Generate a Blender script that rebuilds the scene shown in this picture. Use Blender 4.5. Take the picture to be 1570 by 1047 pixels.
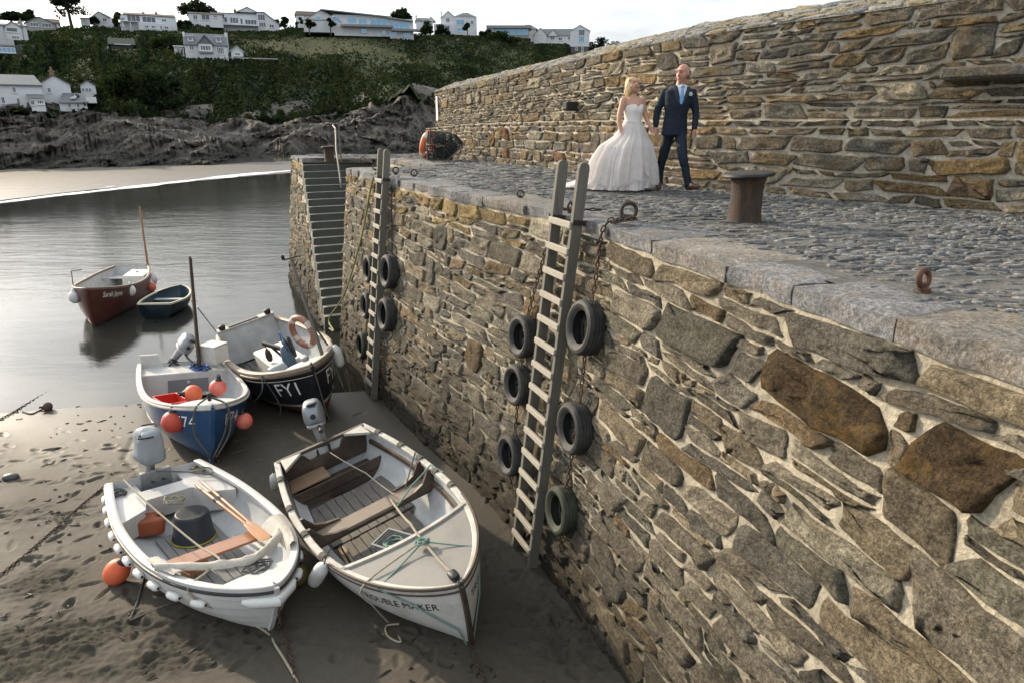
import bpy, bmesh, math, random
import numpy as np
from mathutils import Vector, Matrix, Quaternion, noise as mnoise
for _o in list(bpy.data.objects): bpy.data.objects.remove(_o)
SC = bpy.context.scene
COL = SC.collection
PI = math.pi
R = math.radians
# ------------------------------------------------------------------ camera
CAM = np.array([0.0, 0.0, 1.03])
FPX = 1050.0                       # focal length in photo pixels (1570 wide)
PITCH = math.atan((523.5 - 185) / FPX)
cd = bpy.data.cameras.new('camera'); cam = bpy.data.objects.new('camera', cd); COL.objects.link(cam)
cam.location = CAM; cam.rotation_euler = (PI/2 - PITCH, 0, 0)
cd.sensor_width = 36; cd.lens = 36*FPX/1570; cd.clip_start = .05; cd.clip_end = 3000
SC.camera = cam
# ------------------------------------------------------------------ sky, sun, exposure
SUN_AZ, SUN_EL = R(-51), R(22)
W = bpy.data.worlds.new('World'); SC.world = W; W.use_nodes = True
def build_world():
    nt = W.node_tree; nt.nodes.clear(); N = nt.nodes.new; L = nt.links.new
    out = N('ShaderNodeOutputWorld'); bg = N('ShaderNodeBackground'); sky = N('ShaderNodeTexSky')
    sky.sky_type = 'NISHITA'; sky.sun_disc = False; sky.sun_elevation = SUN_EL; sky.sun_rotation = SUN_AZ % (2*PI)
    sky.air_density = 1.0; sky.dust_density = 8.0; sky.ozone_density = 1.0
    tc = N('ShaderNodeTexCoord'); mp = N('ShaderNodeMapping'); mp.inputs['Scale'].default_value = (1.2, 1.2, 4.0)
    nz = N('ShaderNodeTexNoise'); nz.inputs['Scale'].default_value = 2.2; nz.inputs['Detail'].default_value = 7; nz.inputs['Roughness'].default_value = .6
    rp = N('ShaderNodeValToRGB'); rp.color_ramp.elements[0].position = .38; rp.color_ramp.elements[1].position = .66
    rp.color_ramp.elements[0].color = (.3, .3, .3, 1); rp.color_ramp.elements[1].color = (.8, .8, .8, 1)
    mx = N('ShaderNodeMix'); mx.data_type = 'RGBA'
    hs = N('ShaderNodeHueSaturation'); hs.inputs['Saturation'].default_value = .35
    L(tc.outputs['Generated'], mp.inputs['Vector']); L(mp.outputs[0], nz.inputs['Vector']); L(nz.outputs['Fac'], rp.inputs[0])
    L(sky.outputs[0], hs.inputs['Color'])
    # thin high cloud: pale veil over the clear sky
    L(rp.outputs[0], mx.inputs[0]); L(hs.outputs[0], mx.inputs[6]); mx.inputs[7].default_value = (8.9, 9.6, 10.2, 1)
    L(mx.outputs[2], bg.inputs['Color']); bg.inputs['Strength'].default_value = .148
    L(bg.outputs[0], out.inputs[0])
build_world()
sd = bpy.data.lights.new('sun', 'SUN'); sun = bpy.data.objects.new('sun', sd); COL.objects.link(sun)
sd.energy = 4.4; sd.angle = R(1.5); sd.color = (1.0, .84, .62)
SDIR = Vector((math.sin(SUN_AZ)*math.cos(SUN_EL), math.cos(SUN_AZ)*math.cos(SUN_EL), math.sin(SUN_EL)))
sun.rotation_euler = SDIR.to_track_quat('Z', 'Y').to_euler(); sun.location = (-40, 30, 40)
VS = SC.view_settings; VS.view_transform = 'Standard'; VS.look = 'None'; VS.exposure = 0.34; VS.gamma = 1.0; VS.use_curve_mapping = False
SC.render.engine = 'CYCLES'
SC.cycles.max_bounces = 8; SC.cycles.transparent_max_bounces = 16
# ------------------------------------------------------------------ pixel helpers (a pixel gives a direction; distance comes from what it touches)
_c, _s = math.cos(PITCH), math.sin(PITCH)
def ray(x, y):
    a, b, c = (x-785)/FPX, 1.0, -(y-523.5)/FPX
    return np.array([a, b*_c + c*_s, -b*_s + c*_c])
def pix_z(x, y, z):
    w = ray(x, y); return CAM + w*((z-CAM[2])/w[2])
def pix_d(x, y, d):
    w = ray(x, y); return CAM + w*(d/math.hypot(w[0], w[1]))
def fbm(x, y, z=0.0, o=4):
    return mnoise.fractal(Vector((x, y, z)), 1.0, 2.0, o)
# vectorised value noise for height fields
_rs = np.random.RandomState(7); _PT = _rs.rand(256, 256)
def vn(x, y):
    xi = np.floor(x).astype(int); yi = np.floor(y).astype(int); fx = x-xi; fy = y-yi
    fx = fx*fx*(3-2*fx); fy = fy*fy*(3-2*fy)
    g = lambda i, j: _PT[i % 256, j % 256]
    return (g(xi, yi)*(1-fx)+g(xi+1, yi)*fx)*(1-fy)+(g(xi, yi+1)*(1-fx)+g(xi+1, yi+1)*fx)*fy
def vfbm(x, y, o=4, r=.5):
    a = 1.0; t = 0; n = 0; x = np.asarray(x, float); y = np.asarray(y, float)
    for k in range(o):
        t = t + a*(vn(x*2**k+17.3*k, y*2**k+5.1*k)*2-1); n += a; a *= r
    return t/n
def sstep(a, b, x):
    t = np.clip((np.asarray(x, float)-a)/(b-a), 0, 1); return t*t*(3-2*t)
# ------------------------------------------------------------------ materials
def new_mat(name):
    m = bpy.data.materials.new(name); m.use_nodes = True; nt = m.node_tree
    return m, nt, nt.nodes['Principled BSDF']
def nd(nt, t, **k):
    n = nt.nodes.new(t)
    for a, v in k.items():
        if a in n.inputs: n.inputs[a].default_value = v
        else: setattr(n, a, v)
    return n
def noise_n(nt, vec, scale, detail=4, rough=.55):
    n = nd(nt, 'ShaderNodeTexNoise'); n.inputs['Scale'].default_value = scale; n.inputs['Detail'].default_value = detail; n.inputs['Roughness'].default_value = rough
    if vec is not None: nt.links.new(vec, n.inputs['Vector'])
    return n.outputs['Fac']
def rng(nt, v, a, b, c, d):
    n = nd(nt, 'ShaderNodeMapRange'); n.inputs[1].default_value = a; n.inputs[2].default_value = b; n.inputs[3].default_value = c; n.inputs[4].default_value = d
    nt.links.new(v, n.inputs[0]); return n.outputs[0]
def math_n(nt, op, a, b=None):
    n = nd(nt, 'ShaderNodeMath', operation=op)
    for i, v in enumerate((a, b)):
        if v is None: continue
        if isinstance(v, (int, float)): n.inputs[i].default_value = v
        else: nt.links.new(v, n.inputs[i])
    return n.outputs[0]
def mix_n(nt, fac, a, b, bt='MIX'):
    n = nd(nt, 'ShaderNodeMix', data_type='RGBA', blend_type=bt)
    for i, v in ((0, fac), (6, a), (7, b)):
        if isinstance(v, (int, float)): n.inputs[i].default_value = v
        elif isinstance(v, (tuple, list)): n.inputs[i].default_value = (*v[:3], 1)
        else: nt.links.new(v, n.inputs[i])
    return n.outputs[2]
def vec_of(nt, space):
    if space == 'pos': return nd(nt, 'ShaderNodeNewGeometry').outputs['Position']
    return nd(nt, 'ShaderNodeTexCoord').outputs['Object']
def bump_n(nt, h, strength, dist=.02, normal=None):
    b = nd(nt, 'ShaderNodeBump'); b.inputs['Strength'].default_value = strength; b.inputs['Distance'].default_value = dist
    nt.links.new(h, b.inputs['Height'])
    if normal is not None: nt.links.new(normal, b.inputs['Normal'])
    return b.outputs[0]
def mk(name, col, rough=.6, var=.25, vs=5, bump=.15, bs=40, metal=0, spec=.5, space='obj', dirt=None, dfac=.5, ds=3, stretch=None, bdist=.01, coat=0, sss=0, rvar=.1):
    m, nt, b = new_mat(name); L = nt.links.new; v = vec_of(nt, space)
    if stretch:
        mp = nd(nt, 'ShaderNodeMapping'); mp.inputs['Scale'].default_value = stretch; L(v, mp.inputs[0]); v = mp.outputs[0]
    n1 = noise_n(nt, v, vs, 6, .62)
    f = rng(nt, n1, .25, .75, 1-var, 1+var)
    c = mix_n(nt, 1.0, col, f, 'MULTIPLY')
    if dirt is not None:
        n2 = noise_n(nt, v, ds, 7, .68); k = rng(nt, n2, .48, .68, 0, dfac)
        c = mix_n(nt, k, c, dirt)
    L(c, b.inputs['Base Color'])
    n3 = noise_n(nt, v, bs, 5, .6)
    L(rng(nt, n1, .2, .8, max(0, rough-rvar), min(1, rough+rvar)), b.inputs['Roughness'])
    if bump > 0: L(bump_n(nt, n3, bump, bdist), b.inputs['Normal'])
    b.inputs['Metallic'].default_value = metal; b.inputs['Specular IOR Level'].default_value = spec
    if coat: b.inputs['Coat Weight'].default_value = coat
    if sss:
        b.inputs['Subsurface Weight'].default_value = sss; b.inputs['Subsurface Radius'].default_value = (.02, .008, .004)
    return m
def stone_mat(name, mult=(1, 1, 1), lich=0.0, bump=.9, z_tide_shade=None, spec=.25):
    m, nt, b = new_mat(name); L = nt.links.new; v = vec_of(nt, 'pos')
    at = nd(nt, 'ShaderNodeAttribute', attribute_name='Col')
    n1 = noise_n(nt, v, 3.2, 8, .65); n2 = noise_n(nt, v, 17, 8, .72); n3 = noise_n(nt, v, 75, 6, .75)
    f = rng(nt, n1, .3, .7, .66, 1.34)
    f2 = rng(nt, n2, .3, .7, .5, 1.45); f3 = rng(nt, n3, .3, .7, .45, 1.5)
    n4 = noise_n(nt, v, 34, 9, .82); f4 = rng(nt, n4, .32, .62, .38, 1.35)
    ff = math_n(nt, 'MULTIPLY', math_n(nt, 'MULTIPLY', f, f2), math_n(nt, 'MULTIPLY', f3, f4))
    c = mix_n(nt, 1.0, at.outputs['Color'], ff, 'MULTIPLY')
    c = mix_n(nt, 1.0, c, mult, 'MULTIPLY')
    # rusty / ochre veins in some stone
    k = rng(nt, noise_n(nt, v, 5.5, 6, .7), .56, .72, 0, .55)
    c = mix_n(nt, k, c, (.20, .135, .065))
    # pale mineral bloom
    k2 = rng(nt, noise_n(nt, v, 9.0, 9, .78), .60, .76, 0, .6)
    c = mix_n(nt, k2, c, (.42, .39, .33))
    if lich:
        k3 = rng(nt, noise_n(nt, v, 2.6, 6, .7), .50, .62, 0, lich)
        c = mix_n(nt, k3, c, (.36, .22, .055))
    if z_tide_shade is not None:
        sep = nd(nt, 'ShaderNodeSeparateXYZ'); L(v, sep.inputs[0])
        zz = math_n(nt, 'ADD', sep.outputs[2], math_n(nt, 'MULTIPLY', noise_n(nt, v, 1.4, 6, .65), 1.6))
        k4 = rng(nt, zz, z_tide_shade+1.3, z_tide_shade-.3, 0, .9)
        c = mix_n(nt, k4, c, mix_n(nt, n2, (.014, .012, .008), (.055, .046, .032)))  # tide stain, its colour darkened further to hold the boats' shade at the wall foot
    L(c, b.inputs['Base Color']); b.inputs['Roughness'].default_value = .88; b.inputs['Specular IOR Level'].default_value = spec
    mp = nd(nt, 'ShaderNodeMapping'); mp.inputs['Scale'].default_value = (1, 1, 2.6); L(v, mp.inputs[0])
    s1 = noise_n(nt, mp.outputs[0], 9, 8, .68)
    h = math_n(nt, 'ADD', math_n(nt, 'MULTIPLY', s1, 1.15), math_n(nt, 'ADD', math_n(nt, 'MULTIPLY', n2, .8), math_n(nt, 'ADD', math_n(nt, 'MULTIPLY', n3, .4), math_n(nt, 'MULTIPLY', n4, 1.1))))
    L(bump_n(nt, h, bump, .06), b.inputs['Normal'])
    return m
def mortar_mat(name, col, z_tide_shade=None):
    m, nt, b = new_mat(name); L = nt.links.new; v = vec_of(nt, 'pos')
    n1 = noise_n(nt, v, 2.2, 7, .65); n2 = noise_n(nt, v, 24, 8, .75)
    c = mix_n(nt, 1.0, col, rng(nt, n1, .3, .7, .6, 1.25), 'MULTIPLY'); c = mix_n(nt, 1.0, c, rng(nt, n2, .3, .7, .6, 1.3), 'MULTIPLY')
    if z_tide_shade is not None:
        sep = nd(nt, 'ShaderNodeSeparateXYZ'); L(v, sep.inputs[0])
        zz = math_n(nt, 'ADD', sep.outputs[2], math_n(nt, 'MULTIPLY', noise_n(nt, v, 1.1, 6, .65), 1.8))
        c = mix_n(nt, rng(nt, zz, z_tide_shade+1.2, z_tide_shade-.6, 0, .9), c, (.075, .06, .04))
    L(c, b.inputs['Base Color']); b.inputs['Roughness'].default_value = .95; b.inputs['Specular IOR Level'].default_value = .15
    h = math_n(nt, 'ADD', n2, math_n(nt, 'MULTIPLY', noise_n(nt, v, 9, 6, .7), 1.4))
    L(bump_n(nt, h, .9, .03), b.inputs['Normal'])
    return m
# ------------------------------------------------------------------ object helpers
def tag(o, label=None, cat=None, group=None, kind=None):
    if label: o['label'] = label
    if cat: o['category'] = cat
    if group: o['group'] = group
    if kind: o['kind'] = kind
    return o
def empty(name, loc=(0, 0, 0), rot=(0, 0, 0), label=None, cat=None, group=None):
    o = bpy.data.objects.new(name, None); COL.objects.link(o); o.location = loc; o.rotation_euler = rot; o.empty_display_size = .1
    return tag(o, label, cat, group)
def link(name, me, parent=None, loc=None, rot=None, scale=None):
    o = bpy.data.objects.new(name, me); COL.objects.link(o)
    if parent is not None: o.parent = parent
    if loc is not None: o.location = loc
    if rot is not None:
        if isinstance(rot, Matrix): o.rotation_euler = rot.to_euler()
        else: o.rotation_euler = rot
    if scale is not None: o.scale = scale if hasattr(scale, '__len__') else (scale,)*3
    return o
class MB:
    """collects faces of one part"""
    def __init__(s): s.v = []; s.f = []; s.mi = []; s.c = []
    def add(s, vs, fs, mi=0, col=None):
        k = len(s.v); s.v.extend([tuple(map(float, q)) for q in vs]); s.f.extend([tuple(i+k for i in f) for f in fs]); s.mi.extend([mi]*len(fs))
        if col is not None: s.c.extend([col]*len(vs))
    def box(s, a, b, mi=0, bev=0.0):
        (x0, y0, z0), (x1, y1, z1) = a, b
        if bev <= 0:
            vs = [(x, y, z) for z in (z0, z1) for y in (y0, y1) for x in (x0, x1)]
            fs = [(0, 2, 3, 1), (4, 5, 7, 6), (0, 1, 5, 4), (2, 6, 7, 3), (0, 4, 6, 2), (1, 3, 7, 5)]
            s.add(vs, fs, mi); return
        e = min(bev, abs(x1-x0)*.49, abs(y1-y0)*.49, abs(z1-z0)*.49)
        bm = bmesh.new(); bmesh.ops.create_cube(bm, size=1)
        for v in bm.verts: v.co = ((v.co.x+.5)*(x1-x0)+x0, (v.co.y+.5)*(y1-y0)+y0, (v.co.z+.5)*(z1-z0)+z0)
        bmesh.ops.bevel(bm, geom=bm.edges[:], offset=e, segments=1, affect='EDGES')
        s.frombm(bm, mi); bm.free()
    def frombm(s, bm, mi=0):
        bm.verts.index_update(); s.add([v.co for v in bm.verts], [tuple(v.index for v in f.verts) for f in bm.faces], mi)
    def obox(s, p0, p1, w, h, up=(0, 0, 1), mi=0, bev=0.0):
        """box along p0-p1 of width w, height h"""
        p0 = Vector(p0); p1 = Vector(p1); d = p1-p0; l = d.length
        if l < 1e-6: return
        d /= l; u = Vector(up); x = d.cross(u)
        if x.length < 1e-4: x = d.cross(Vector((1, 0, 0)))
        x.normalize(); u = x.cross(d)
        t = MB(); t.box((-w/2, 0, -h/2), (w/2, l, h/2), 0, bev)
        s.add([p0 + x*a + d*b + u*c for a, b, c in t.v], t.f, mi)
    def tube(s, pts, r, n=8, mi=0, cap=True, closed=False):
        P = [Vector(p) for p in pts]; m = len(P); rr = r if hasattr(r, '__len__') else [r]*m
        rings = []; prev = None
        for i in range(m):
            if closed: t = P[(i+1) % m]-P[i-1]
            else: t = P[min(i+1, m-1)]-P[max(i-1, 0)]
            if t.length < 1e-9: t = Vector((0, 0, 1))
            t.normalize()
            if prev is None:
                a = t.cross(Vector((0, 0, 1)))
                if a.length < .05: a = t.cross(Vector((1, 0, 0)))
            else: a = prev - t*prev.dot(t)
            if a.length < 1e-6: a = t.orthogonal()
            a.normalize(); prev = a; b = t.cross(a)
            rings.append([P[i]+(a*math.cos(2*PI*k/n)+b*math.sin(2*PI*k/n))*rr[i] for k in range(n)])
        vs = [q for g in rings for q in g]; fs = []
        for i in range(m if closed else m-1):
            j = (i+1) % m
            for k in range(n): fs.append((i*n+k, i*n+(k+1) % n, j*n+(k+1) % n, j*n+k))
        if cap and not closed: fs.append(tuple(range(n))[::-1]); fs.append(tuple((m-1)*n+k for k in range(n)))
        s.add(vs, fs, mi)
    def lathe(s, prof, n=24, org=(0, 0, 0), axis=(0, 0, 1), mi=0, closed=False):
        """prof: (radius, along axis)"""
        q = Vector((0, 0, 1)).rotation_difference(Vector(axis).normalized()); o = Vector(org)
        vs = []; fs = []; m = len(prof)
        for r, z in prof:
            for k in range(n): vs.append(o + q @ Vector((r*math.cos(2*PI*k/n), r*math.sin(2*PI*k/n), z)))
        for i in range(m if closed else m-1):
            j = (i+1) % m
            for k in range(n): fs.append((i*n+k, i*n+(k+1) % n, j*n+(k+1) % n, j*n+k))
        if not closed:
            if prof[0][0] > 1e-5: fs.append(tuple(range(n))[::-1])
            if prof[-1][0] > 1e-5: fs.append(tuple((m-1)*n+k for k in range(n)))
        s.add(vs, fs, mi)
    def grid(s, P, mi=0, flip=False, closed_u=False):
        """P[i][j] points"""
        n = len(P); m = len(P[0]); vs = [q for row in P for q in row]; fs = []
        for i in range(n-1 + (1 if closed_u else 0)):
            i2 = (i+1) % n
            for j in range(m-1):
                f = (i*m+j, i2*m+j, i2*m+j+1, i*m+j+1); fs.append(f[::-1] if flip else f)
        s.add(vs, fs, mi)
    def mesh(s, name, mats, smooth=True, angle=40):
        me = bpy.data.meshes.new(name); me.from_pydata(s.v, [], s.f)
        for m in (mats if isinstance(mats, (list, tuple)) else [mats]): me.materials.append(m)
        if any(s.mi): me.polygons.foreach_set('material_index', s.mi)
        if s.c and len(s.c) == len(s.v):
            ca = me.color_attributes.new('Col', 'FLOAT_COLOR', 'POINT'); ca.data.foreach_set('color', np.array([(*c[:3], 1) for c in s.c], np.float32).ravel())
        if smooth:
            me.polygons.foreach_set('use_smooth', [True]*len(me.polygons))
            if angle and angle < 180: me.set_sharp_from_angle(angle=R(angle))
        me.update(); return me
    def build(s, name, mats, parent=None, smooth=True, angle=40, loc=None, rot=None, scale=None):
        return link(name, s.mesh(name, mats, smooth, angle), parent, loc, rot, scale)
def np_mesh(name, V, F, mats, smooth=True, cols=None, attrs=None):
    """fast mesh from arrays; F is (n,3) or (n,4)"""
    V = np.asarray(V, np.float32); F = np.asarray(F, np.int32); k = F.shape[1]
    me = bpy.data.meshes.new(name); me.vertices.add(len(V)); me.vertices.foreach_set('co', V.ravel())
    me.loops.add(F.size); me.loops.foreach_set('vertex_index', F.ravel())
    me.polygons.add(len(F)); me.polygons.foreach_set('loop_start', np.arange(0, F.size, k, dtype=np.int32)); me.polygons.foreach_set('loop_total', np.full(len(F), k, np.int32))
    for m in (mats if isinstance(mats, (list, tuple)) else [mats]): me.materials.append(m)
    if smooth: me.polygons.foreach_set('use_smooth', np.ones(len(F), bool))
    if cols is not None:
        ca = me.color_attributes.new('Col', 'FLOAT_COLOR', 'POINT'); ca.data.foreach_set('color', np.c_[cols, np.ones(len(cols))].astype(np.float32).ravel())
    for an, av in (attrs or {}).items():
        a = me.attributes.new(an, 'FLOAT', 'POINT'); a.data.foreach_set('value', np.asarray(av, np.float32))
    me.update(calc_edges=True); return me
def grid_faces(n, m):
    i, j = np.meshgrid(np.arange(n-1), np.arange(m-1), indexing='ij'); a = (i*m+j).ravel()
    return np.stack([a, a+m, a+m+1, a+1], 1)
def spline(pts, n=400):
    """arc-length resampled Catmull-Rom through 2-D points"""
    P = np.array(pts, float); Q = np.vstack([2*P[0]-P[1], P, 2*P[-1]-P[-2]]); out = []
    for i in range(1, len(Q)-2):
        for t in np.linspace(0, 1, 40, endpoint=False):
            a, b, c, d = Q[i-1], Q[i], Q[i+1], Q[i+2]
            out.append(.5*((2*b)+(c-a)*t+(2*a-5*b+4*c-d)*t*t+(3*b-a-3*c+d)*t**3))
    out.append(P[-1]); out = np.array(out); s = np.r_[0, np.cumsum(np.linalg.norm(np.diff(out, axis=0), axis=1))]
    return s, out
class Curve2:
    def __init__(c, pts): c.s, c.p = spline(pts); c.L = c.s[-1]
    def at(c, s): return np.array([np.interp(s, c.s, c.p[:, 0]), np.interp(s, c.s, c.p[:, 1])])
    def tan(c, s):
        a = c.at(min(s+.3, c.L)); b = c.at(max(s-.3, 0)); t = a-b; return t/np.linalg.norm(t)
    def nor(c, s): t = c.tan(s); return np.array([-t[1], t[0]])    # left of travel
    def s_at_y(c, y): i = np.argmin(abs(c.p[:, 1]-y)); return c.s[i]
    def closest(c, q): return c.s[np.argmin(np.sum((c.p-np.asarray(q)[:2])**2, 1))]

def eval_mesh(ob):
    """mesh of ob with its modifiers, evaluated in a scratch scene so the big scene is not touched"""
    sc = bpy.data.scenes.new('scratch'); sc.collection.objects.link(ob); vl = sc.view_layers[0]; vl.update(); dg = vl.depsgraph; me = bpy.data.meshes.new_from_object(ob.evaluated_get(dg)); bpy.data.objects.remove(ob); bpy.data.scenes.remove(sc); return me
# ================================================================== THE SETTING
SAND_Z, SEA_Z = -4.32, -4.40
QC = Curve2([(2.7, -2.5), (2.84, 0), (2.70, 1.5), (2.44, 2.9), (2.08, 4.0), (1.53, 5.65), (.98, 7.25), (.42, 8.55), (-.28, 9.85), (-1.1, 11.2), (-2.3, 13.4), (-3.72, 16.3), (-4.88, 18.6), (-6.15, 21.3), (-7.5, 24.2)])
MC = Curve2([(9.6, 0.5), (8.7, 3.4), (7.4, 5.8), (5.86, 7.9), (4.53, 9.37), (3.2, 10.95), (2.1, 13.0), (.7, 16.6), (-1.1, 20.6), (-3.0, 25.0)])
BATTER = .115
def curve_np(C):
    S = np.linspace(0, C.L, 900); P = np.array([C.at(s) for s in S]); N = np.array([C.nor(s) for s in S]); return S, P, N
QS, QP, QN = curve_np(QC); MS, MP, MN = curve_np(MC)
def zdeck(y): return -.10*sstep(14, 24, y)
def qpt(s, z, d=0.0):
    """point of the quay face: s along, z height, d proud of the face"""
    s = np.asarray(s, float); z = np.asarray(z, float); o = BATTER*np.clip(-z, -.2, 6)+d
    x = np.interp(s, QS, QP[:, 0]); y = np.interp(s, QS, QP[:, 1]); nx = np.interp(s, QS, QN[:, 0]); ny = np.interp(s, QS, QN[:, 1])
    return np.stack([x+nx*o, y+ny*o, z+zdeck(y)*sstep(-2, 0, z)], -1)
def mpt(s, z, d=0.0, back=0.0):
    s = np.asarray(s, float); o = np.asarray(d, float)-back
    x = np.interp(s, MS, MP[:, 0]); y = np.interp(s, MS, MP[:, 1]); nx = np.interp(s, MS, MN[:, 0]); ny = np.interp(s, MS, MN[:, 1])
    return np.stack([x+nx*o, y+ny*o, np.asarray(z, float)+zdeck(y)+0*x], -1)
def pix_quay(x, y):
    w = ray(x, y)
    for t in np.arange(2, 40, .01):
        p = CAM+w*t; s = QC.closest(p); q = qpt(s, p[2]); n = QC.nor(s)
        if (p[:2]-q[:2]) @ n < 0: return s, p[2], p
    return None
def to_pix(p):
    v = np.asarray(p, float)-CAM; Y = v[..., 1]*_c-v[..., 2]*_s; Z = v[..., 1]*_s+v[..., 2]*_c
    return 785+FPX*v[..., 0]/Y, 523.5-FPX*Z/Y, Y
# ---------------------------------------------------------------- rubble masonry
def rubble(s0, s1, rows, seed, wmin, wmax, wav=.03, big=(), split=.2, skip=None):
    """cells (a,b,bottom fn,top fn,colour key) of irregular coursed rubble between s0 and s1"""
    rnd = random.Random(seed); nb = len(rows)
    def bd(k):
        A = 0 if k in (0, nb-1) else wav
        return lambda s: rows[k]+A*mnoise.fractal(Vector((s*1.1, k*3.7+seed, 0)), 1, 2, 3)
    B = [bd(k) for k in range(nb)]; cells = []; res = {k: [] for k in range(nb)}
    for (a, b, k0, k1, key) in big:
        if any(a < q[1] and b > q[0] for k in range(k0, k1) for q in res[k]): continue
        for k in range(k0, k1): res[k].append((a, b))
        cells.append((a, b, B[k0], B[k1], key))
    for k in range(nb-1):
        cuts = sorted(res[k]); p = s0; gaps = []
        for a, b in cuts:
            if a > p: gaps.append((p, a))
            p = max(p, b)
        if p < s1: gaps.append((p, s1))
        h = rows[k+1]-rows[k]
        for a, b in gaps:
            q = a
            while q < b-.02:
                w = rnd.uniform(wmin, wmax)*(.55+h*2.6)
                if rnd.random() < .16: w *= .45
                e = q+w
                if e > b-.1: e = b
                if h > .13 and e-q > .22 and rnd.random() < split:
                    f = rnd.uniform(.35, .65); b0, b1 = B[k], B[k+1]
                    md = (lambda b0, b1, f, sd: (lambda s: b0(s)*(1-f)+b1(s)*f+.012*math.sin(s*9+sd)))(b0, b1, f, rnd.random()*6)
                    cells.append((q, e, b0, md, None))
                    if rnd.random() < .5: m_ = q+(e-q)*rnd.uniform(.4, .6); cells.append((q, m_, md, b1, None)); cells.append((m_, e, md, b1, None))
                    else: cells.append((q, e, md, b1, None))
                else: cells.append((q, e, B[k], B[k+1], None))
                q = e
    return cells
def stone_geo(cell, fmap, rnd, gap, proud, fine=1.0, rough=.012):
    a, b, fb, ft, key = cell; w = b-a; mid = (a+b)/2; h = ft(mid)-fb(mid)
    if w < .05 or h < .035: return None
    big = max(w, h)*fine > .42; ns = (3, 2) if max(w, h) < .3 else ((5, 3) if big else (4, 2))
    g = min(gap*rnd.uniform(.5, 1.5), h*.2); sl = rnd.uniform(-1, 1)*min(.09, w*.18); sl2 = rnd.uniform(-1, 1)*min(.03, h*.14); sl3 = rnd.uniform(-1, 1)*min(.03, w*.08)
    mn = min(w, h); jx, jy = .012/w*2, .012/h*2; ring0 = []
    ch = [rnd.choice((.03, .06, .10, .16, .26))*mn*rnd.uniform(.7, 1.3) for _ in range(4)]
    # walk round the block: bottom, right, top, left with broken corners
    cor = [(-1, -1), (1, -1), (1, 1), (-1, 1)]
    for q in range(4):
        (x0, y0), (x1, y1) = cor[q], cor[(q+1) % 4]; horiz = q % 2 == 0; ln = w if horiz else h; a0 = 2*ch[q]/ln*.5; a1 = 1-2*ch[(q+1) % 4]/ln*.5; m_ = ns[0] if horiz else ns[1]
        if a0 > a1: a0 = a1 = .5
        for i in range(m_+1):
            t = a0+(a1-a0)*i/m_; x = x0+(x1-x0)*t; y = y0+(y1-y0)*t; bow = .035*math.sin(PI*t)*0
            jt = rnd.uniform(-1.5, .5)
            ring0.append((x*(1+jt*jx) if not horiz else x+rnd.uniform(-1, 1)*jx, y*(1+jt*jy) if horiz else y+rnd.uniform(-1, 1)*jy))
    n = len(ring0)
    hw = max(.3, 1-2*g/w); hh = max(.3, 1-2*g/h)
    d = rnd.uniform(*proud)+(.012 if w*h > .09 else 0)+(.02 if key else 0); tx, tz = rnd.uniform(-.07, .07), rnd.uniform(-.10, .10); sd = rnd.random()*50; rk = rnd.uniform(.6, 1.7)*(1.5 if key else 1)
    e = min(.45, .018/mn); prof = [(1.0, -.05, 0), (1-e*.25, .35, .2), (1-e, .9, .8), (.80*(1-e*.3), 1.0, 1), (.58, 1.02, 1), (.3, 1.02, 1)]
    if big: prof = prof[:3]+[(.86*(1-e*.3), 1.0, 1), (.70, 1.02, 1), (.53, 1.0, 1), (.36, 1.02, 1), (.18, 1.0, 1)]
    if not big: prof = prof[:5]
    S = []; Z = []; D = []
    def put(x, y, dk, nk):
        s = mid+.5*w*hw*x+sl*y+sl3*x*y; lo, hi = fb(min(max(s, a), b)), ft(min(max(s, a), b)); zc, hz = (lo+hi)/2, (hi-lo)/2*hh
        z = zc+hz*y+sl2*x
        nz = rk*(mnoise.fractal(Vector((s*6, z*10, sd)), 1, 2, 4)+1.3*(.5-abs(mnoise.noise(Vector((s*4.2, z*7.1, sd+9))))*2))
        dv = d*dk+(tx*(s-mid)+tz*(z-zc)+rough*nz*2.2)*nk if dk > 0 else dk
        S.append(s); Z.append(z); D.append(max(dv, .021) if nk > .7 else dv)
    for r, dk, nk in prof:
        for x, y in ring0: put(x*r, y*r, dk, nk)
    put(0, 0, 1.05, 1)
    V = fmap(np.array(S), np.array(Z), np.array(D)); m = len(prof); F = []
    for i in range(m-1):
        for k in range(n): F.append((i*n+k, i*n+(k+1) % n, (i+1)*n+(k+1) % n)); F.append((i*n+k, (i+1)*n+(k+1) % n, (i+1)*n+k))
    c = m*n
    for k in range(n): F.append(((m-1)*n+k, (m-1)*n+(k+1) % n, c))
    return V, np.array(F), key, w*h
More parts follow.
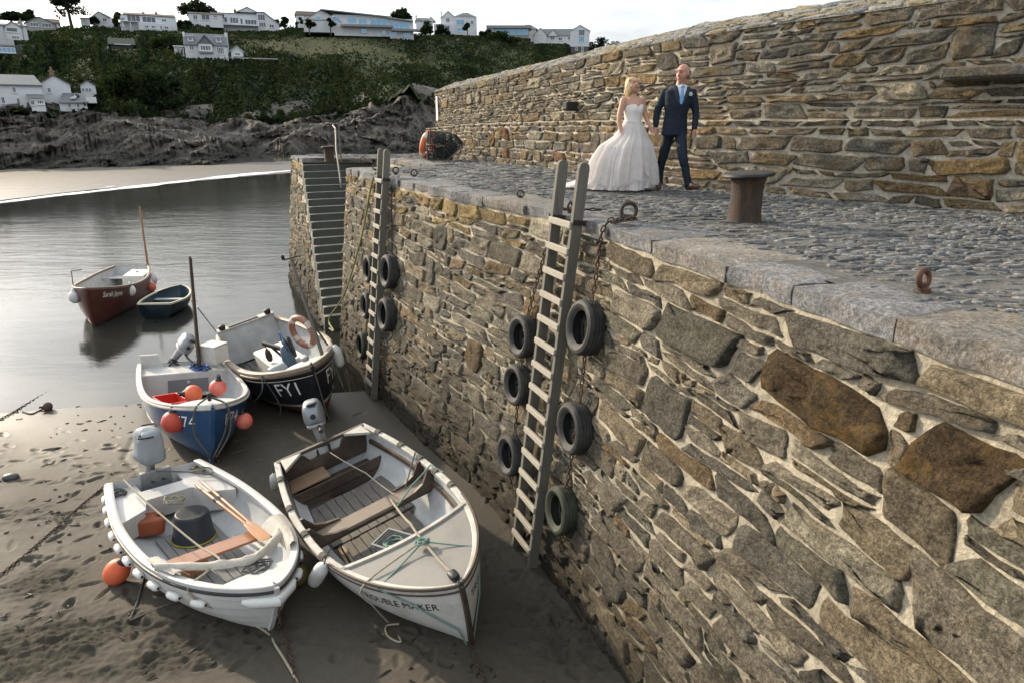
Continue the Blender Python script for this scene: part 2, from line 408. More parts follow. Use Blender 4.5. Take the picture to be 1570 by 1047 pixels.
def add_masonry(root, cells, fmap, mat, pal, seed, gap=.018, proud=(.02, .055), n_parts=300, part='stone', stuff='small_stones', fine=1.0, rough=.012, flip=False):
    rnd = random.Random(seed); G = []
    for c in cells:
        g = stone_geo(c, fmap, rnd, gap, proud, fine, rough)
        if g is None: continue
        V, F, key, ar = g; ctr = V.mean(0); px, py, dp = to_pix(ctr); vis = dp > .3 and -60 < px < 1630 and -60 < py < 1107
        col = np.array(pal(rnd, ctr, key)); G.append((V, F if not flip else F[:, ::-1], col, (ar/dp**2 if vis else -1./max(1, abs(dp)+1)), ctr, M_ochre if key == 'ochre' else mat))
    order = sorted(range(len(G)), key=lambda i: -G[i][3]); base = np.array(root.location)
    for i in order[:n_parts]:
        V, F, col, _, ctr, mt = G[i]
        me = np_mesh(part, V-ctr, F, mt, True, np.tile(col, (len(V), 1))); link(part, me, root, ctr-base)
    Vs, Fs, Cs = [], [], []; k = 0
    for i in order[n_parts:]:
        V, F, col, _, _, _ = G[i]; Vs.append(V-base); Fs.append(F+k); Cs.append(np.tile(col, (len(V), 1))); k += len(V)
    if Vs:
        o = link(stuff, np_mesh(stuff, np.vstack(Vs), np.vstack(Fs), mat, True, np.vstack(Cs)), root); o['kind'] = 'stuff'
    return len(G)
def pal_quay(rnd, c, key):
    if key == 'ochre': return (.125, .085, .045)
    if key == 'dark': return (.125, .12, .098)
    r = rnd.random(); k = rnd.uniform(.75, 1.25)
    if r < .42: b = (.195, .172, .138)
    elif r < .66: b = (.155, .145, .125)
    elif r < .80: b = (.235, .195, .14)
    elif r < .88: b = (.16, .152, .12)
    elif r < .95: b = (.275, .25, .20)
    else: b = (.20, .145, .09)
    if c[2] > -.55 and c[1] > 9 and rnd.random() < .5: b = (.29, .215, .10)
    k *= rnd.uniform(.8, 1.15); return tuple(x*k*1.22 for x in b)
def pal_par(rnd, c, key):
    if key == 'pale': return (.42, .37, .27)
    if key == 'rust': return (.24, .13, .065)
    r = rnd.random(); k = rnd.uniform(.7, 1.25)
    if r < .36: b = (.21, .18, .135)
    elif r < .58: b = (.15, .14, .115)
    elif r < .76: b = (.26, .205, .125)
    elif r < .84: b = (.27, .19, .095)
    elif r < .94: b = (.31, .28, .22)
    else: b = (.19, .135, .085)
    return tuple(x*k for x in b)
M_stone = stone_mat('quay_stone', mult=(1.0, .975, .90), z_tide_shade=-3.1)
M_stone2 = stone_mat('parapet_stone', lich=.28); M_ochre = stone_mat('iron_stained_stone', lich=.5, mult=(.85, .8, .75), bump=1.0)
M_mortar = mortar_mat('lime_mortar', (.53, .47, .36), z_tide_shade=-2.6)
M_mortar2 = mortar_mat('parapet_mortar', (.53, .48, .39))
# ---- stairs cut into the quay face: profile along s
S_ST0, S_ST1, S_STB = QC.s_at_y(16.6), QC.s_at_y(22.15), QC.s_at_y(18.1)
NSTEP = 20
def stair_top(s): return np.where(np.asarray(s) < S_STB, -4.7, -4.25+(np.asarray(s)-S_STB)/(S_ST1-S_STB)*(4.25-.21))+0.0
# ---- quay wall
quay = empty('quay_wall', tuple(qpt(QC.s_at_y(8), SAND_Z)), label='long battered harbour wall of rough rubble stone with pale mortar joints', cat='harbour wall')
S_NEAR, S_END = QC.s_at_y(1.0), QC.L
def build_quay():
    rnd = random.Random(3); base = np.array(quay.location)
    # backing with mortar surface, recessed for the steps
    ss = np.arange(S_NEAR, S_END+.001, .06); zs = np.arange(-5.0, -.04, .05)
    Sg, Zg = np.meshgrid(ss, zs, indexing='ij')
    dd = .006+.008*vfbm(Sg*5, Zg*6, 4)+.005*vfbm(Sg*16, Zg*18, 3)
    V = qpt(Sg, Zg, dd).reshape(-1, 3); F = grid_faces(len(ss), len(zs))
    cs = Sg.reshape(-1)[F].mean(1); cz = Zg.reshape(-1)[F].mean(1)
    F = F[~((cs > S_ST0) & (cs < S_ST1+.05) & (cz > stair_top(cs)+.05))]
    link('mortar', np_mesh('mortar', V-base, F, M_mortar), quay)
    # recess walls and pier end
    mb = MB(); n0 = QC.nor(S_ST0); tn = QC.tan(S_ST0)
    W_ST = 2.65
    for (sa, sb) in ((S_ST0, S_ST1+.05),):
        rows = []
        for s in np.linspace(sa-.02, sb, 12):
            n = QC.nor(s); p = QC.at(s)-n*(W_ST-.45); rows.append([(p[0], p[1], z) for z in np.linspace(-5, -.02+float(zdeck(p[1])), 12)])
        mb.grid(rows)
        n = QC.nor(sa); p = QC.at(sa)
        mb.grid([[(*(p+n*(BATTER*-z-.012))[:2], z) for z in np.linspace(-5, -.05, 12)], [(*(p-n*W_ST)[:2], z) for z in np.linspace(-5, -.05, 12)]])
    n = QC.nor(S_END); p = QC.at(S_END)
    mb.grid([[(*(p+n*(BATTER*-z-.01))[:2], z) for z in np.linspace(-5.5, -.14, 20)], [(*(p-n*5.5)[:2], z) for z in np.linspace(-5.5, -.14, 20)]])
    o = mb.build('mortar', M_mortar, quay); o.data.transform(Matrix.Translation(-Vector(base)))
    # courses
    rows = [-4.75]
    while rows[-1] < -.32:
        rows.append(rows[-1]+rnd.choice((.08, .11, .14, .17, .21, .25)))
    rows[-1] = -.17
    if rows[-1]-rows[-2] < .08: rows.pop(-2)
    nb = len(rows); big = []
    def kz(z): return int(np.argmin([abs(r-z) for r in rows]))
    for (x0, x1, yt, yb, key) in ((1160, 1385, 590, 640, 'ochre'), (1392, 1560, 690, 735, 'ochre'), (1010, 1140, 470, 560, 'dark')):
        a = pix_quay(x0, (yt+yb)/2); b = pix_quay(x1, (yt+yb)/2); m = pix_quay((x0+x1)/2, (yt+yb)/2)
        hh = .21 if key == 'ochre' else .20; zc = m[1]
        k0 = kz(zc-hh); k1 = max(k0+1, kz(zc+hh)); big.append((min(a[0], b[0]), max(a[0], b[0]), k0, k1, key))
    for i in range(46):
        k0 = rnd.randrange(1, nb-3); a = rnd.uniform(S_NEAR, S_END-1); dk = 2 if rnd.random() < .8 else 3
        h = rows[min(k0+dk, nb-1)]-rows[k0]
        if h > .46: continue
        big.append((a, a+h*rnd.uniform(.8, 1.9), k0, min(k0+dk, nb-1), None))
    cells = rubble(S_NEAR, S_END, rows, 5, .42, 1.0, .055, big, .3)
    keep = []
    for c in cells:
        m = (c[0]+c[1])/2
        if c[1] > S_ST0-.02 and c[0] < S_ST1+.1:
            if c[3](m) > stair_top(max(c[0], S_ST0))-.12:
                if c[0] < S_ST0-.12: c = (c[0], S_ST0-.02, *c[2:])
                else: continue
        keep.append(c)
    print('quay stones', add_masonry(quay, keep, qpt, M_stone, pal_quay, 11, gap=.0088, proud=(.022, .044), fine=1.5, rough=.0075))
build_quay()
# ---- coping slabs along the quay edge
M_slab = stone_mat('coping_slab', mult=(1.0, 1.0, 1.03), bump=.5, spec=.4, lich=.12)
M_deck = mortar_mat('deck_bedding', (.16, .155, .145))
def slab_depth(s): return .62+.16*math.sin(s*1.7)+.1*math.sin(s*4.1+1)
def build_coping():
    rnd = random.Random(21); base = np.array(quay.location); s = S_NEAR
    s_stairs = (S_ST0-.05, S_ST1+.0)
    while s < S_END-.1:
        w = rnd.uniform(.55, 1.35) if s < 12 else rnd.uniform(.4, .8)
        e = min(s+w, S_END)
        if s < s_stairs[0] < e: e = s_stairs[0]
        inset = 0
        if s_stairs[0]-1e-6 <= s < s_stairs[1]:
            inset = 2.22; e = min(e, s_stairs[1])
        g = .008; over = rnd.uniform(.035, .075); t = rnd.uniform(.10, .14); zt = rnd.uniform(-.008, .012); dep = slab_depth(s)*rnd.uniform(.85, 1.15)
        n1 = 9; n2 = 7; P = []
        pts = []; sd = rnd.random()*40
        us = np.linspace(s+g, e-g, n1); top = []
        for u in us:
            row = []
            for j in range(n2):
                f = j/(n2-1); eo = over+.04*mnoise.fractal(Vector((u*3, sd, 0)), 1, 2, 3)-f*dep-inset*(1 if inset else 0)
                if j == n2-1: eo += .06*mnoise.noise(Vector((u*2.5, sd+7, 0)))
                edge = min(f*(n2-1), n2-1-f*(n2-1), 1); ui = (u-s)/(e-s); 
                rr = .018 if (j == 0 or j == n2-1 or u == us[0] or u == us[-1]) else 0
                z = zt-rr+.014*mnoise.fractal(Vector((u*2.3, f*2+sd, 0)), 1, 2, 3)-.02*max(0, mnoise.noise(Vector((u*5, f*4+sd, 3))))
                row.append((u, z, eo))
            top.append(row)
        arr = np.array(top); V = qpt(arr[..., 0], arr[..., 1]*0, arr[..., 2]); V[..., 2] += arr[..., 1]
        if inset == 0:
            pass
        lo = V[:, 0].copy(); lo[:, 2] -= t; lo2 = V[:, -1].copy(); lo2[:, 2] -= t
        mid = V[:, 0].copy(); mid[:, 2] -= t*.45; mid[:, :2] += np.array([QC.nor((s+e)/2)*.012*rnd.uniform(-1, 1.5)])[0]
        G = np.concatenate([lo[:, None], mid[:, None], V, lo2[:, None]], 1); ctr = G.reshape(-1, 3).mean(0)
        mb = MB(); mb.grid([[tuple(q-ctr) for q in r] for r in G], flip=True)
        m = G.shape[1]; k = G.shape[0]
        mb.f.append(tuple(range(m))); mb.mi.append(0); mb.f.append(tuple((k-1)*m+i for i in range(m))[::-1]); mb.mi.append(0)
        kk = rnd.uniform(.85, 1.15); cc = (.185*kk, .184*kk, .182*kk) if rnd.random() < .85 else (.20*kk, .185*kk, .16*kk)
        mb.c = [cc]*len(mb.v)
        mb.build('coping_slab', M_slab, quay, True, 50, loc=tuple(ctr-base))
        s = e
build_coping()
# ---- steps
steps = empty('stone_steps', tuple(qpt(S_STB, -4.3)), label='steep flight of dark stone steps cut into the far end of the quay', cat='steps')
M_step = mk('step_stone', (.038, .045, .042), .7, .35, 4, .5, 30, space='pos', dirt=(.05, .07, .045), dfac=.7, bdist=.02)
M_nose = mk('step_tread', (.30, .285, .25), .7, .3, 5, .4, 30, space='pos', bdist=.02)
def build_steps():
    base = np.array(steps.location); ds = (S_ST1-S_STB)/NSTEP; rnd = random.Random(2)
    for i in range(NSTEP):
        s0 = S_STB+i*ds; zt = float(stair_top(s0+ds)); zb = zt-.42; s1 = S_ST1+.3 if i == NSTEP-1 else s0+ds+.05
        t = np.array([*QC.tan(s0), 0]); n = np.array([*QC.nor(s0), 0]); p = np.array([*QC.at(s0), 0]); zo = float(zdeck(p[1]))*float(sstep(-2, 0, zt))
        mb = MB(); A = []
        for z in (zb, zt):
            oo = BATTER*(-z)+.006+rnd.uniform(0, .015)
            for a in (0, s1-s0):
                for w in (oo, -2.2):
                    A.append(p+t*a+n*w+np.array([0, 0, z+zo])-base)
        # 0: z0 a0 out,1: z0 a0 in,2: z0 a1 out,3: z0 a1 in, 4..7 top
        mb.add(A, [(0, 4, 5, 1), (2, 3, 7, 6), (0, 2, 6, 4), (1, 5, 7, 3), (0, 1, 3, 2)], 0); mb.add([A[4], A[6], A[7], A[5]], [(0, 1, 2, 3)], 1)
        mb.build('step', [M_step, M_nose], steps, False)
build_steps()
# ---- quay deck: bedding sheet + pitched cobbles
deck = bpy.data.objects.new('quay_deck', None)
def build_deck():
    global deck
    ny = 420; nx = 110; V = []
    sq = np.linspace(S_NEAR, S_END, ny); f = sq/ S_END
    sm = np.array([MC.s_at_y(y) for y in np.interp(np.linspace(0, 1, ny), [0, 1], [QC.at(S_NEAR)[1], 25.0])])
    sm = np.clip(np.interp(np.linspace(0, 1, ny), np.linspace(0, 1, ny), sm), 0, MC.L)
    A = np.array([QC.at(s)-QC.nor(s)*(.25 if not (S_ST0-.2 < s < S_ST1) else 2.35) for s in sq]); B = np.array([MC.at(s)-MC.nor(s)*.1 for s in sm])
    r = np.linspace(0, 1, nx)[None, :, None]; G = A[:, None]*(1-r)+B[:, None]*r
    z = zdeck(G[..., 1])-.018+.012*vfbm(G[..., 0]*1.1, G[..., 1]*1.1, 5)
    V = np.concatenate([G, z[..., None]], -1).reshape(-1, 3)
    deck = link('quay_deck', np_mesh('quay_deck', V, grid_faces(ny, nx)[:, ::-1], M_deck)); tag(deck, 'cobbled top of the stone quay', None, None, 'structure')
    return A, B
DA, DB = build_deck()
M_cob = stone_mat('cobble_stone', mult=(.95, .98, 1.02), bump=.5, spec=.45)
def build_cobbles():
    rnd = random.Random(9); cells = []
    # cobbles on edge, long side across the quay
    ylo, yhi = 2.4, 25.0; out = []; y = ylo
    def qx(y): return np.interp(y, QP[:, 1], QP[:, 0])
    def mx(y): return np.interp(-y, -MP[::-1, 1], MP[::-1, 0]) if False else float(np.interp(y, MP[:, 1], MP[:, 0]))
    G = []
    while y < yhi:
        near = y < 12; w0 = .052 if near else .085
        x = qx(y)+.30
        sdep = QC.closest((qx(y), y)); x = qx(y)+slab_depth(sdep)*.86+.02
        if S_ST0-.2 < sdep < S_ST1+.2: x += 2.1
        x += rnd.uniform(-.1, .05); X1 = mx(y)+.05
        while x < X1:
            l = rnd.choice((.07, .1, .13, .17, .24))*rnd.uniform(.8, 1.2)*(1 if near else 1.5); G.append((x+l/2, y+rnd.uniform(-.025, .025), l, w0*rnd.uniform(.7, 1.3), rnd.uniform(-.35, .35))); x += l+rnd.uniform(0, .03)
        y += w0+.012
    tpl = []
    for (cx, cy) in [(math.cos(t), math.sin(t)) for t in np.linspace(0, 2*PI, 10, endpoint=False)]:
        r = (abs(cx)**4+abs(cy)**4)**-.25; tpl.append((cx*r, cy*r))
    tpl = np.array(tpl); rings = [(1.0, -.03), (.90, .006), (.62, .011)]; n = 10
    F = []
    for i in range(2):
        for k in range(n): F.append((i*n+k, i*n+(k+1) % n, (i+1)*n+(k+1) % n)); F.append((i*n+k, (i+1)*n+(k+1) % n, (i+1)*n+k))
    for k in range(n): F.append((2*n+k, 2*n+(k+1) % n, 3*n))
    F = np.array(F); items = []
    for (x, y, l, w, a) in G:
        px, py, dp = to_pix(np.array([x, y, 0])); vis = -20 < px < 1590 and 200 < py < 1060
        if not vis and rnd.random() < .0: continue
        P = []
        tl = rnd.uniform(-.12, .12); tw = rnd.uniform(-.35, .35); hz = rnd.uniform(-.014, .008)
        for s, h in rings:
            q = tpl*s*(1+rnd.uniform(-.06, .06)); P.append(np.c_[q[:, 0]*l/2, q[:, 1]*w/2, np.full(n, h)])
        P.append(np.array([[0, 0, .012]])); P = np.vstack(P); P[:, 2] += np.where(P[:, 2] > 0, P[:, 0]*tl+P[:, 1]*tw+hz, 0); P[:, :2] += np.array([[rnd.uniform(-.006, .006) for _ in range(2)] for _ in P])
        ca, sa = math.cos(a), math.sin(a); P[:, :2] = P[:, :2] @ np.array([[ca, sa], [-sa, ca]])
        b = rnd.choice(((.17, .17, .165), (.13, .13, .13), (.215, .205, .19), (.18, .16, .13), (.10, .10, .10), (.24, .23, .21))); k = rnd.uniform(.8, 1.2)
        items.append((P, np.array([x, y, float(zdeck(y))-.02]), np.array(b)*k, l*w/dp**2 if vis else -1))
    order = sorted(range(len(items)), key=lambda i: -items[i][3])
    for i in order[:300]:
        P, c, col, _ = items[i]; link('cobble', np_mesh('cobble', P, F, M_cob, True, np.tile(col, (len(P), 1))), deck, c)
    rest = order[300:]; m = 3*n+1
    Vs = np.vstack([items[i][0]+items[i][1] for i in rest]); Cs = np.vstack([np.tile(items[i][2], (m, 1)) for i in rest]); Fs = np.vstack([F+m*j for j in range(len(rest))])
    o = link('cobbles', np_mesh('cobbles', Vs, Fs, M_cob, True, Cs), deck); o['kind'] = 'stuff'
    print('cobbles', len(items))
build_cobbles()
# ---- parapet wall
par = empty('parapet_wall', tuple(mpt(MC.s_at_y(12), 0)), label='tall golden rubble stone parapet wall curving along the back of the quay', cat='wall')
PS0, PS1 = MC.s_at_y(3.6), MC.L
SU1 = PS1-.9                        # upper wall stops short of the plinth end
def ledge_z(s): return np.interp(s, [PS0, PS1-4, PS1], [1.06, 1.0, .86])
def top_z(s): return np.interp(s, [PS0, MC.s_at_y(7.5), MC.s_at_y(10.9), MC.s_at_y(16.6), SU1], [2.62, 2.42, 2.31, 2.20, 2.05])
def build_parapet():
    rnd = random.Random(31); base = np.array(par.location)
    fl = lambda s, z, d: mpt(s, z, np.asarray(d)+.0)
    fu = lambda s, z, d: mpt(s, z, np.asarray(d)-.10)
    ss = np.arange(PS0, PS1+.01, .12); mb = []
    # plinth and upper wall mortar
    def sheet(s_a, s_b, zf0, zf1, back, nm):
        sg = np.arange(s_a, s_b+.001, .1); t = np.linspace(0, 1, 24); Sg, T = np.meshgrid(sg, t, indexing='ij'); Z = zf0(Sg)*(1-T)+zf1(Sg)*T
        V = mpt(Sg, Z, .003+.007*vfbm(Sg*7, Z*7, 4)+.004*vfbm(Sg*21, Z*21, 3), back).reshape(-1, 3)
        link('mortar', np_mesh('mortar', V-base, grid_faces(len(sg), len(t)), M_mortar2), par)
    sheet(PS0, PS1, lambda s: 0*s-.1, ledge_z, 0, 'p'); sheet(PS0, SU1, lambda s: ledge_z(s)-.05, top_z, .10, 'u')
    m = MB()
    sg = np.linspace(PS0, PS1, 120)
    led = [[tuple(mpt(s, ledge_z(s), 0)-base), tuple(mpt(s, ledge_z(s)+.005, 0, .14)-base)] for s in sg]; m.grid(led)
    led2 = [[tuple(mpt(s, ledge_z(s), 0, .13)-base), tuple(mpt(s, ledge_z(s)+.002, 0, .9)-base)] for s in np.linspace(SU1-.1, PS1, 4)]; m.grid(led2)
    # end faces + back
    a = [mpt(PS1, z, 0, b)-base for b in (0, .9) for z in (-.1, ledge_z(PS1))]; m.add(a, [(0, 2, 3, 1)])
    a = [mpt(SU1, z, 0, b)-base for b in (.10, .9) for z in (.8, top_z(SU1)+.05)]; m.add(a, [(0, 2, 3, 1)])
    m.grid([[tuple(mpt(s, -4.5, 0, .92)-base), tuple(mpt(s, top_z(min(s, SU1))+.18 if s < SU1 else ledge_z(s), 0, .92)-base)] for s in sg])
    m.build('mortar', M_mortar2, par)
    def rows_abs(z0, z1, hs, sd):
        rr = random.Random(sd); r = [z0]
        while r[-1] < z1-.1: r.append(r[-1]+rr.choice(hs))
        r = np.array(r); return list(z0+(r-z0)*(z1-z0)/(r[-1]-z0))
    # plinth courses in unit height, mapped to ledge
    rows = rows_abs(.0, 1.0, (.09, .12, .16, .2), 4)
    c1 = rubble(PS0, PS1, rows, 41, .34, .9, .02, [(s, s+rnd.uniform(.3, .6), k, k+2, rnd.choice((None, None, 'rust'))) for s, k in [(rnd.uniform(PS0, PS1-1), rnd.randrange(0, len(rows)-2)) for _ in range(26)]], .22)
    rows2 = rows_abs(0, 1.5, (.07, .09, .11, .14, .18, .22), 6)
    c2 = rubble(PS0, SU1, rows2, 43, .36, .95, .025, [(s, s+rnd.uniform(.35, .75), k, k+2, rnd.choice((None, None, None, 'pale'))) for s, k in [(rnd.uniform(PS0, SU1-1), rnd.randrange(0, len(rows2)-2)) for _ in range(46)]], .25)
    f1 = lambda s, z, d: mpt(s, np.asarray(z)*ledge_z(s), d)
    def f2(s, z, d): t = np.asarray(z)/1.5; return mpt(s, ledge_z(s)+.01+t*(top_z(s)-.02-ledge_z(s)), np.asarray(d)-.10)
    # end of plinth and end of upper wall
    def f3(s, z, d):
        q = mpt(PS1+0*np.asarray(s), z, 0, s); t = MC.tan(PS1); q[..., 0] += t[0]*d; q[..., 1] += t[1]*d; return q
    cells = [(c, 1) for c in c1]+[(c, 2) for c in c2]
    n = add_masonry(par, c1, f1, M_stone2, pal_par, 51, gap=.011, proud=(.018, .042), n_parts=110, rough=.007)
    n += add_masonry(par, c2, f2, M_stone2, pal_par, 52, gap=.010, proud=(.018, .042), n_parts=190, rough=.007)
    c3 = rubble(.0, .9, rows_abs(0, float(ledge_z(PS1)), (.12, .16, .2), 8), 45, .3, .8, .02, (), .2)
    n += add_masonry(par, c3, f3, M_stone2, pal_par, 53, gap=.013, proud=(.012, .04), n_parts=0, stuff='end_stones')
    # sloping weathered coping of slate-like stones
    rc = [0, .16, .30, .46, .60, .76]
    c4 = rubble(PS0, SU1+.03, rc, 47, .25, .6, .03, (), .1)
    def f4(s, z, d):
        z = np.asarray(z); d = np.asarray(d); sl = .36
        return mpt(s, top_z(s)-.02+z*sl+d*.93, .04-z*.95-d*-.34, .10)
    G = []
    sg = np.arange(PS0, SU1+.03, .15); zz = np.linspace(-.0, .78, 6); Sg, Zg = np.meshgrid(sg, zz, indexing='ij')
    link('mortar', np_mesh('mortar', f4(Sg, Zg, -.004+0*Sg).reshape(-1, 3)-base, grid_faces(len(sg), len(zz)), M_cop), par)
    add_masonry(par, c4, f4, M_copst, lambda r, c, k: tuple(np.array(r.choice(((.27, .26, .24), (.23, .225, .21), (.31, .29, .25), (.30, .25, .15))))*r.uniform(.85, 1.15)), 54, gap=.008, proud=(.008, .028), n_parts=0, stuff='coping_stones', rough=.006)
    print('parapet stones', n)
    # projecting bonding stones
    for (px, py, w, h, dp, c) in ((884, 163, .22, .18, .30, (.05, .05, .045)), (1540, 112, 1.1, .20, .42, (.17, .165, .14))):
        best = None; w_ = ray(px, py)
        for s in np.linspace(PS0, PS1, 900):
            q = mpt(s, 0, -.1); t = q[1]/w_[1]; x = w_[0]*t
            if best is None or abs(x-q[0]) < best[0]: best = (abs(x-q[0]), s, CAM[2]+w_[2]*t)
        s, z = best[1], best[2]; t = MC.tan(s); n_ = MC.nor(s); o = mpt(s, z, -.12)
        b = MB(); b.box((-w/2, -.1, -h/2), (w/2, dp, h/2), 0, .03)
        vv = []
        for (x, y, zz_) in b.v:
            k = 1-.35*max(0, y)/dp if c[0] > .1 else 1
            nn = .02*mnoise.noise(Vector((x*6, y*6, zz_*6+s))); q = o+np.array([*(t*(x+nn)+n_*(y+nn)), zz_*k+nn]); vv.append(tuple(q-base))
        b.v = vv; b.c = [c]*len(vv); b.build('projecting_stone', M_stone2 if c[0] > .1 else mk('dark_slate_block', (.022, .021, .019), .8, .3, 5, .4, 30, space='pos'), par, True, 30)
M_cop = mortar_mat('coping_bed', (.33, .31, .28)); M_copst = stone_mat('coping_stone', bump=.6)
build_parapet()
# small white notice on the end of the parapet
def build_notice():
    s = SU1-.35; q = mpt(s, 1.5, -.035); t = MC.tan(s); a = math.atan2(t[1], t[0])
    b = MB(); b.box((-.085, -.012, -.38), (.085, .012, .38), 0, .004)
    o = b.build('notice_board', mk('notice_white', (.78, .79, .8), .5, .06, 5, .05), None, True, 30, loc=tuple(q), rot=(0, 0, a)); tag(o, 'narrow upright white notice board on the end of the parapet', 'sign')
build_notice()
# ---------------------------------------------------------------- ground: sand
def sand_base(x, y):
    x = np.asarray(x, float); y = np.asarray(y, float)
    z = SAND_Z+np.where(y < 7.2, .075*(7.2-y), 0)-np.where(y > 9, .0185*(y-9), 0)-.012*np.clip(-5-x, 0, 8)*sstep(10, 14, y)*.6
    z = np.maximum(z, -5.6)
    # far beach on the left, rising to the cliff foot
    p0 = np.array([-36.3, 46.0]); p1 = np.array([-25.0, 80.0]); d = (p1-p0)/np.linalg.norm(p1-p0); dist = (x-p0[0])*-d[1]+(y-p0[1])*d[0]
    far = SEA_Z+.016*dist+.07*vfbm(x*.05, y*.11, 4)
    far = np.where(y > 30, np.clip(far, -6, -3.6), -6)
    # little beach beyond the pier head
    d2 = (y-99)*.03-abs(x+14)*.004; far = np.where(y > 60, np.maximum(far, np.clip(SEA_Z+d2, -6, -3.5)), far)
    return np.maximum(z, far)
def churn_mask(x, y):
    def blob(px, py, rx, ry):
        c = pix_z(px, py, SAND_Z); return np.exp(-(((x-c[0])/rx)**2+((y-c[1])/ry)**2))
    m = 1.2*blob(60, 1010, 1.25, .55)+blob(230, 1000, .9, .4)+.7*blob(60, 900, .5, .4)+.8*blob(820, 940, .55, .7)+.8*blob(900, 1010, .5, .5)+.5*blob(520, 990, .6, .25)+.45*blob(415, 735, .35, .5)+.5*blob(780, 830, .3, .5)+.4*blob(60, 790, .8, .4)
    return np.clip(m*1.5, 0, 1.3)
def build_sand():
    h = .025; xs = np.arange(-12.2, 3.0, h); ys = np.arange(3.0, 15.8, h); X, Y = np.meshgrid(xs, ys, indexing='ij')
    Z = sand_base(X, Y)+.010*vfbm(X*.4, Y*.4, 3)+.002*vfbm(X*2.5, Y*4, 3)*sstep(11.5, 9, Y)
    m = churn_mask(X, Y)*(.6+.4*vfbm(X*1.7, Y*1.7, 3)); m = np.clip(m, 0, 1.2)
    lum = vfbm(X*4.2, Y*6.5, 6, .68); Z += m*(.085*lum+.05*np.abs(vfbm(X*10, Y*13, 5, .7)))
    rnd = random.Random(77)
    def foot(cx, cy, a, l=.27, w=.095, dp=.028):
        i0, i1 = np.searchsorted(xs, [cx-.35, cx+.35]); j0, j1 = np.searchsorted(ys, [cy-.35, cy+.35])
        if i1-i0 < 4 or j1-j0 < 4: return
        x = X[i0:i1, j0:j1]-cx; y = Y[i0:i1, j0:j1]-cy; u = (x*math.cos(a)+y*math.sin(a))/(l/2); v = (-x*math.sin(a)+y*math.cos(a))/(w/2); r = u*u+v*v
        Z[i0:i1, j0:j1] += -dp*np.exp(-r**3*.8)+dp*.30*np.exp(-(np.sqrt(r)-1.35)**2*12)
    for i in range(15):                    # trails of footprints
        x = rnd.uniform(-9.5, -3.5); y = rnd.uniform(5.2, 10.8); a = rnd.uniform(-.5, .5)+(PI if rnd.random() < .4 else 0); sd = 1
        for k in range(rnd.randrange(5, 12)):
            foot(x-math.sin(a)*.09*sd, y+math.cos(a)*.09*sd, a+rnd.uniform(-.25, .25), dp=rnd.uniform(.008, .022)); x += math.cos(a)*rnd.uniform(.5, .68); y += math.sin(a)*.6; a += rnd.uniform(-.15, .15); sd = -sd
    for i in range(150):
        px, py = rnd.choice(((60, 790), (120, 840), (60, 900), (180, 960), (330, 1000), (820, 900), (900, 980), (780, 850), (640, 1020), (130, 720), (100, 880)))
        c = pix_z(px+rnd.gauss(0, 75 if px < 500 else 40), py+rnd.gauss(0, 40), SAND_Z); foot(c[0], c[1], rnd.uniform(0, 6.3), rnd.uniform(.15, .28), rnd.uniform(.06, .1), rnd.uniform(.01, .035))
    for i in range(110):
        foot(rnd.uniform(-10, -2), rnd.uniform(6.3, 12), rnd.uniform(-.4, .4), rnd.uniform(.06, .22), rnd.uniform(.05, .07), rnd.uniform(.004, .012))
    # drainage edge of the hollow beside the blue boat
    for pts in (((270, 640), (205, 668), (190, 700), (215, 730)), ):
        q = np.array([pix_z(*p, SAND_Z)[:2] for p in pts]); 
        for a, b in zip(q[:-1], q[1:]):
            t = np.clip(((X-a[0])*(b-a)[0]+(Y-a[1])*(b-a)[1])/((b-a) @ (b-a)), 0, 1); d = np.hypot(X-a[0]-t*(b-a)[0], Y-a[1]-t*(b-a)[1]); Z += -.012*np.exp(-(d/.05)**2)
    wet = sstep(9.0, 13.6, Y+.35*vfbm(X*.5, Y*.5, 3))*sstep(0, 2, -X+1.2-.0*Y)
    me = np_mesh('sand', np.stack([X, Y, Z], -1).reshape(-1, 3), grid_faces(len(xs), len(ys)), M_sand, True, attrs={'wet': wet.ravel(), 'churn': np.clip(m, 0, 1).ravel()})
    o = link('sand', me); tag(o, 'damp harbour sand with footprints', None, None, 'structure')
    # wide sea bed / far beach
    xs2 = np.r_[np.linspace(-900, -110, 14), np.arange(-100, 60, 1.5), np.linspace(70, 900, 12)]; ys2 = np.r_[np.linspace(-300, -10, 8), np.arange(-5, 150, 1.5), np.linspace(160, 1200, 14)]
    X, Y = np.meshgrid(xs2, ys2, indexing='ij'); Z = sand_base(X, Y); Z = Z-.16*((X > -13.5) & (X < 3.6) & (Y > 2) & (Y < 16.2))
    wet = np.where(Y > 30, np.clip(1-(Z-SEA_Z)/.30, 0, 1)*.8, 1)
    o = link('beach', np_mesh('beach', np.stack([X, Y, Z], -1).reshape(-1, 3), grid_faces(len(xs2), len(ys2)), M_sand, True, attrs={'wet': wet.ravel(), 'churn': 0*wet.ravel()})); tag(o, 'far sandy beach below the cliffs', None, None, 'structure')
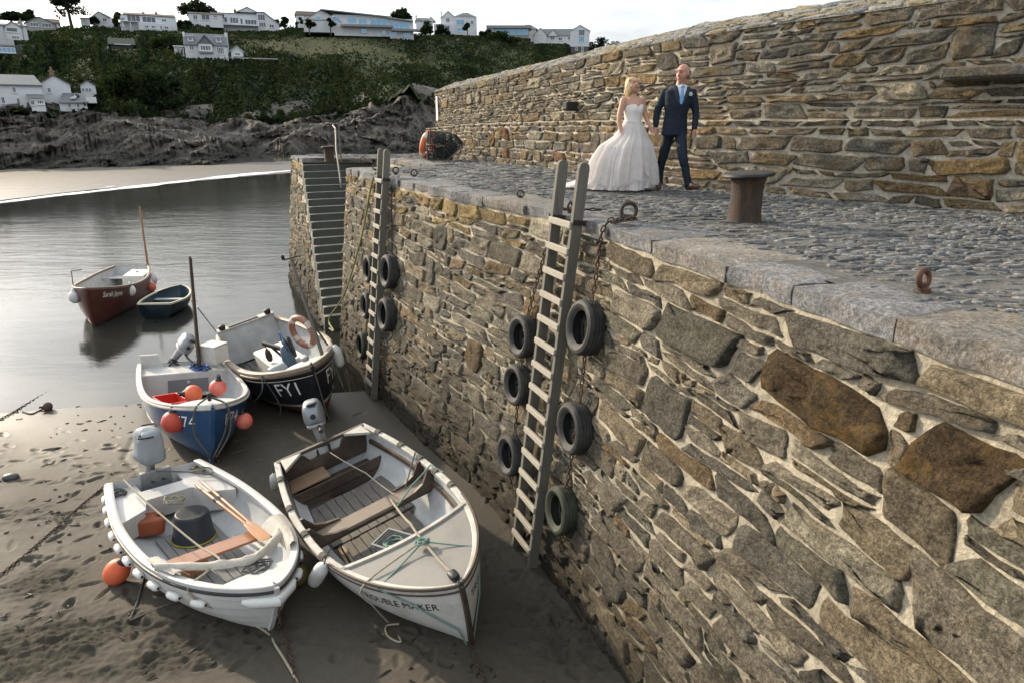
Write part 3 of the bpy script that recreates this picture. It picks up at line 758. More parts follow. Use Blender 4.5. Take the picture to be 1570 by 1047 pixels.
def sand_mat():
    m, nt, b = new_mat('damp_sand'); L = nt.links.new; v = vec_of(nt, 'pos')
    wet = nd(nt, 'ShaderNodeAttribute', attribute_name='wet').outputs['Fac']; ch = nd(nt, 'ShaderNodeAttribute', attribute_name='churn').outputs['Fac']
    n1 = noise_n(nt, v, .9, 6, .6); n2 = noise_n(nt, v, 14, 6, .7); n3 = noise_n(nt, v, 160, 3, .7)
    c = mix_n(nt, rng(nt, n1, .3, .7, 0, 1), (.047, .039, .027), (.068, .057, .041))
    c = mix_n(nt, 1, c, rng(nt, n2, .3, .7, .8, 1.18), 'MULTIPLY'); c = mix_n(nt, 1, c, rng(nt, n3, .2, .8, .75, 1.25), 'MULTIPLY')
    c = mix_n(nt, math_n(nt, 'MULTIPLY', ch, .65), c, (.030, .026, .018))
    c = mix_n(nt, math_n(nt, 'MULTIPLY', wet, .35), c, (.05, .045, .036))
    L(c, b.inputs['Base Color'])
    r = math_n(nt, 'SUBTRACT', math_n(nt, 'ADD', .75, math_n(nt, 'MULTIPLY', ch, .3)), math_n(nt, 'MULTIPLY', wet, .36)); L(math_n(nt, 'ADD', r, rng(nt, n1, .3, .7, -.06, .06)), b.inputs['Roughness'])
    b.inputs['Specular IOR Level'].default_value = .5
    h = math_n(nt, 'ADD', math_n(nt, 'ADD', math_n(nt, 'MULTIPLY', n2, .6), math_n(nt, 'MULTIPLY', noise_n(nt, v, 48, 5, .75), .8)), math_n(nt, 'MULTIPLY', n3, .3))
    bp = nd(nt, 'ShaderNodeBump'); bp.inputs['Distance'].default_value = .012; L(h, bp.inputs['Height']); L(rng(nt, wet, 0, 1, .55, .08), bp.inputs['Strength']); L(bp.outputs[0], b.inputs['Normal'])
    return m
M_sand = sand_mat(); build_sand()
# ---------------------------------------------------------------- sea
def water_mat():
    m, nt, b = new_mat('harbour_water'); L = nt.links.new; v = vec_of(nt, 'pos'); out = nt.nodes['Material Output']
    dep = nd(nt, 'ShaderNodeAttribute', attribute_name='depth').outputs['Fac']
    dif = nd(nt, 'ShaderNodeBsdfDiffuse'); dif.inputs['Color'].default_value = (.075, .082, .072, 1)
    tr = nd(nt, 'ShaderNodeBsdfTransparent'); tr.inputs['Color'].default_value = (.80, .80, .72, 1)
    body = nd(nt, 'ShaderNodeMixShader'); L(rng(nt, dep, 0, .5, .0, 1), body.inputs[0]); L(tr.outputs[0], body.inputs[1]); L(dif.outputs[0], body.inputs[2])
    gl = nd(nt, 'ShaderNodeBsdfGlossy'); gl.inputs['Roughness'].default_value = .06
    fr = nd(nt, 'ShaderNodeFresnel'); fr.inputs['IOR'].default_value = 1.34
    mp = nd(nt, 'ShaderNodeMapping'); mp.inputs['Scale'].default_value = (.6, 1.9, 1); mp.inputs['Rotation'].default_value = (0, 0, .35); L(v, mp.inputs[0])
    w1 = noise_n(nt, mp.outputs[0], 1.1, 4, .55); w2 = noise_n(nt, mp.outputs[0], 6.5, 4, .6); w3 = noise_n(nt, mp.outputs[0], .25, 3, .5)
    h = math_n(nt, 'ADD', math_n(nt, 'ADD', math_n(nt, 'MULTIPLY', w1, 1.0), math_n(nt, 'MULTIPLY', w2, .30)), math_n(nt, 'MULTIPLY', w3, 1.6))
    bp = nd(nt, 'ShaderNodeBump'); bp.inputs['Distance'].default_value = .16; L(h, bp.inputs['Height'])
    L(rng(nt, dep, 0.0, .35, .008, .16), bp.inputs['Strength'])
    L(bp.outputs[0], gl.inputs['Normal']); L(bp.outputs[0], fr.inputs['Normal'])
    mx = nd(nt, 'ShaderNodeMixShader'); L(fr.outputs[0], mx.inputs[0]); L(body.outputs[0], mx.inputs[1]); L(gl.outputs[0], mx.inputs[2]); L(mx.outputs[0], out.inputs[0])
    return m
def build_sea():
    xs = np.r_[np.linspace(-900, -120, 10), np.arange(-110, -16, 2.0), np.arange(-16, 4, .25), np.linspace(6, 900, 16)]; ys = np.r_[np.arange(10, 26, .25), np.arange(26, 130, 2.0), np.linspace(135, 1200, 12)]
    X, Y = np.meshgrid(xs, ys, indexing='ij'); D = np.clip(SEA_Z-sand_base(X, Y), 0, 3)
    o = link('sea', np_mesh('sea', np.stack([X, Y, 0*X+SEA_Z], -1).reshape(-1, 3), grid_faces(len(xs), len(ys)), water_mat(), True, attrs={'depth': D.ravel()})); tag(o, 'calm harbour water with small ripples', None, None, 'structure')
build_sea()
def build_foam():
    """low line of breaking foam where the swell meets the far sand"""
    rnd = random.Random(4); M = mk('foam_white', (.82, .84, .84), .7, .12, 3, .6, 12, space='pos', bdist=.05); mb = MB()
    P = [pix_z(x, y, SEA_Z) for x, y in ((-40, 316), (60, 303), (150, 293), (250, 282), (330, 273), (400, 266), (470, 260))]; c = Curve2([p[:2] for p in P])
    rows = []
    for s in np.arange(0, c.L, .22):
        p = c.at(s); n = c.nor(s); f = s/c.L; w = .25+1.5*abs(vfbm(np.array([s*.16]), np.array([3.]), 4)[0])*(.7+1.2*f); o = .8*vfbm(np.array([s*.1]), np.array([9.]), 4)[0]
        rows.append([(*(p+n*(o+w*k)), SEA_Z+.006+.07*math.sin(PI*(k+1)/2)*(.6+.4*rnd.random())) for k in np.linspace(-1, 1, 6)])
    mb.grid(rows, flip=True)
    for (x0, y0, x1, y1, ww) in ((360, 262.5, 450, 259, .5), (230, 268, 300, 263, .35), (150, 290, 280, 268, .25)):
        a = pix_z(x0, y0, SEA_Z); b = pix_z(x1, y1, SEA_Z); rows = []
        for t in np.linspace(0, 1, 60):
            p = a*(1-t)+b*t; n = np.array([-(b-a)[1], (b-a)[0]]); n = n/np.linalg.norm(n); w = ww*math.sin(PI*t)**.5*(.3+abs(vfbm(np.array([t*9]), np.array([y0]), 4)[0])*2.2)
            rows.append([(*(p[:2]+n*w*k), SEA_Z+.008+.03*math.sin(PI*(k+1)/2)) for k in np.linspace(-1, 1, 5)])
        mb.grid(rows, flip=True)
    o = mb.build('foam', M); tag(o, 'white line of foam at the far water edge', None, None, 'stuff')
build_foam()
# ---------------------------------------------------------------- hill and cliffs
HX = [-900, -300, 0, 75, 150, 230, 320, 430, 520, 630, 720, 830, 900, 1000, 1250]
HP = [[(70, 262), (80, 215), (92, 168), (140, 110), (180, 60), (230, 42)],
      [(85, 255), (95, 215), (106, 168), (150, 112), (190, 62), (235, 42)],
      [(90, 253), (100, 215), (110, 168), (152, 110), (185, 64), (230, 44)],
      [(90, 253), (100, 215), (111, 168), (152, 110), (185, 64), (230, 44)],
      [(92, 251), (101, 212), (112, 176), (136, 124), (185, 64), (230, 42)],
      [(93, 250), (103, 207), (116, 184), (142, 124), (190, 58), (230, 43)],
      [(95, 250), (106, 207), (119, 190), (160, 92), (195, 56), (230, 44)],
      [(98, 248), (110, 207), (124, 184), (165, 96), (205, 58), (245, 47)],
      [(106, 243), (117, 207), (131, 172), (180, 96), (228, 56), (258, 48)],
      [(114, 240), (124, 200), (134, 140), (190, 100), (238, 60), (264, 54)],
      [(128, 238), (139, 205), (153, 165), (200, 105), (248, 62), (277, 57)],
      [(140, 236), (150, 205), (165, 160), (215, 100), (258, 72), (286, 66)],
      [(150, 234), (165, 200), (180, 150), (225, 105), (270, 82), (300, 76)],
      [(170, 230), (185, 200), (200, 150), (240, 112), (290, 96), (330, 88)],
      [(230, 225), (250, 200), (270, 150), (300, 130), (340, 115), (380, 105)]]
def hill_ctrl():
    out = []
    for x, pr in zip(HX, HP):
        P = [pix_d(x, y, d) for d, y in pr]; P[0][2] = min(P[0][2], -4.3)
        d0 = P[0].copy(); u = d0[:2]/np.linalg.norm(d0[:2]); a = np.array([*(d0[:2]-u*8), -6.5]); e = P[-1].copy(); b1 = np.array([*(e[:2]*1.12), e[2]-1.5]); b2 = np.array([*(e[:2]*1.8), e[2]-14])
        out.append([a]+P+[b1, b2])
    return np.array(out)
HC = hill_ctrl()                 # columns x 9 rows x 3
def hill_at(cx, r):
    """cx photo column of the base ray, r row parameter 0..8 (arrays)"""
    cx = np.asarray(cx, float); r = np.asarray(r, float); i = np.clip(np.searchsorted(HX, cx)-1, 0, len(HX)-2); X0 = np.array(HX)[i]; X1 = np.array(HX)[i+1]; t = (cx-X0)/(X1-X0); t = t*t*(3-2*t)*.5+t*.5
    j = np.clip(np.floor(r).astype(int), 0, 7); f = r-j
    g = lambda a, b: HC[a, b]
    return ((g(i, j)*(1-f)[..., None]+g(i, j+1)*f[..., None])*(1-t)[..., None]+(g(i+1, j)*(1-f)[..., None]+g(i+1, j+1)*f[..., None])*t[..., None])
def rock_mat():
    m, nt, b = new_mat('cliff_rock'); L = nt.links.new; v = vec_of(nt, 'pos')
    mp = nd(nt, 'ShaderNodeMapping'); mp.inputs['Scale'].default_value = (1, 1, .45); mp.inputs['Rotation'].default_value = (.4, .5, 0); L(v, mp.inputs[0])
    n1 = noise_n(nt, mp.outputs[0], .35, 8, .7); n2 = noise_n(nt, v, 1.6, 7, .7); n3 = noise_n(nt, v, .12, 5, .6)
    c = mix_n(nt, rng(nt, n1, .35, .65, 0, 1), (.048, .045, .040), (.26, .232, .195)); c = mix_n(nt, rng(nt, n3, .5, .68, 0, .3), c, (.15, .115, .09)); c = mix_n(nt, 1, c, rng(nt, n2, .3, .7, .6, 1.4), 'MULTIPLY')
    sep = nd(nt, 'ShaderNodeSeparateXYZ'); L(v, sep.inputs[0]); k = rng(nt, math_n(nt, 'ADD', sep.outputs[2], math_n(nt, 'MULTIPLY', n1, 3)), -.5, -2.2, 0, .8); c = mix_n(nt, k, c, (.035, .035, .028))
    L(c, b.inputs['Base Color']); b.inputs['Roughness'].default_value = .85; b.inputs['Specular IOR Level'].default_value = .25
    L(bump_n(nt, math_n(nt, 'ADD', n1, math_n(nt, 'MULTIPLY', n2, .7)), 1.0, 1.6), b.inputs['Normal']); return m
def green_mat():
    m, nt, b = new_mat('hillside_turf'); L = nt.links.new; v = vec_of(nt, 'pos'); gr = nd(nt, 'ShaderNodeAttribute', attribute_name='grass').outputs['Fac']
    n1 = noise_n(nt, v, .12, 7, .65); n2 = noise_n(nt, v, 1.1, 7, .7)
    c = mix_n(nt, rng(nt, n1, .35, .65, 0, 1), (.022, .034, .016), (.045, .06, .024)); c = mix_n(nt, gr, c, mix_n(nt, n2, (.045, .054, .022), (.08, .078, .034)))
    c = mix_n(nt, 1, c, rng(nt, n2, .3, .7, .6, 1.4), 'MULTIPLY'); L(c, b.inputs['Base Color']); b.inputs['Roughness'].default_value = .9; b.inputs['Specular IOR Level'].default_value = .1
    L(bump_n(nt, n2, .9, .6), b.inputs['Normal']); return m
def leaf_mat(name, base=(.05, .07, .03)):
    m, nt, b = new_mat(name); L = nt.links.new; at = nd(nt, 'ShaderNodeAttribute', attribute_name='Col'); c = mix_n(nt, 1, at.outputs['Color'], base, 'MULTIPLY')
    L(c, b.inputs['Base Color']); b.inputs['Roughness'].default_value = .9; b.inputs['Specular IOR Level'].default_value = .04
    out = nt.nodes['Material Output']; tr = nd(nt, 'ShaderNodeBsdfTranslucent'); L(mix_n(nt, 1, c, (1.3, 1.4, .7), 'MULTIPLY'), tr.inputs['Color']); mx = nd(nt, 'ShaderNodeMixShader'); mx.inputs[0].default_value = .25
    L(b.outputs[0], mx.inputs[1]); L(tr.outputs[0], mx.inputs[2]); L(mx.outputs[0], out.inputs[0]); return m
M_leaf = leaf_mat('leaves', (.020, .029, .017))
def leaf_quads(C, S, rs, flat=.0):
    """one quad per centre C with size S, random facing"""
    n = len(C); a = rs.normal(size=(n, 3)); a[:, 2] *= (1-flat); a /= np.linalg.norm(a, axis=1)[:, None]; b = rs.normal(size=(n, 3)); b -= (b*a).sum(1)[:, None]*a; b /= np.linalg.norm(b, axis=1)[:, None]
    s = (S/2)[:, None]; V = np.stack([C-a*s-b*s*.6, C+a*s-b*s*.45, C+a*s*.9+b*s*.6, C-a*s*.8+b*s*.5], 1).reshape(-1, 3); F = np.arange(4*n).reshape(n, 4); return V, F
def grass_mask(cx, r):
    cx = np.asarray(cx, float); r = np.asarray(r, float)
    g = np.exp(-((cx-520)/120)**2-((r-4.55)/.42)**2)+.8*np.exp(-((cx-440)/70)**2-((r-4.6)/.3)**2)+.5*np.exp(-((cx-600)/60)**2-((r-4.05)/.08)**2)+.5*np.exp(-((cx-690)/50)**2-((r-4.1)/.1)**2)
    return np.clip(g*1.2, 0, 1)
def build_hill():
    nc = 640; cx = np.interp(np.linspace(0, 1, nc), [0, .12, .92, 1], [-900, -60, 960, 1250])
    # rock
    rr = np.r_[np.linspace(0, 1, 6)[:-1], np.linspace(1, 3.25, 110)]; CXg, Rg = np.meshgrid(cx, rr, indexing='ij'); P = hill_at(CXg, Rg)
    a = sstep(.7, 1.2, Rg)*sstep(3.25, 3.0, Rg); u = P[..., :2]/np.linalg.norm(P[..., :2], axis=-1)[..., None]; sh = P.shape[:2]; f1 = np.zeros(sh); f2 = np.zeros(sh)
    for i in range(sh[0]):
        for j in range(5, sh[1]):
            x, y, z = P[i, j]; q = Vector((x*.8+z*.55, y*.5, z-x*.35)); f1[i, j] = mnoise.fractal(q*.085, .9, 2.1, 5); f2[i, j] = mnoise.ridged_multi_fractal(q*Vector((.16, .12, .24)) if False else Vector((q.x*.15, q.y*.12, q.z*.24)), .9, 2.2, 5, 1.0, 2.0)-1.1
    f3 = vfbm(CXg*.22+P[..., 2]*.8, P[..., 2]*.7-CXg*.1, 4, .65); f1 = np.round(f1*5)/5*.6+f1*.4
    rad = a*(6.0*f1-2.6*f2+1.3*f3); P[..., :2] += u*rad[..., None]; P[..., 2] += a*(1.9*f1+1.0*f2)*sstep(1.0, 1.7, Rg)
    o = link('cliff', np_mesh('cliff', P.reshape(-1, 3), grid_faces(nc, len(rr)), rock_mat(), True)); tag(o, 'dark craggy rocks and cliff below the green hill', None, None, 'structure')
    o.data.set_sharp_from_angle(angle=R(32))
    # green slope
    rr = np.r_[np.linspace(2.7, 6.3, 130), np.linspace(6.4, 8, 14)]; CXg, Rg = np.meshgrid(cx, rr, indexing='ij'); P = hill_at(CXg, Rg); g = grass_mask(CXg, Rg)
    lobes = vfbm(CXg*.02, Rg*1.6, 5, .55); edge = sstep(2.7, 3.2, Rg)
    P[..., 2] += (1.8*lobes+.8*vfbm(CXg*.08, Rg*6, 4))*(1-.75*g)*edge-1.6*(1-edge)*(.4-2.4*vfbm(CXg*.03, Rg*0+4, 4)); 
    o = link('hillside', np_mesh('hillside', P.reshape(-1, 3), grid_faces(nc, len(rr)), green_mat(), True, attrs={'grass': g.ravel()})); tag(o, 'steep green hillside across the bay', None, None, 'structure')
    # scrub
    rs = np.random.RandomState(12); n = 210000
    c = rs.uniform(-120, 960, n); r = 2.75+3.6*rs.rand(n)**.85; gm = grass_mask(c, r); dens = .45+.9*vfbm(c*.03, r*2.6, 5); keep = (rs.rand(n) < np.clip(dens+.35, .12, 1)*(1-.93*gm)) & ~((r > 5.0) & (rs.rand(n) < .35))
    c, r, dens = c[keep], r[keep], dens[keep]; Q = hill_at(c, r); lob = vfbm(c*.02, r*1.6, 5, .55); Q[:, 2] += 1.8*lob+.8*vfbm(c*.08, r*6, 4)
    clump = np.clip(vfbm(c*.11, r*9, 4, .6)+.25, 0, 1); Q[:, 2] += rs.rand(len(c))*(.3+1.9*clump*np.where(c < 330, 1, .55))
    V, F = leaf_quads(Q, rs.uniform(.28, .66, len(c)), rs); k = np.where(c < 330, .55+.75*clump+.25*rs.rand(len(c)), .72+.35*clump+.12*rs.rand(len(c)))[:, None]; sp = vfbm(c*.05+40, r*4, 3)[:, None]
    col = np.where(sp > .12, np.array([[1.15, 1.05, .75]]), np.where(sp < -.15, np.array([[.75, .9, .85]]), np.array([[.9, 1., .8]])))*k
    o = link('scrub', np_mesh('scrub', V, F, M_leaf, False, np.repeat(col, 4, 0))); tag(o, 'dense dark bushes and brambles covering the hillside', None, None, 'stuff')
build_hill()
# ================================================================== THINGS ON AND ALONG THE QUAY
M_wood = mk('weathered_oak', (.135, .125, .105), .8, .35, 6, .5, 30, stretch=(6, 6, .8), bdist=.008, dirt=(.10, .10, .075), dfac=.5)
M_rung = mk('worn_rung', (.33, .30, .245), .8, .3, 7, .5, 30, stretch=(1, 8, 8), bdist=.006)
M_rubber = mk('tyre_rubber', (.028, .028, .028), .7, .3, 6, .4, 60, dirt=(.10, .095, .085), dfac=.55, ds=4, spec=.35, bdist=.006)
M_rubber_g = mk('tyre_algae', (.032, .035, .027), .75, .35, 6, .4, 60, dirt=(.075, .085, .05), dfac=.8, ds=4, spec=.3, bdist=.006)
M_iron = mk('rusty_iron', (.055, .04, .032), .75, .5, 9, .7, 45, metal=.35, dirt=(.16, .075, .03), dfac=.8, ds=6, space='pos', bdist=.008)
M_iron_d = mk('dark_iron', (.035, .033, .032), .6, .4, 12, .5, 60, metal=.5, dirt=(.09, .055, .03), dfac=.5, ds=9, bdist=.005)
M_rust = mk('bollard_rust', (.045, .03, .022), .8, .5, 7, .8, 35, metal=.2, dirt=(.11, .058, .03), dfac=.7, ds=5, space='pos', bdist=.012, stretch=(3, 3, .7))
def frame_at(s, tilt=True):
    t = QC.tan(s); n = QC.nor(s); T = Vector((*t, 0)); up = Vector((n[0]*-BATTER, n[1]*-BATTER, 1)).normalized() if tilt else Vector((0, 0, 1)); N = T.cross(up)
    if N.dot(Vector((*n, 0))) < 0: N = -N
    return T, N.normalized(), up
def pix_off(x, y, d):
    """point on the surface d proud of the quay face seen at this pixel"""
    w = ray(x, y); lo = None
    for t in np.arange(2, 40, .01):
        p = CAM+w*t; s = QC.closest(p); q = qpt(s, p[2]); n = QC.nor(s)
        if (p[:2]-q[:2]) @ n < d: return s, p[2], p
def ladder(s, w, ztop, zbot, nr, label, zfirst=-.07, step=.287):
    p0 = qpt(s, zbot, .15); root = empty('quay_ladder', tuple(p0), label=label, cat='ladder', group='timber ladders down the quay wall'); B = Vector(p0)
    T, N, up = frame_at(s); L = (ztop-zbot)/up.z
    for sg in (-1, 1):
        mb = MB(); c = T*(w/2*sg); hw, hd = .028, .062; prof = [(-hd, 0), (hd, 0), (hd, L-.06), (hd*.86, L-.025), (hd*.45, L-.004), (0, L), (-hd*.45, L-.004), (-hd*.86, L-.025), (-hd, L-.06)]
        k = len(prof); vs = [c+T*(hw*q)+N*a+up*b for q in (-1, 1) for a, b in prof]; mb.add(vs, [tuple(range(k)), tuple(range(2*k-1, k-1, -1))]+[(i, i+k, (i+1) % k+k, (i+1) % k) for i in range(k)])
        mb.build('rail', M_wood, root, False)
    rnd = random.Random(int(s*10))
    me = None
    for i in range(nr):
        z = zfirst-i*step; b = (z-zbot)/up.z; mb = MB(); c = N*.066+up*b+T*rnd.uniform(-.006, .006)
        mb.obox(c-T*(w/2+.022), c+T*(w/2+.022), .045, .075, up=tuple(up), bev=.008); o = mb.build('rung', M_rung, root, True, 30); o.rotation_euler = (0, 0, rnd.uniform(-.004, .004))
    mb = MB()
    for sg in (-1, 1):                                # straps holding it to the coping
        c = T*(w/2*sg)+up*((-.03-zbot)/up.z); mb.obox(c-N*.35+T*.045*sg, c+N*.07+T*.045*sg, .012, .05, bev=.003); mb.obox(c-N*.35-T*.045*sg, c+N*.07-T*.045*sg, .012, .05, bev=.003)
    mb.build('bracket', M_iron_d, root, True, 30)
    return root
s_lad = QC.closest((.70, 7.80)); s_lad2 = QC.closest(pix_z(592, 272, 0)[:2]+np.array([.12, .06]))
ladder(s_lad, .50, .60, -4.42, 15, 'tall weathered wooden ladder with tyres on both sides, nearest the camera')
ladder(s_lad2, .38, .52, -4.42, 15, 'narrow wooden ladder on the quay wall close to the stone steps')
# ---- tyres
def tyre_mesh(name, mat, r=.29, w=.20):
    mb = MB(); h = w/2; ri = r*.60
    prof = [(ri, -h*.62), (ri+.012, -h*.72), (ri+.03, -h*.93), (r*.82, -h*1.04), (r*.93, -h*.92), (r*.975, -h*.74), (r, -h*.62)]
    for k in (-.36, 0, .36): prof += [(r, h*(k-.07)), (r-.009, h*(k-.055)), (r-.009, h*(k+.055)), (r, h*(k+.07))]
    prof += [(r, h*.62), (r*.975, h*.74), (r*.93, h*.92), (r*.82, h*1.04), (ri+.03, h*.93), (ri+.012, h*.72), (ri, h*.62), (ri+.02, h*.5), (r-.035, h*.55), (r-.03, 0), (r-.035, -h*.55), (ri+.02, -h*.5)]
    mb.lathe(prof, 44, closed=True); vs = []
    for i, v in enumerate(mb.v):
        k = i % 44; rr = math.hypot(v[0], v[1]); q = v
        if rr > r*.95 and k % 2 == 0: q = (v[0]*.983, v[1]*.983, v[2])
        vs.append(q)
    mb.v = vs; return mb.mesh(name, mat, True, 35)
TY = tyre_mesh('tyre', M_rubber); TYG = tyre_mesh('tyre', M_rubber_g)
def tyre(px, py, label, group, r=1.0, green=False, spin=0, tilt=0.0, d=.12):
    s, z, p = pix_off(px, py, d); T, N, up = frame_at(s); M = Matrix((T, N.cross(T), N)).transposed()
    if M.determinant() < 0: M = Matrix((-T, N.cross(-T), N)).transposed()
    c = Vector(qpt(s, z, d)); o = link('tyre', TYG if green else TY); o.matrix_world = Matrix.Translation(c) @ M.to_4x4() @ Matrix.Rotation(tilt, 4, 'X') @ Matrix.Rotation(spin, 4, 'Z') @ Matrix.Scale(r, 4)
    tag(o, label, 'tyre', group); return s, z, c
G1 = 'old tyre fenders hung beside the ladders'
t1 = [tyre(899, 503, 'biggest black tyre, top one to the right of the near ladder', G1, 1.04, tilt=.06), tyre(881, 655, 'grey scuffed tyre, middle of three right of the near ladder', G1, 1.02, spin=.4, tilt=-.04), tyre(862, 782, 'green algae covered tyre, lowest one right of the near ladder', G1, .98, True, .9)]
t2 = [tyre(803, 516, 'black tyre, top one to the left of the near ladder', G1, .95, spin=.2), tyre(795, 590, 'black tyre, middle one to the left of the near ladder', G1, .95, spin=1.1), tyre(784, 697, 'worn grey tyre, lowest one to the left of the near ladder', G1, .98, spin=.6)]
t3 = [tyre(568, 413, 'black tyre, top one left of the far ladder by the steps', G1, 1.0), tyre(563, 468, 'black tyre, middle one left of the far ladder by the steps', G1, .98, spin=.5), tyre(558, 530, 'tyre with yellow green growth, lowest left of the far ladder', G1, 1.02, True, 1.5)]
t4 = [tyre(598, 417, 'black tyre, upper one right of the far ladder', G1, 1.12, spin=.3), tyre(594, 483, 'black tyre, lower one right of the far ladder', G1, 1.12, spin=1.3)]
# ---- chains
def link_mesh(l=.085, w=.052, r=.009, mat=None):
    mb = MB(); a = (l-w)/2; R_ = w/2-r; P = [(a+R_*math.cos(t), R_*math.sin(t), 0) for t in np.linspace(-PI/2, PI/2, 6)]+[(-a+R_*math.cos(t), R_*math.sin(t), 0) for t in np.linspace(PI/2, 3*PI/2, 6)]
    mb.tube(P, r, 6, closed=True); return mb.mesh('link', mat or M_iron)
LK = link_mesh(); LKS = link_mesh(.062, .040, .0075)
def poly_sample(pts, step):
    P = np.array(pts, float); s = np.r_[0, np.cumsum(np.linalg.norm(np.diff(P, axis=0), axis=1))]; q = np.arange(step/2, s[-1], step)
    return np.stack([np.interp(q, s, P[:, i]) for i in range(3)], 1)
def chain(pts, label, group=None, me=None, step=.064, name='chain'):
    Q = poly_sample(pts, step); root = empty(name, tuple(Q[-1]), label=label, cat='chain', group=group); B = Vector(Q[-1])
    for i in range(len(Q)):
        d = Vector(Q[min(i+1, len(Q)-1)]-Q[max(i-1, 0)]); q = d.to_track_quat('X', 'Z') @ Quaternion((1, 0, 0), PI/2*(i % 2)+.5+.15*math.sin(i*2.3)); link('link', me or LK, root, Vector(Q[i])-B, q.to_euler())
    return root
def wall_line(s, zs, d): return [tuple(qpt(s, z, d)) for z in zs]
GC = 'rusty chains holding the tyres'
ring_c = pix_z(962, 338, .02)
sC = t1[0][0]
chain([tuple(ring_c+np.array([0, 0, .05])), tuple(pix_z(940, 341, .06)), tuple(qpt(sC, .055, -.30)), tuple(qpt(sC, .05, .02)), tuple(qpt(sC, -.06, .09)), tuple(qpt(sC+.02, -.6, .07)), tuple(qpt(t1[0][0], t1[0][1]+.2, .10)), tuple(qpt(t1[1][0], t1[1][1]+.2, .10)), tuple(qpt(t1[2][0], t1[2][1]+.2, .10)), tuple(qpt(t1[2][0], t1[2][1]-.55, .06))], 'heavy rusty chain from an iron ring down through the tyres right of near ladder', GC)
chain([tuple(qpt(s_lad+.1, .04, -.35)), tuple(qpt(s_lad+.42, .03, .0)), tuple(qpt(s_lad+.45, -.12, .07)), tuple(qpt(t2[0][0], t2[0][1]+.25, .09)), tuple(qpt(t2[1][0], t2[1][1]+.1, .1)), tuple(qpt(t2[2][0], t2[2][1]+.2, .1)), tuple(qpt(t2[2][0], -3.75, .07))], 'rusty chain hanging through the tyres left of the near ladder', GC)
chain([tuple(qpt(s_lad2+.30, .03, -.1)), tuple(qpt(s_lad2+.33, -.12, .06)), tuple(qpt(t3[0][0], t3[0][1]+.25, .09)), tuple(qpt(t3[1][0], t3[1][1]+.2, .1)), tuple(qpt(t3[2][0], t3[2][1]-.2, .1))], 'thin rusty chain through the tyres left of the far ladder', GC, LKS, .046)
chain([tuple(qpt(s_lad2-.25, .03, -.1)), tuple(qpt(s_lad2-.28, -.12, .06)), tuple(qpt(t4[0][0], t4[0][1]+.25, .09)), tuple(qpt(t4[1][0], t4[1][1]-.2, .1))], 'thin rusty chain through the tyres right of the far ladder', GC, LKS, .046)
# ---- mooring rings
def ring(px, py, R_, r, label, az=0.0, lean=0.0, mat=None, z=0):
    c = pix_z(px, py, z); c[2] += float(zdeck(c[1])); root = empty('mooring_ring', tuple(c), (0, 0, az), label=label, cat='mooring ring', group='iron mooring rings on the quay edge')
    mb = MB(); mb.tube([(R_*math.cos(t), lean*R_*(1+math.sin(t)), R_+.02+R_*math.sin(t)) for t in np.linspace(0, 2*PI, 22, endpoint=False)], r, 8, closed=True); mb.build('ring', mat or M_iron, root)
    mb = MB(); mb.lathe([(r*2.2, -.02), (r*2.4, .012), (r*1.3, .02), (r*1.1, .045), (r*.4, .05)], 12); mb.build('eye_bolt', mat or M_iron, root)
M_rring = mk('orange_rust', (.085, .042, .024), .8, .45, 9, .7, 50, metal=.2, dirt=(.17, .08, .035), dfac=.8, ds=7, bdist=.008)
ring(1415, 445, .052, .019, 'small bright rusty ring standing on the nearest coping slab', .5, .15, M_rring)
ring(964, 339, .085, .021, 'large iron ring on the quay edge holding a heavy chain', .2, .1)
ring(798, 305, .046, .012, 'small dark ring on the quay left of the near ladder', .1)
ring(874, 327, .05, .014, 'small iron ring just behind the near ladder rails', .9)
ring(635, 272, .058, .015, 'iron ring on the quay edge right of the far ladder', .2)
ring(607, 268, .06, .015, 'dark iron ring close behind the far ladder rails', .5)
ring(575, 262, .05, .013, 'small dark ring left of the far ladder on the deck', .1)
ring(556, 247, .055, .013, 'tiny ring far out on the deck near the step handrail', .1)
# ---- bollards
def bollard(px, py, k, label):
    c = pix_z(px, py, 0); c[2] += float(zdeck(c[1]))-.02; root = empty('mooring_bollard', tuple(c), label=label, cat='bollard', group='iron bollards on the quay'); n = 30
    mb = MB(); mb.lathe([(.20*k, 0), (.185*k, .03*k), (.172*k, .12*k), (.166*k, .3*k), (.172*k, .42*k), (.19*k, .475*k), (.20*k, .49*k)], n); mb.v = [(x*(1+.03*mnoise.noise(Vector((x*9, y*9, z*5)))), y*(1+.03*mnoise.noise(Vector((x*9+4, y*9, z*5)))), z) for x, y, z in mb.v]; mb.build('post', M_rust, root, True, 50)
    mb = MB(); mb.lathe([(.19*k, .482*k), (.262*k, .492*k), (.275*k, .507*k), (.268*k, .528*k), (.235*k, .54*k), (.10*k, .545*k), (0.0, .547*k)], n); mb.v = [(x, y, z+.018*k*x/.27+.006*mnoise.noise(Vector((x*8, y*8, 0)))) for x, y, z in mb.v]; mb.build('cap', M_iron_d, root, True, 40)
bollard(1141, 338, .98, 'big rusty mushroom-topped bollard standing on the cobbles')
bollard(505, 243, .78, 'dark iron bollard at the far end of the quay behind the handrail')
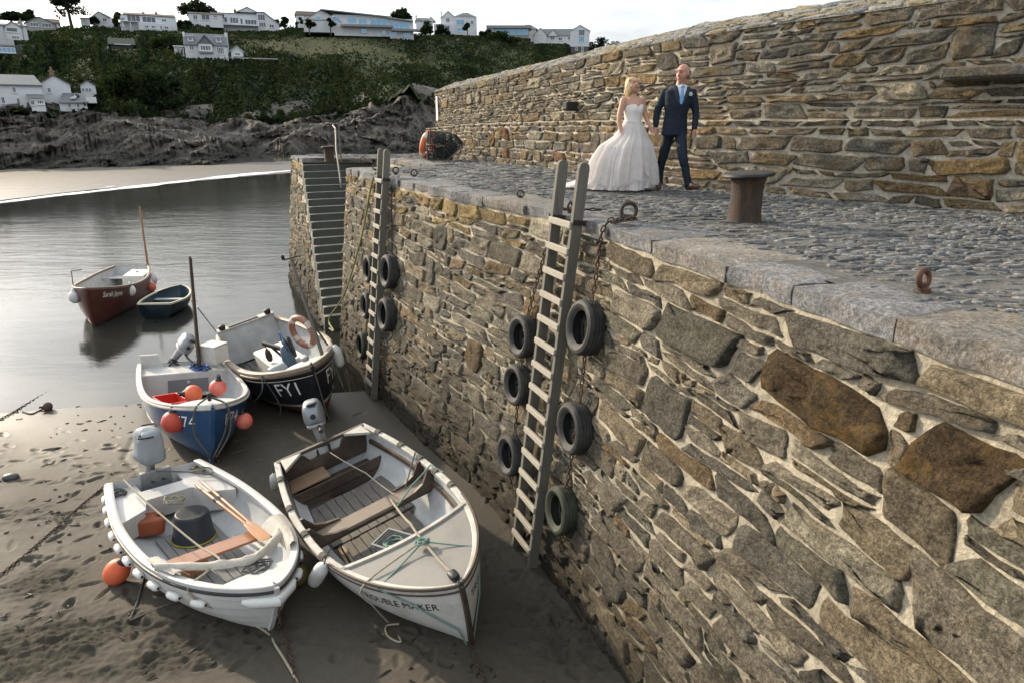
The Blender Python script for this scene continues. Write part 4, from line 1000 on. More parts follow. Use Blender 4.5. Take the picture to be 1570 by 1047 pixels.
# ---- handrail at the steps
def handrail():
    a = pix_z(523, 246, float(zdeck(20))); root = empty('step_handrail', tuple(a), label='thin galvanised handrail at the top of the stone steps', cat='handrail'); B = Vector(a)
    M = mk('galvanised_tube', (.13, .12, .105), .5, .3, 8, .2, 40, metal=.6)
    mb = MB(); t = Vector((*QC.tan(QC.closest(a)), 0)); n = Vector((*QC.nor(QC.closest(a)), 0)); top = Vector((0, 0, 1.0)); top2 = top+n*.16+Vector((0, 0, .0))
    mb.tube([(0, 0, -.05), top*.5, top*.97, top+n*.03, top2-n*.03, top2-Vector((0, 0, .04))], .022, 8); mb.build('post', M, root)
    e = Vector(pix_off(523, 288, -.15)[2])-B
    mb = MB(); mb.tube([top2-Vector((0, 0, .04)), top2-t*.35-Vector((0, 0, .12)), top2*.5+e*.5+Vector((0, 0, .1)), e+Vector((0, 0, .12)), e], .022, 8); mb.build('rail', M, root)
handrail()
# ---- lobster pots and lifebuoy
M_net = mk('black_net', (.018, .02, .019), .85, .4, 20, .3, 60); M_netg = mk('green_net_rope', (.03, .045, .035), .85, .4, 20, .3, 60); M_slat = mk('pot_slat', (.16, .13, .09), .8, .3, 8, .3, 40)
def lobster_pot(loc, rz, lean, label, k=1.0, mat=None):
    root = empty('lobster_pot', loc, (lean[0], lean[1], rz), label=label, cat='lobster pot', group='lobster pots stacked against the parapet'); mat = mat or M_net
    l, w, h = .68*k, .46*k, .42*k
    arc = lambda x, f=1.0, m=14: [(x, w/2*f*math.cos(t), .04+(h-.04)*f*math.sin(t)) for t in np.linspace(0, PI, m)]
    for x in (-l/2, -l/6, l/6, l/2):
        mb = MB(); mb.tube(arc(x), .022*k, 7); mb.build('hoop', M_net, root)
    mb = MB()
    for y in (-w/2, -w/4, 0, w/4, w/2): mb.box((-l/2-.02, y-.03, 0), (l/2+.02, y+.03, .03))
    mb.build('base', M_slat, root, False)
    mb = MB(); A = np.linspace(0, PI, 11); X = np.linspace(-l/2, l/2, 15)
    for j in range(len(A)): mb.tube([(x, w/2*math.cos(A[j])*.99, .04+(h-.04)*math.sin(A[j])*.99) for x in (X[0], X[5], X[10], X[-1])], .0085*k, 4, cap=False)
    for i in range(len(X)): mb.tube(arc(X[i], .985, 9), .0085*k, 4, cap=False)
    for x in (-l/2, l/2):
        for y in np.linspace(-.8, .8, 7)*w/2: mb.tube([(x, y, .03), (x, y, .04+(h-.04)*math.sqrt(max(0, 1-(2*y/w)**2)))], .0085*k, 4, cap=False)
        for z in np.linspace(.08, h*.9, 5): ww = w/2*math.sqrt(max(0, 1-((z-.04)/(h-.04))**2)); mb.tube([(x, -ww, z), (x, ww, z)], .0085*k, 4, cap=False)
    mb.build('netting', mat, root)
    mb = MB(); mb.tube([(-l*.3, 0, h*.25), (-l*.1, .03, h*.5), (l*.12, -.02, h*.45), (l*.3, 0, h*.3)], [.06, .14*k, .14*k, .06], 9); mb.build('funnel', M_netg, root)
def wall_base(px, py): c = pix_z(px, py, 0); c[2] += float(zdeck(c[1])); return c
c0 = wall_base(674, 243); tz = MC.tan(MC.closest(c0)); az = math.atan2(tz[1], tz[0])
lobster_pot(tuple(c0), .15, (0, 0), 'black netted lobster pot standing flat on the quay beside the lifebuoy', 1.0)
lobster_pot(tuple(c0+np.array([.0, .05, .40])), .3, (0, .1), 'black lobster pot resting on top of another pot', .92, M_netg)
c1 = wall_base(698, 243); lobster_pot(tuple(c1+np.array([.0, .0, .22])), -.1, (.2, -.75), 'black lobster pot tilted on its end against the parapet', .95)
def lifebuoy(loc, rot, R_, r, label, name='lifebuoy', c1=(.62, .14, .06), c2=(.75, .55, .48)):
    root = empty(name, loc, rot, label=label, cat='lifebuoy'); M1 = mk('lifebuoy_orange', c1, .5, .2, 6, .1, dirt=(.7, .35, .25), dfac=.5); M2 = mk('lifebuoy_band', c2, .5, .15, 6, .1)
    mb = MB(); mb.tube([(R_*math.cos(t), 0, R_*math.sin(t)) for t in np.linspace(0, 2*PI, 32, endpoint=False)], r, 12, closed=True); mb.build('ring', M1, root)
    for q in range(4):
        mb = MB(); a = q*PI/2+PI/4; mb.tube([(R_*math.cos(t), 0, R_*math.sin(t)) for t in np.linspace(a-.2, a+.2, 6)], r*1.03, 12); mb.build('band', M2, root)
    return root
cb = wall_base(656, 240); lifebuoy((cb[0], cb[1], cb[2]+.42), (.25, 0, 1.25), .34, .085, 'orange lifebuoy leaning on the end of the parapet by the lobster pots')
# ================================================================== BOATS
class Hull:
    def __init__(s, L, B, D, wt, pb, sb, rake, X, Y, Z, yaw, pit, heel, qb=.75, floor=.16, th=.035, py=(.58, 1.25)):
        s.L, s.B, s.D, s.wt, s.pb, s.sb, s.rake, s.qb, s.floor, s.th, s.py = L, B, D, wt, pb, sb, rake, qb, floor, th, py
        s.loc = (X, Y, Z); s.rot = (heel, -pit, yaw)
        from mathutils import Euler
        s.M = Matrix.Translation(Vector(s.loc)) @ Euler(s.rot).to_matrix().to_4x4()
        s.ox = .45*L
    def bh(s, t):
        tm = .42
        b = (s.wt+(1-s.wt)*math.sin(min(max(t/tm, 0), 1)*PI/2)) if t < tm else max(0, 1-min(1, (t-tm)/(1-tm))**s.pb)**s.qb
        h = s.D*(1+s.sb*min(1, max(0, (t-.35)/.65))**2+.06*min(1, max(0, (.35-t)/.35)))
        return b*s.B/2, h
    def pt(s, t, u, side=1, off=0.0, inner=False):
        """outer skin; u 0 keel .. 1 sheer"""
        b, h = s.bh(t); w = min(1, max(0, (t-.35)/.65)); p = s.py[0]*(1-w*w)+s.py[1]*w*w
        a = u*PI/2; fy = math.sin(a)**p if u > 0 else 0.0; fz = 1-math.cos(a)
        if inner:
            b = max(0.0, b-s.th); z = s.th*1.3+fz*(h-s.th*1.3)
        else: z = fz*h
        x = t*s.L-s.rake*(1-fz)**1.6*min(1, max(0, (t-.5)/.5))**3
        if inner: x = s.th+(x)*(s.L-2.2*s.th)/s.L
        return Vector((x-s.ox, side*(b*fy+off), z))
    def sheer(s, t, side, dy=0.0, dz=0.0):
        b, h = s.bh(t); return Vector((t*s.L-s.ox, side*max(0, b+dy), h+dz))
    def u_at_z(s, t, z):
        b, h = s.bh(t); f = min(1, max(0, z/h)); return math.acos(1-f)*2/PI
    def half(s, t, z): return s.pt(t, s.u_at_z(t, z), 1, 0, True).y
    def w(s, x, y, z): return s.M @ Vector((x-s.ox, y, z))
    def put(s, o, loc, rot=(0, 0, 0)):
        from mathutils import Euler
        o.matrix_world = s.M @ Matrix.Translation(Vector((loc[0]-s.ox, loc[1], loc[2]))) @ Euler(rot).to_matrix().to_4x4(); return o
TS = [1-(1-i/34)**1.5 for i in range(35)]
def hull_parts(H, root, outer, inner, bands=None, rail=None, rail_w=.075, rail_h=.05, trans=None, strake=None, keel=None, clinker=0, rail_over=.018):
    """bands: list of (u upper limit, material index); outer may be a list of materials"""
    U = [i/16 for i in range(17)]
    if bands:
        for uu, _ in bands:
            k = min(range(17), key=lambda i: abs(U[i]-uu)); U[k] = uu
    mats = outer if isinstance(outer, list) else [outer]
    if clinker:
        for side in (1, -1):
            for k in range(clinker):
                u0, u1 = (k/clinker)**.8, ((k+1)/clinker)**.8; mb = MB(); rows = []
                for t in TS: rows.append([H.pt(t, u0+(u1+.0-u0)*f, side, .024*(1-f)+.002) for f in (0, .34, .67, 1)]+[])
                mb.grid(rows, flip=side > 0); lo = [[H.pt(t, u0, side, .026), H.pt(t, u0, side, -.004)] for t in TS]; mb.grid(lo, flip=side < 0); mb.build('strake', mats[0], root, True, 30)
        mb = MB()
    else:
        for side in (1, -1):
            pass
        mb = MB()
        for side in (1, -1):
            for i in range(16):
                mi = 0
                if bands:
                    for uu, m in bands:
                        if U[i+1] <= uu+1e-6: mi = m; break
                mb.grid([[H.pt(t, U[i], side), H.pt(t, U[i+1], side)] for t in TS], mi, flip=side > 0)
    # transom outside
    ring = [H.pt(0, u, 1) for u in U]+[H.pt(0, u, -1) for u in U[::-1]]
    mb.add(ring, [tuple(range(len(ring)))], 0 if not bands else bands[0][1] if False else 0)
    bm = bmesh.new(); o = mb.build('hull', mats, root, True, 45)
    bmx = bmesh.new(); bmx.from_mesh(o.data); bmesh.ops.remove_doubles(bmx, verts=bmx.verts, dist=.0008); bmesh.ops.recalc_face_normals(bmx, faces=bmx.faces); bmx.to_mesh(o.data); bmx.free(); bm.free()
    mb = MB()
    for side in (1, -1): mb.grid([[H.pt(t, u, side, 0, True) for u in U] for t in TS], flip=side < 0)
    ring = [H.pt(0, u, 1, 0, True) for u in U]+[H.pt(0, u, -1, 0, True) for u in U[::-1]]; mb.add(ring, [tuple(range(len(ring)))[::-1]])
    mb.build('lining', inner, root, True, 45)
    # sheer cap closing the two skins
    rl = rail or mats[0]
    for side in (1, -1):
        mb = MB(); rows = []
        for t in TS:
            b, h = H.bh(t); dn = H.sheer(t, side, rail_over); inn = H.sheer(t, side, rail_over-rail_w)
            if b < rail_w: inn = Vector((t*H.L-H.ox-rail_w*.8*(1-b/rail_w), 0, h))
            rows.append([dn+Vector((0, 0, -rail_h*.7)), dn+Vector((0, 0, rail_h*.22)), dn*.85+inn*.15+Vector((0, 0, rail_h*.36)), dn*.15+inn*.85+Vector((0, 0, rail_h*.36)), inn+Vector((0, 0, rail_h*.22)), inn+Vector((0, 0, -rail_h*.5))])
        mb.grid(rows, flip=side > 0); mb.f.append(tuple(range(6))[::-1 if side < 0 else 1]); mb.mi.append(0); mb.build('gunwale', rl, root, True, 35)
    if strake:
        for side in (1, -1):
            mb = MB(); mb.tube([H.pt(t, .90, side, .012) for t in TS], strake[1], 8); mb.build('rubbing_strake', strake[0], root)
    if trans:
        b, h = H.bh(0); mb = MB(); mb.box((-H.ox-.02, -b+.01, h-.02), (-H.ox+.055, b-.01, h+.03), 0, .01); mb.build('transom_cap', trans, root, True, 30)
    if keel:
        mb = MB(); pts = [H.pt(1, u, 1) for u in [1, .9, .75, .6, .45, .3, .15, 0]]; 
        P = [q+Vector((.012, 0, 0)) for q in pts]+[H.pt(t, 0, 1)+Vector((0, 0, -.02)) for t in TS[::-1][3:]]
        for a, b_ in zip(P[:-1], P[1:]): mb.obox(a, b_+(b_-a)*.05, .05, .05, up=(0, 1, 0))
        mb.build('keel_strip', keel, root, False)
def plank_floor(H, root, mat, t0, t1, z, n=None, across=False, gap=.008, wd=.14):
    """floor boards laid fore and aft"""
    n = n or max(3, int(2*H.half((t0+t1)/2, z+.01)/wd)); w = min(H.half(t0, z+.02), H.half(t1, z+.02), H.half((t0+t1)/2, z+.02))*2*.97; ww = w/n; rnd = random.Random(int(t0*100)+n)
    for i in range(n):
        y0 = -w/2+i*ww; mb = MB(); dz = rnd.uniform(-.004, .004); mb.box((t0*H.L-H.ox+rnd.uniform(0, .02), y0+gap/2, z-.02+dz), (t1*H.L-H.ox-rnd.uniform(0, .02), y0+ww-gap/2, z+dz), 0, .004); mb.build('floor_board', mat, root, True, 30)
def thwart(H, root, mat, t, z, w=.24, th=.035, name='thwart', inset=.004, y0=None, y1=None):
    a = H.half(t, z)-inset; mb = MB(); mb.box((t*H.L-H.ox-w/2, -a if y0 is None else y0, z-th), (t*H.L-H.ox+w/2, a if y1 is None else y1, z), 0, .006); return mb.build(name, mat, root, True, 30)
def foredeck(H, root, mat, t0, sag=.05, camber=.05, dz=.012, name='foredeck', curve=.06, th=.02):
    rows = []
    for i in range(15):
        f = i/14; row = []
        for j in range(13):
            v = -1+2*j/12; t = t0+curve*(v*v)*-1*(1-f)+(1-t0)*f*.995; t = min(.996, t); b, h = H.bh(t); row.append(Vector((t*H.L-H.ox, v*max(.002, b-.01), h+dz+camber*(1-v*v)*min(1, b/(H.B*.3)))))
        rows.append(row)
    mb = MB(); mb.grid(rows); lo = [[q, q-Vector((0, 0, .07))] for q in rows[0]]; mb.grid(lo, flip=True); mb.grid([[q-Vector((0, 0, th)) for q in r] for r in rows], flip=True); return mb.build(name, mat, root, True, 40)
def lettering(H, root, txt, mat, side, t0, z_c, hgt, shear=0.0, space=1.0, name='lettering', xs=1.0):
    cu = bpy.data.curves.new('txt', 'FONT'); cu.body = txt; cu.size = 1.0; cu.shear = shear; cu.space_character = space; cu.resolution_u = 2
    ob = bpy.data.objects.new('txt', cu); me = eval_mesh(ob)
    bm = bmesh.new(); bm.from_mesh(me); bmesh.ops.triangulate(bm, faces=bm.faces); bmesh.ops.subdivide_edges(bm, edges=[e for e in bm.edges if e.calc_length() > .25], cuts=2)
    k = hgt/.72; mx = max(v.co.x for v in bm.verts)
    # table of arc length against t at this height
    tt = np.linspace(max(0, t0-.6), 1, 200); P = [H.pt(t, H.u_at_z(t, z_c*H.bh(t)[1]), side) for t in tt]; arc = np.r_[0, np.cumsum([(P[i+1]-P[i]).length for i in range(199)])]; a0 = np.interp(t0, tt, arc)
    for v in bm.verts:
        x, y = v.co.x*k*xs, v.co.y*k
        al = a0+x if side < 0 else a0-x; t = float(np.interp(al, arc, tt)); h = H.bh(t)[1]; z = z_c*h+y-hgt/2; u = H.u_at_z(t, z); p = H.pt(t, u, side); e = 2e-3
        du = H.pt(t, min(1, u+e), side)-H.pt(t, max(0, u-e), side); dt = H.pt(min(.999, t+e), u, side)-H.pt(max(0, t-e), u, side); n = dt.cross(du) if side < 0 else du.cross(dt)
        if n.length > 0: n.normalize()
        if n.y*side < 0: n = -n
        v.co = p+n*.006
    bm.to_mesh(me); bm.free(); me.materials.clear(); me.materials.append(mat); o = link(name, me, root)
    return o
def superbox(mb, c, dims, p=4.0, n=20, m=12, mi=0, taper=0.0, bend=0.0):
    """rounded box (superellipsoid)"""
    rows = []
    sg = lambda v, e: math.copysign(abs(v)**e, v)
    for i in range(m+1):
        ph = -PI/2+PI*i/m; row = []
        for j in range(n):
            th = 2*PI*j/n; e = 2/p; cz = sg(math.sin(ph), e); k = abs(math.cos(ph))**e; tz = 1-taper*cz
            row.append(Vector((c[0]+dims[0]/2*k*sg(math.cos(th), e)*tz+bend*cz*cz, c[1]+dims[1]/2*k*sg(math.sin(th), e)*tz, c[2]+dims[2]/2*cz)))
        rows.append(row)
    nn = n; vs = [q for r in rows for q in r]; fs = []
    for i in range(m):
        for j in range(n): fs.append((i*n+j, i*n+(j+1) % n, (i+1)*n+(j+1) % n, (i+1)*n+j))
    mb.add(vs, fs, mi)
M_blk = mk('black_plastic', (.02, .02, .021), .5, .2, 8, .1, 60, spec=.4)
M_silver = mk('engine_silver', (.24, .26, .285), .35, .12, 5, .04, 60, metal=.45, spec=.5, dirt=(.2, .2, .19), dfac=.25)
M_alu = mk('cast_alloy', (.30, .31, .32), .5, .2, 8, .15, 50, metal=.5)
M_tarp = mk('grey_cover', (.25, .275, .30), .65, .12, 5, .35, 12, bdist=.02)
def outboard(label, group='outboard motors on the boat sterns', cover=False, cowl=None):
    """x forward (towards boat), z up, origin at the transom clamp"""
    root = empty('outboard_motor', label=label, cat='outboard motor', group=group); mb = MB()
    if not cover:
        superbox(mb, (-.10, 0, .43), (.36, .25, .30), 3.4, 24, 14, taper=.10); mb.v = [Vector((x-.10*max(0, z-.43), y, z)) for x, y, z in mb.v]; mb.build('cowl', cowl or M_silver, root, True, 60)
        mb = MB(); superbox(mb, (-.09, 0, .30), (.34, .235, .07), 4, 20, 8); mb.build('lower_cowl', M_alu, root, True, 60)
        mb = MB(); mb.lathe([(0, .012), (.028, .012), (.034, .0)], 14, org=(.085, 0, .43), axis=(1, 0, .1)); mb.build('starter_grip', M_blk, root)
        mb = MB(); superbox(mb, (.03, .02, .575), (.08, .13, .03), 4, 12, 6); mb.build('handle', M_blk, root, True, 60)
    else:
        superbox(mb, (-.10, 0, .42), (.42, .34, .52), 3.8, 44, 30, taper=.13)
        mb.v = [Vector((x, y, z))*1.0+Vector((x+.1, y, .3*(z-.4))).normalized()*(.022*mnoise.fractal(Vector((x*4, y*4, z*4)), 1, 2, 2)+.010*abs(mnoise.noise(Vector((x*9+z*6, y*9, z*5))))*2) for x, y, z in mb.v]; mb.build('cover', M_tarp, root, True, 60)
        mb = MB(); mb.tube([(-.30+.2*(1-math.cos(t)), .19*math.sin(t*2), .66-.01*t) for t in np.linspace(0, PI, 14)], .012, 6); mb.build('cord', M_blk, root)
    mb = MB(); mb.lathe([(.055, -.35), (.05, -.1), (.06, .1), (.08, .28)], 12, org=(-.12, 0, 0)); superbox(mb, (-.14, 0, -.42), (.16, .05, .3), 4, 14, 8); superbox(mb, (-.13, 0, -.62), (.30, .075, .085), 2.6, 14, 10); mb.box((-.28, -.09, -.5), (-.02, .09, -.49)); mb.add([(-.16, -.012, -.62), (-.05, -.012, -.62), (-.10, -.006, -.80), (-.16, .012, -.62), (-.05, .012, -.62), (-.10, .006, -.80)], [(0, 1, 2), (5, 4, 3), (0, 2, 5, 3), (1, 4, 5, 2), (0, 3, 4, 1)]); mb.build('leg', M_alu, root, True, 45)
    mb = MB()
    for k in range(3): a = k*2*PI/3; mb.add([(-.29, .02*math.cos(a), -.62+.02*math.sin(a)), (-.30, .11*math.cos(a-.35), -.62+.11*math.sin(a-.35)), (-.27, .11*math.cos(a+.35), -.62+.11*math.sin(a+.35)), (-.295, .03*math.cos(a+.6), -.62+.03*math.sin(a+.6))], [(0, 1, 2, 3), (3, 2, 1, 0)])
    mb.lathe([(.03, 0), (.03, .06), (.012, .09)], 10, org=(-.27, 0, -.62), axis=(-1, 0, 0)); mb.build('propeller', M_blk, root, True, 40)
    mb = MB(); mb.box((-.06, -.10, -.14), (.00, .10, .05), 0, .01); mb.box((.055, -.09, -.10), (.08, -.06, .045), 0, .006); mb.box((.055, .06, -.10), (.08, .09, .045), 0, .006); mb.box((-.02, -.09, .03), (.08, .09, .05), 0, .006)
    for y in (-.075, .075): mb.tube([(.07, y, -.05), (.13, y, -.05)], .009, 6); mb.tube([(.13, y-.03, -.05), (.13, y+.03, -.05)], .007, 6)
    mb.build('clamp_bracket', M_blk, root, True, 30)
    if cover: return root
    mb = MB(); mb.tube([(.03, .03, .29), (.18, .05, .30), (.36, .07, .34)], .02, 8); mb.tube([(.36, .07, .34), (.50, .085, .365)], .026, 10); mb.build('tiller', M_blk, root)
    return root
M_or = mk('buoy_orange', (.72, .13, .045), .5, .16, 5, .08, 40, dirt=(.50, .16, .09), dfac=.5, spec=.4)
M_pk = mk('buoy_pink', (.66, .145, .10), .5, .16, 5, .08, 40, dirt=(.62, .28, .22), dfac=.5, spec=.4)
M_rd = mk('buoy_red', (.50, .065, .035), .5, .2, 5, .08, 40, dirt=(.28, .06, .04), dfac=.5, spec=.4)
M_wf = mk('fender_white', (.66, .66, .64), .5, .12, 6, .05, 40, dirt=(.38, .35, .29), dfac=.6)
M_rope = mk('hemp_rope', (.30, .265, .20), .9, .3, 30, .8, 150, bdist=.004); M_rope_d = mk('dark_rope', (.09, .085, .075), .9, .3, 30, .8, 150, bdist=.004); M_rope_g = mk('green_rope', (.16, .25, .22), .85, .3, 30, .8, 150, bdist=.004); M_rope_b = mk('blue_rope', (.03, .09, .30), .8, .3, 30, .8, 120, bdist=.004)
def buoy(c, r, mat, label, axis=(0, 0, 1), group='round mooring buoys on the boats', neck=M_blk, long=1.0):
    root = empty('mooring_buoy', tuple(c), label=label, cat='buoy', group=group); ax = Vector(axis).normalized()
    root.rotation_euler = Vector((0, 0, 1)).rotation_difference(ax).to_euler()
    mb = MB(); prof = [(0.0001, -r*long)]
    for i in range(1, 15):
        a = -PI/2+PI*i/17; prof.append((r*math.cos(a), r*long*math.sin(a)))
    prof += [(r*.40, r*long*.93), (r*.30, r*long*1.05)]; mb.lathe(prof, 28); mb.build('ball', mat, root, True, 180)
    mb = MB(); mb.lathe([(r*.47, r*long*.83), (r*.40, r*long*1.0), (r*.27, r*long*1.12), (r*.25, r*long*1.42), (r*.16, r*long*1.46)], 16); mb.build('neck', neck, root, True, 50)
    mb = MB(); mb.tube([(r*.16*math.cos(t), 0, r*long*1.5+r*.16*math.sin(t)) for t in np.linspace(0, 2*PI, 12, endpoint=False)], r*.06, 6, closed=True); mb.build('eye', neck, root)
    return root
def rope(pts, r, mat, label, sag=0.0, n=10, group='mooring and lashing ropes', name='rope'):
    P = [Vector(p) for p in pts]; Q = []
    for a, b in zip(P[:-1], P[1:]):
        for i in range(n): f = i/n; Q.append(a.lerp(b, f)-Vector((0, 0, sag*4*f*(1-f)*(b-a).length)))
    Q.append(P[-1]); mb = MB(); mb.tube(Q, r, 6); o = mb.build(name, mat); tag(o, label, 'rope', group); return o
def smooth_pts(pts, n=8):
    Q = [Vector(p) for p in pts]; out = []; E = [Q[0]*2-Q[1]]+Q+[Q[-1]*2-Q[-2]]
    for i in range(1, len(E)-2):
        for k in range(n):
            t = k/n; a, b, c, d = E[i-1], E[i], E[i+1], E[i+2]; out.append(.5*((2*b)+(c-a)*t+(2*a-5*b+4*c-d)*t*t+(3*b-a-3*c+d)*t**3))
    out.append(Q[-1]); return out
def on_sand(px, py, dz=.0):
    p = pix_z(px, py, SAND_Z)
    for _ in range(3): p = pix_z(px, py, float(sand_base(p[0], p[1])))
    return Vector(p)+Vector((0, 0, dz))
def pix_at(px, py, ref):
    """point on the pixel ray at the same forward depth as ref"""
    w = ray(px, py); f = np.array([0, _c, -_s]); d = (np.array(ref)-CAM) @ f; return Vector(CAM+w*(d/(w @ f)))
# paints
M_whull = mk('white_gelcoat', (.60, .59, .56), .45, .12, 3, .08, 30, dirt=(.36, .32, .25), dfac=.55, ds=2.5, spec=.45)
M_wint = mk('white_interior', (.46, .475, .485), .55, .16, 4, .1, 40, dirt=(.33, .32, .29), dfac=.55, ds=3)
M_brown = mk('dark_brown_paint', (.055, .038, .028), .55, .35, 8, .2, 50, dirt=(.16, .12, .09), dfac=.4)
M_thw = mk('weathered_thwart', (.20, .16, .125), .75, .3, 6, .3, 40, stretch=(8, 1, 8))
M_varn = mk('varnished_mahogany', (.34, .155, .075), .35, .3, 5, .1, 40, stretch=(10, .8, 10), coat=.3)
M_board = mk('grey_floorboards', (.115, .105, .092), .8, .4, 6, .4, 40, stretch=(1, 9, 9), dirt=(.22, .2, .17), dfac=.5, ds=4, bdist=.006)
M_board2 = mk('pale_grey_boards', (.20, .205, .20), .8, .3, 6, .3, 40, stretch=(1, 9, 9), dirt=(.12, .12, .11), dfac=.5)
M_gdeck = mk('grey_deck_paint', (.20, .195, .182), .75, .22, 3, .35, 120, dirt=(.2, .18, .15), dfac=.45, bdist=.004)
M_cap = mk('worn_canvas_gunwale', (.44, .42, .385), .75, .2, 7, .3, 60, dirt=(.25, .22, .18), dfac=.6)
M_black_l = mk('black_letters', (.025, .025, .028), .5, .1, 5, 0); M_white_l = mk('white_letters', (.72, .72, .70), .5, .1, 5, 0)
GB = 'small boats moored in the harbour'
# ------------------------------------------------------------------ boat with grey foredeck beside the wall
HT = Hull(4.466, 1.876, .717, .761, 2.469, .304, .173, -1.68, 7.85, -4.34, -.993, .029, .197, floor=.16)
def boat_tm():
    H = HT; r = empty('open_boat', H.loc, H.rot, 'white open boat with grey foredeck lettered TROUBLE MAKER beside the quay wall', 'boat', GB)
    hull_parts(H, r, M_whull, M_wint, None, M_cap, .085, .07, M_brown, None, M_brown)
    for side in (1, -1):
        mb = MB(); mb.tube([H.pt(t, .965, side, .010) for t in TS], .016, 8); mb.build('rubbing_strake', M_brown, r)
        mb = MB(); rows = [[H.pt(t, .80, side, -.012, True), H.pt(t, .80, side, -.05, True), H.pt(t, .86, side, -.05, True), H.pt(t, .86, side, -.012, True)] for t in TS if .02 < t < .72]; mb.grid(rows); mb.build('stringer', M_brown, r, True, 30)
    b, h = H.bh(0)
    # transom boards with engine cut-out and cheeks
    mb = MB(); mb.box((-H.ox+.03, -b*.96, h*.45), (-H.ox+.075, b*.96, h*.80), 0, .008); mb.build('transom_board', M_brown, r, True, 30)
    for sg in (1, -1):
        mb = MB(); x0 = -H.ox; mb.add([(x0+.03, sg*.24, h*.80), (x0+.03, sg*b*.97, h*.8), (x0+.03, sg*b*.97, h+.03), (x0+.03, sg*.42, h+.03), (x0+.03, sg*.30, h*.93), (x0+.08, sg*.24, h*.80), (x0+.08, sg*b*.97, h*.8), (x0+.08, sg*b*.97, h+.03), (x0+.08, sg*.42, h+.03), (x0+.08, sg*.30, h*.93)], [(0, 1, 2, 3, 4), (9, 8, 7, 6, 5), (0, 5, 6, 1), (1, 6, 7, 2), (2, 7, 8, 3), (3, 8, 9, 4), (4, 9, 5, 0)]); mb.build('transom_cheek', M_brown, r, False)
        mb = MB(); p = H.sheer(.01, sg, -.08, .045); mb.add([p+Vector((.02, 0, 0)), p+Vector((.36, sg*.02, 0)), p+Vector((.05, -sg*.30, 0)), p+Vector((.02, 0, -.04)), p+Vector((.36, sg*.02, -.04)), p+Vector((.05, -sg*.30, -.04))], [(0, 1, 2), (5, 4, 3), (0, 3, 4, 1), (1, 4, 5, 2), (2, 5, 3, 0)]); mb.build('quarter_knee', M_cap, r, False)
    zz = h*.60; a = H.half(.07, zz)
    mb = MB(); mb.box((-H.ox+.10, -a, zz-.035), (-H.ox+.46, -.10, zz), 0, .008); mb.build('stern_seat', mk('teak_seat', (.21, .135, .085), .7, .3, 6, .3, 40, stretch=(6, .8, 6)), r, True, 30)
    mb = MB(); mb.box((-H.ox+.10, -a, zz-.24), (-H.ox+.50, a, zz-.20), 0, .008); mb.box((-H.ox+.47, -a, zz-.36), (-H.ox+.50, a, zz-.05), 0, .006); mb.build('stern_bulkhead', M_brown, r, True, 30)
    # main thwart with curved lodging knees
    tz = .48; TT = .41; th = thwart(H, r, M_thw, TT, tz, .27, .045)
    mb = MB(); aa = H.half(TT, tz-.05); mb.box((TT*H.L-H.ox-.12, -aa, tz-.10), (TT*H.L-H.ox+.12, aa, tz-.048), 0, .004); mb.build('thwart_beam', M_brown, r, True, 30)
    for sg in (1, -1):
        for dx in (-.15, .15):
            mb = MB(); x = TT*H.L-H.ox+dx; a = H.half(TT, .6); hh = H.bh(TT)[1]; pr = [(a+.01, hh+.02), (a-.07, hh+.02), (a-.12, hh-.06), (a-.18, tz+.10), (a-.32, tz+.045), (a-.50, tz+.02), (a-.50, tz-.03), (a+.01, tz-.03)]; k = len(pr); mb.add([(x+q, sg*y, z) for q in (-.022, .022) for y, z in pr], [tuple(range(k)), tuple(range(2*k-1, k-1, -1))]+[(i, i+k, (i+1) % k+k, (i+1) % k) for i in range(k)]); mb.build('knee', M_brown, r, False)
    fz = .17
    plank_floor(H, r, M_board, .14, .395, fz, 9); plank_floor(H, r, M_board, .40, .74, fz, 8)
    mb = MB(); mb.box((.397*H.L-H.ox-.03, -.55, fz-.05), (.397*H.L-H.ox+.03, .55, fz-.022)); mb.build('floor_bearer', M_board, r, False)
    foredeck(H, r, M_gdeck, .735, camber=.03, curve=.035)
    mb = MB(); rows = []
    for j in range(13):
        v = -1+2*j/12; t = .735-.035*v*v; b_, h_ = H.bh(t); p = Vector((t*H.L-H.ox, v*(b_-.03), h_+.012+.03*(1-v*v))); rows.append([p+Vector((-.03, 0, .028)), p+Vector((.02, 0, .03)), p+Vector((.02, 0, -.07)), p+Vector((-.03, 0, -.09))])
    mb.grid(rows, closed_u=False); mb.grid([[q[3], q[0]] for q in rows]); mb.build('deck_coaming', M_cap, r, True, 30)
    for side in (1, -1):
        mb = MB(); mb.tube([H.sheer(t, side, .012, .02) for t in TS if t > .62], .02, 6); mb.build('deck_edge', M_brown, r)
    mb = MB(); superbox(mb, (H.L-H.ox-.13, 0, H.D*(1+H.sb)+.05), (.14, .10, .07), 4, 12, 6); mb.build('bow_fitting', M_blk, r, True, 50)
    lettering(H, r, 'TROUBLE MAKER', M_black_l, -1, .752, .75, .098, space=1.04, xs=.98); lettering(H, r, 'TROUBLE MAKER', M_black_l, 1, .985, .75, .095, space=1.06, xs=1.02)
    # scuffed canvas wraps on the gunwale
    for side, ts in ((1, (.10, .24, .36, .47, .58)), (-1, (.12, .3, .46, .6))):
        for t in ts:
            mb = MB(); P = [H.sheer(t+q, side, -.022, .004) for q in (-.012, 0, .012)]; mb.tube(P, .05, 10); mb.build('gunwale_wrap', M_rope_d, r)
    # hand slot in the topside
    mb = MB(); mb.tube([H.pt(t, .62, -1, .012) for t in np.linspace(.50, .60, 6)], [.006, .014, .016, .016, .014, .006], 8); mb.build('bilge_handle', M_brown, r)
    return r
boat_tm()
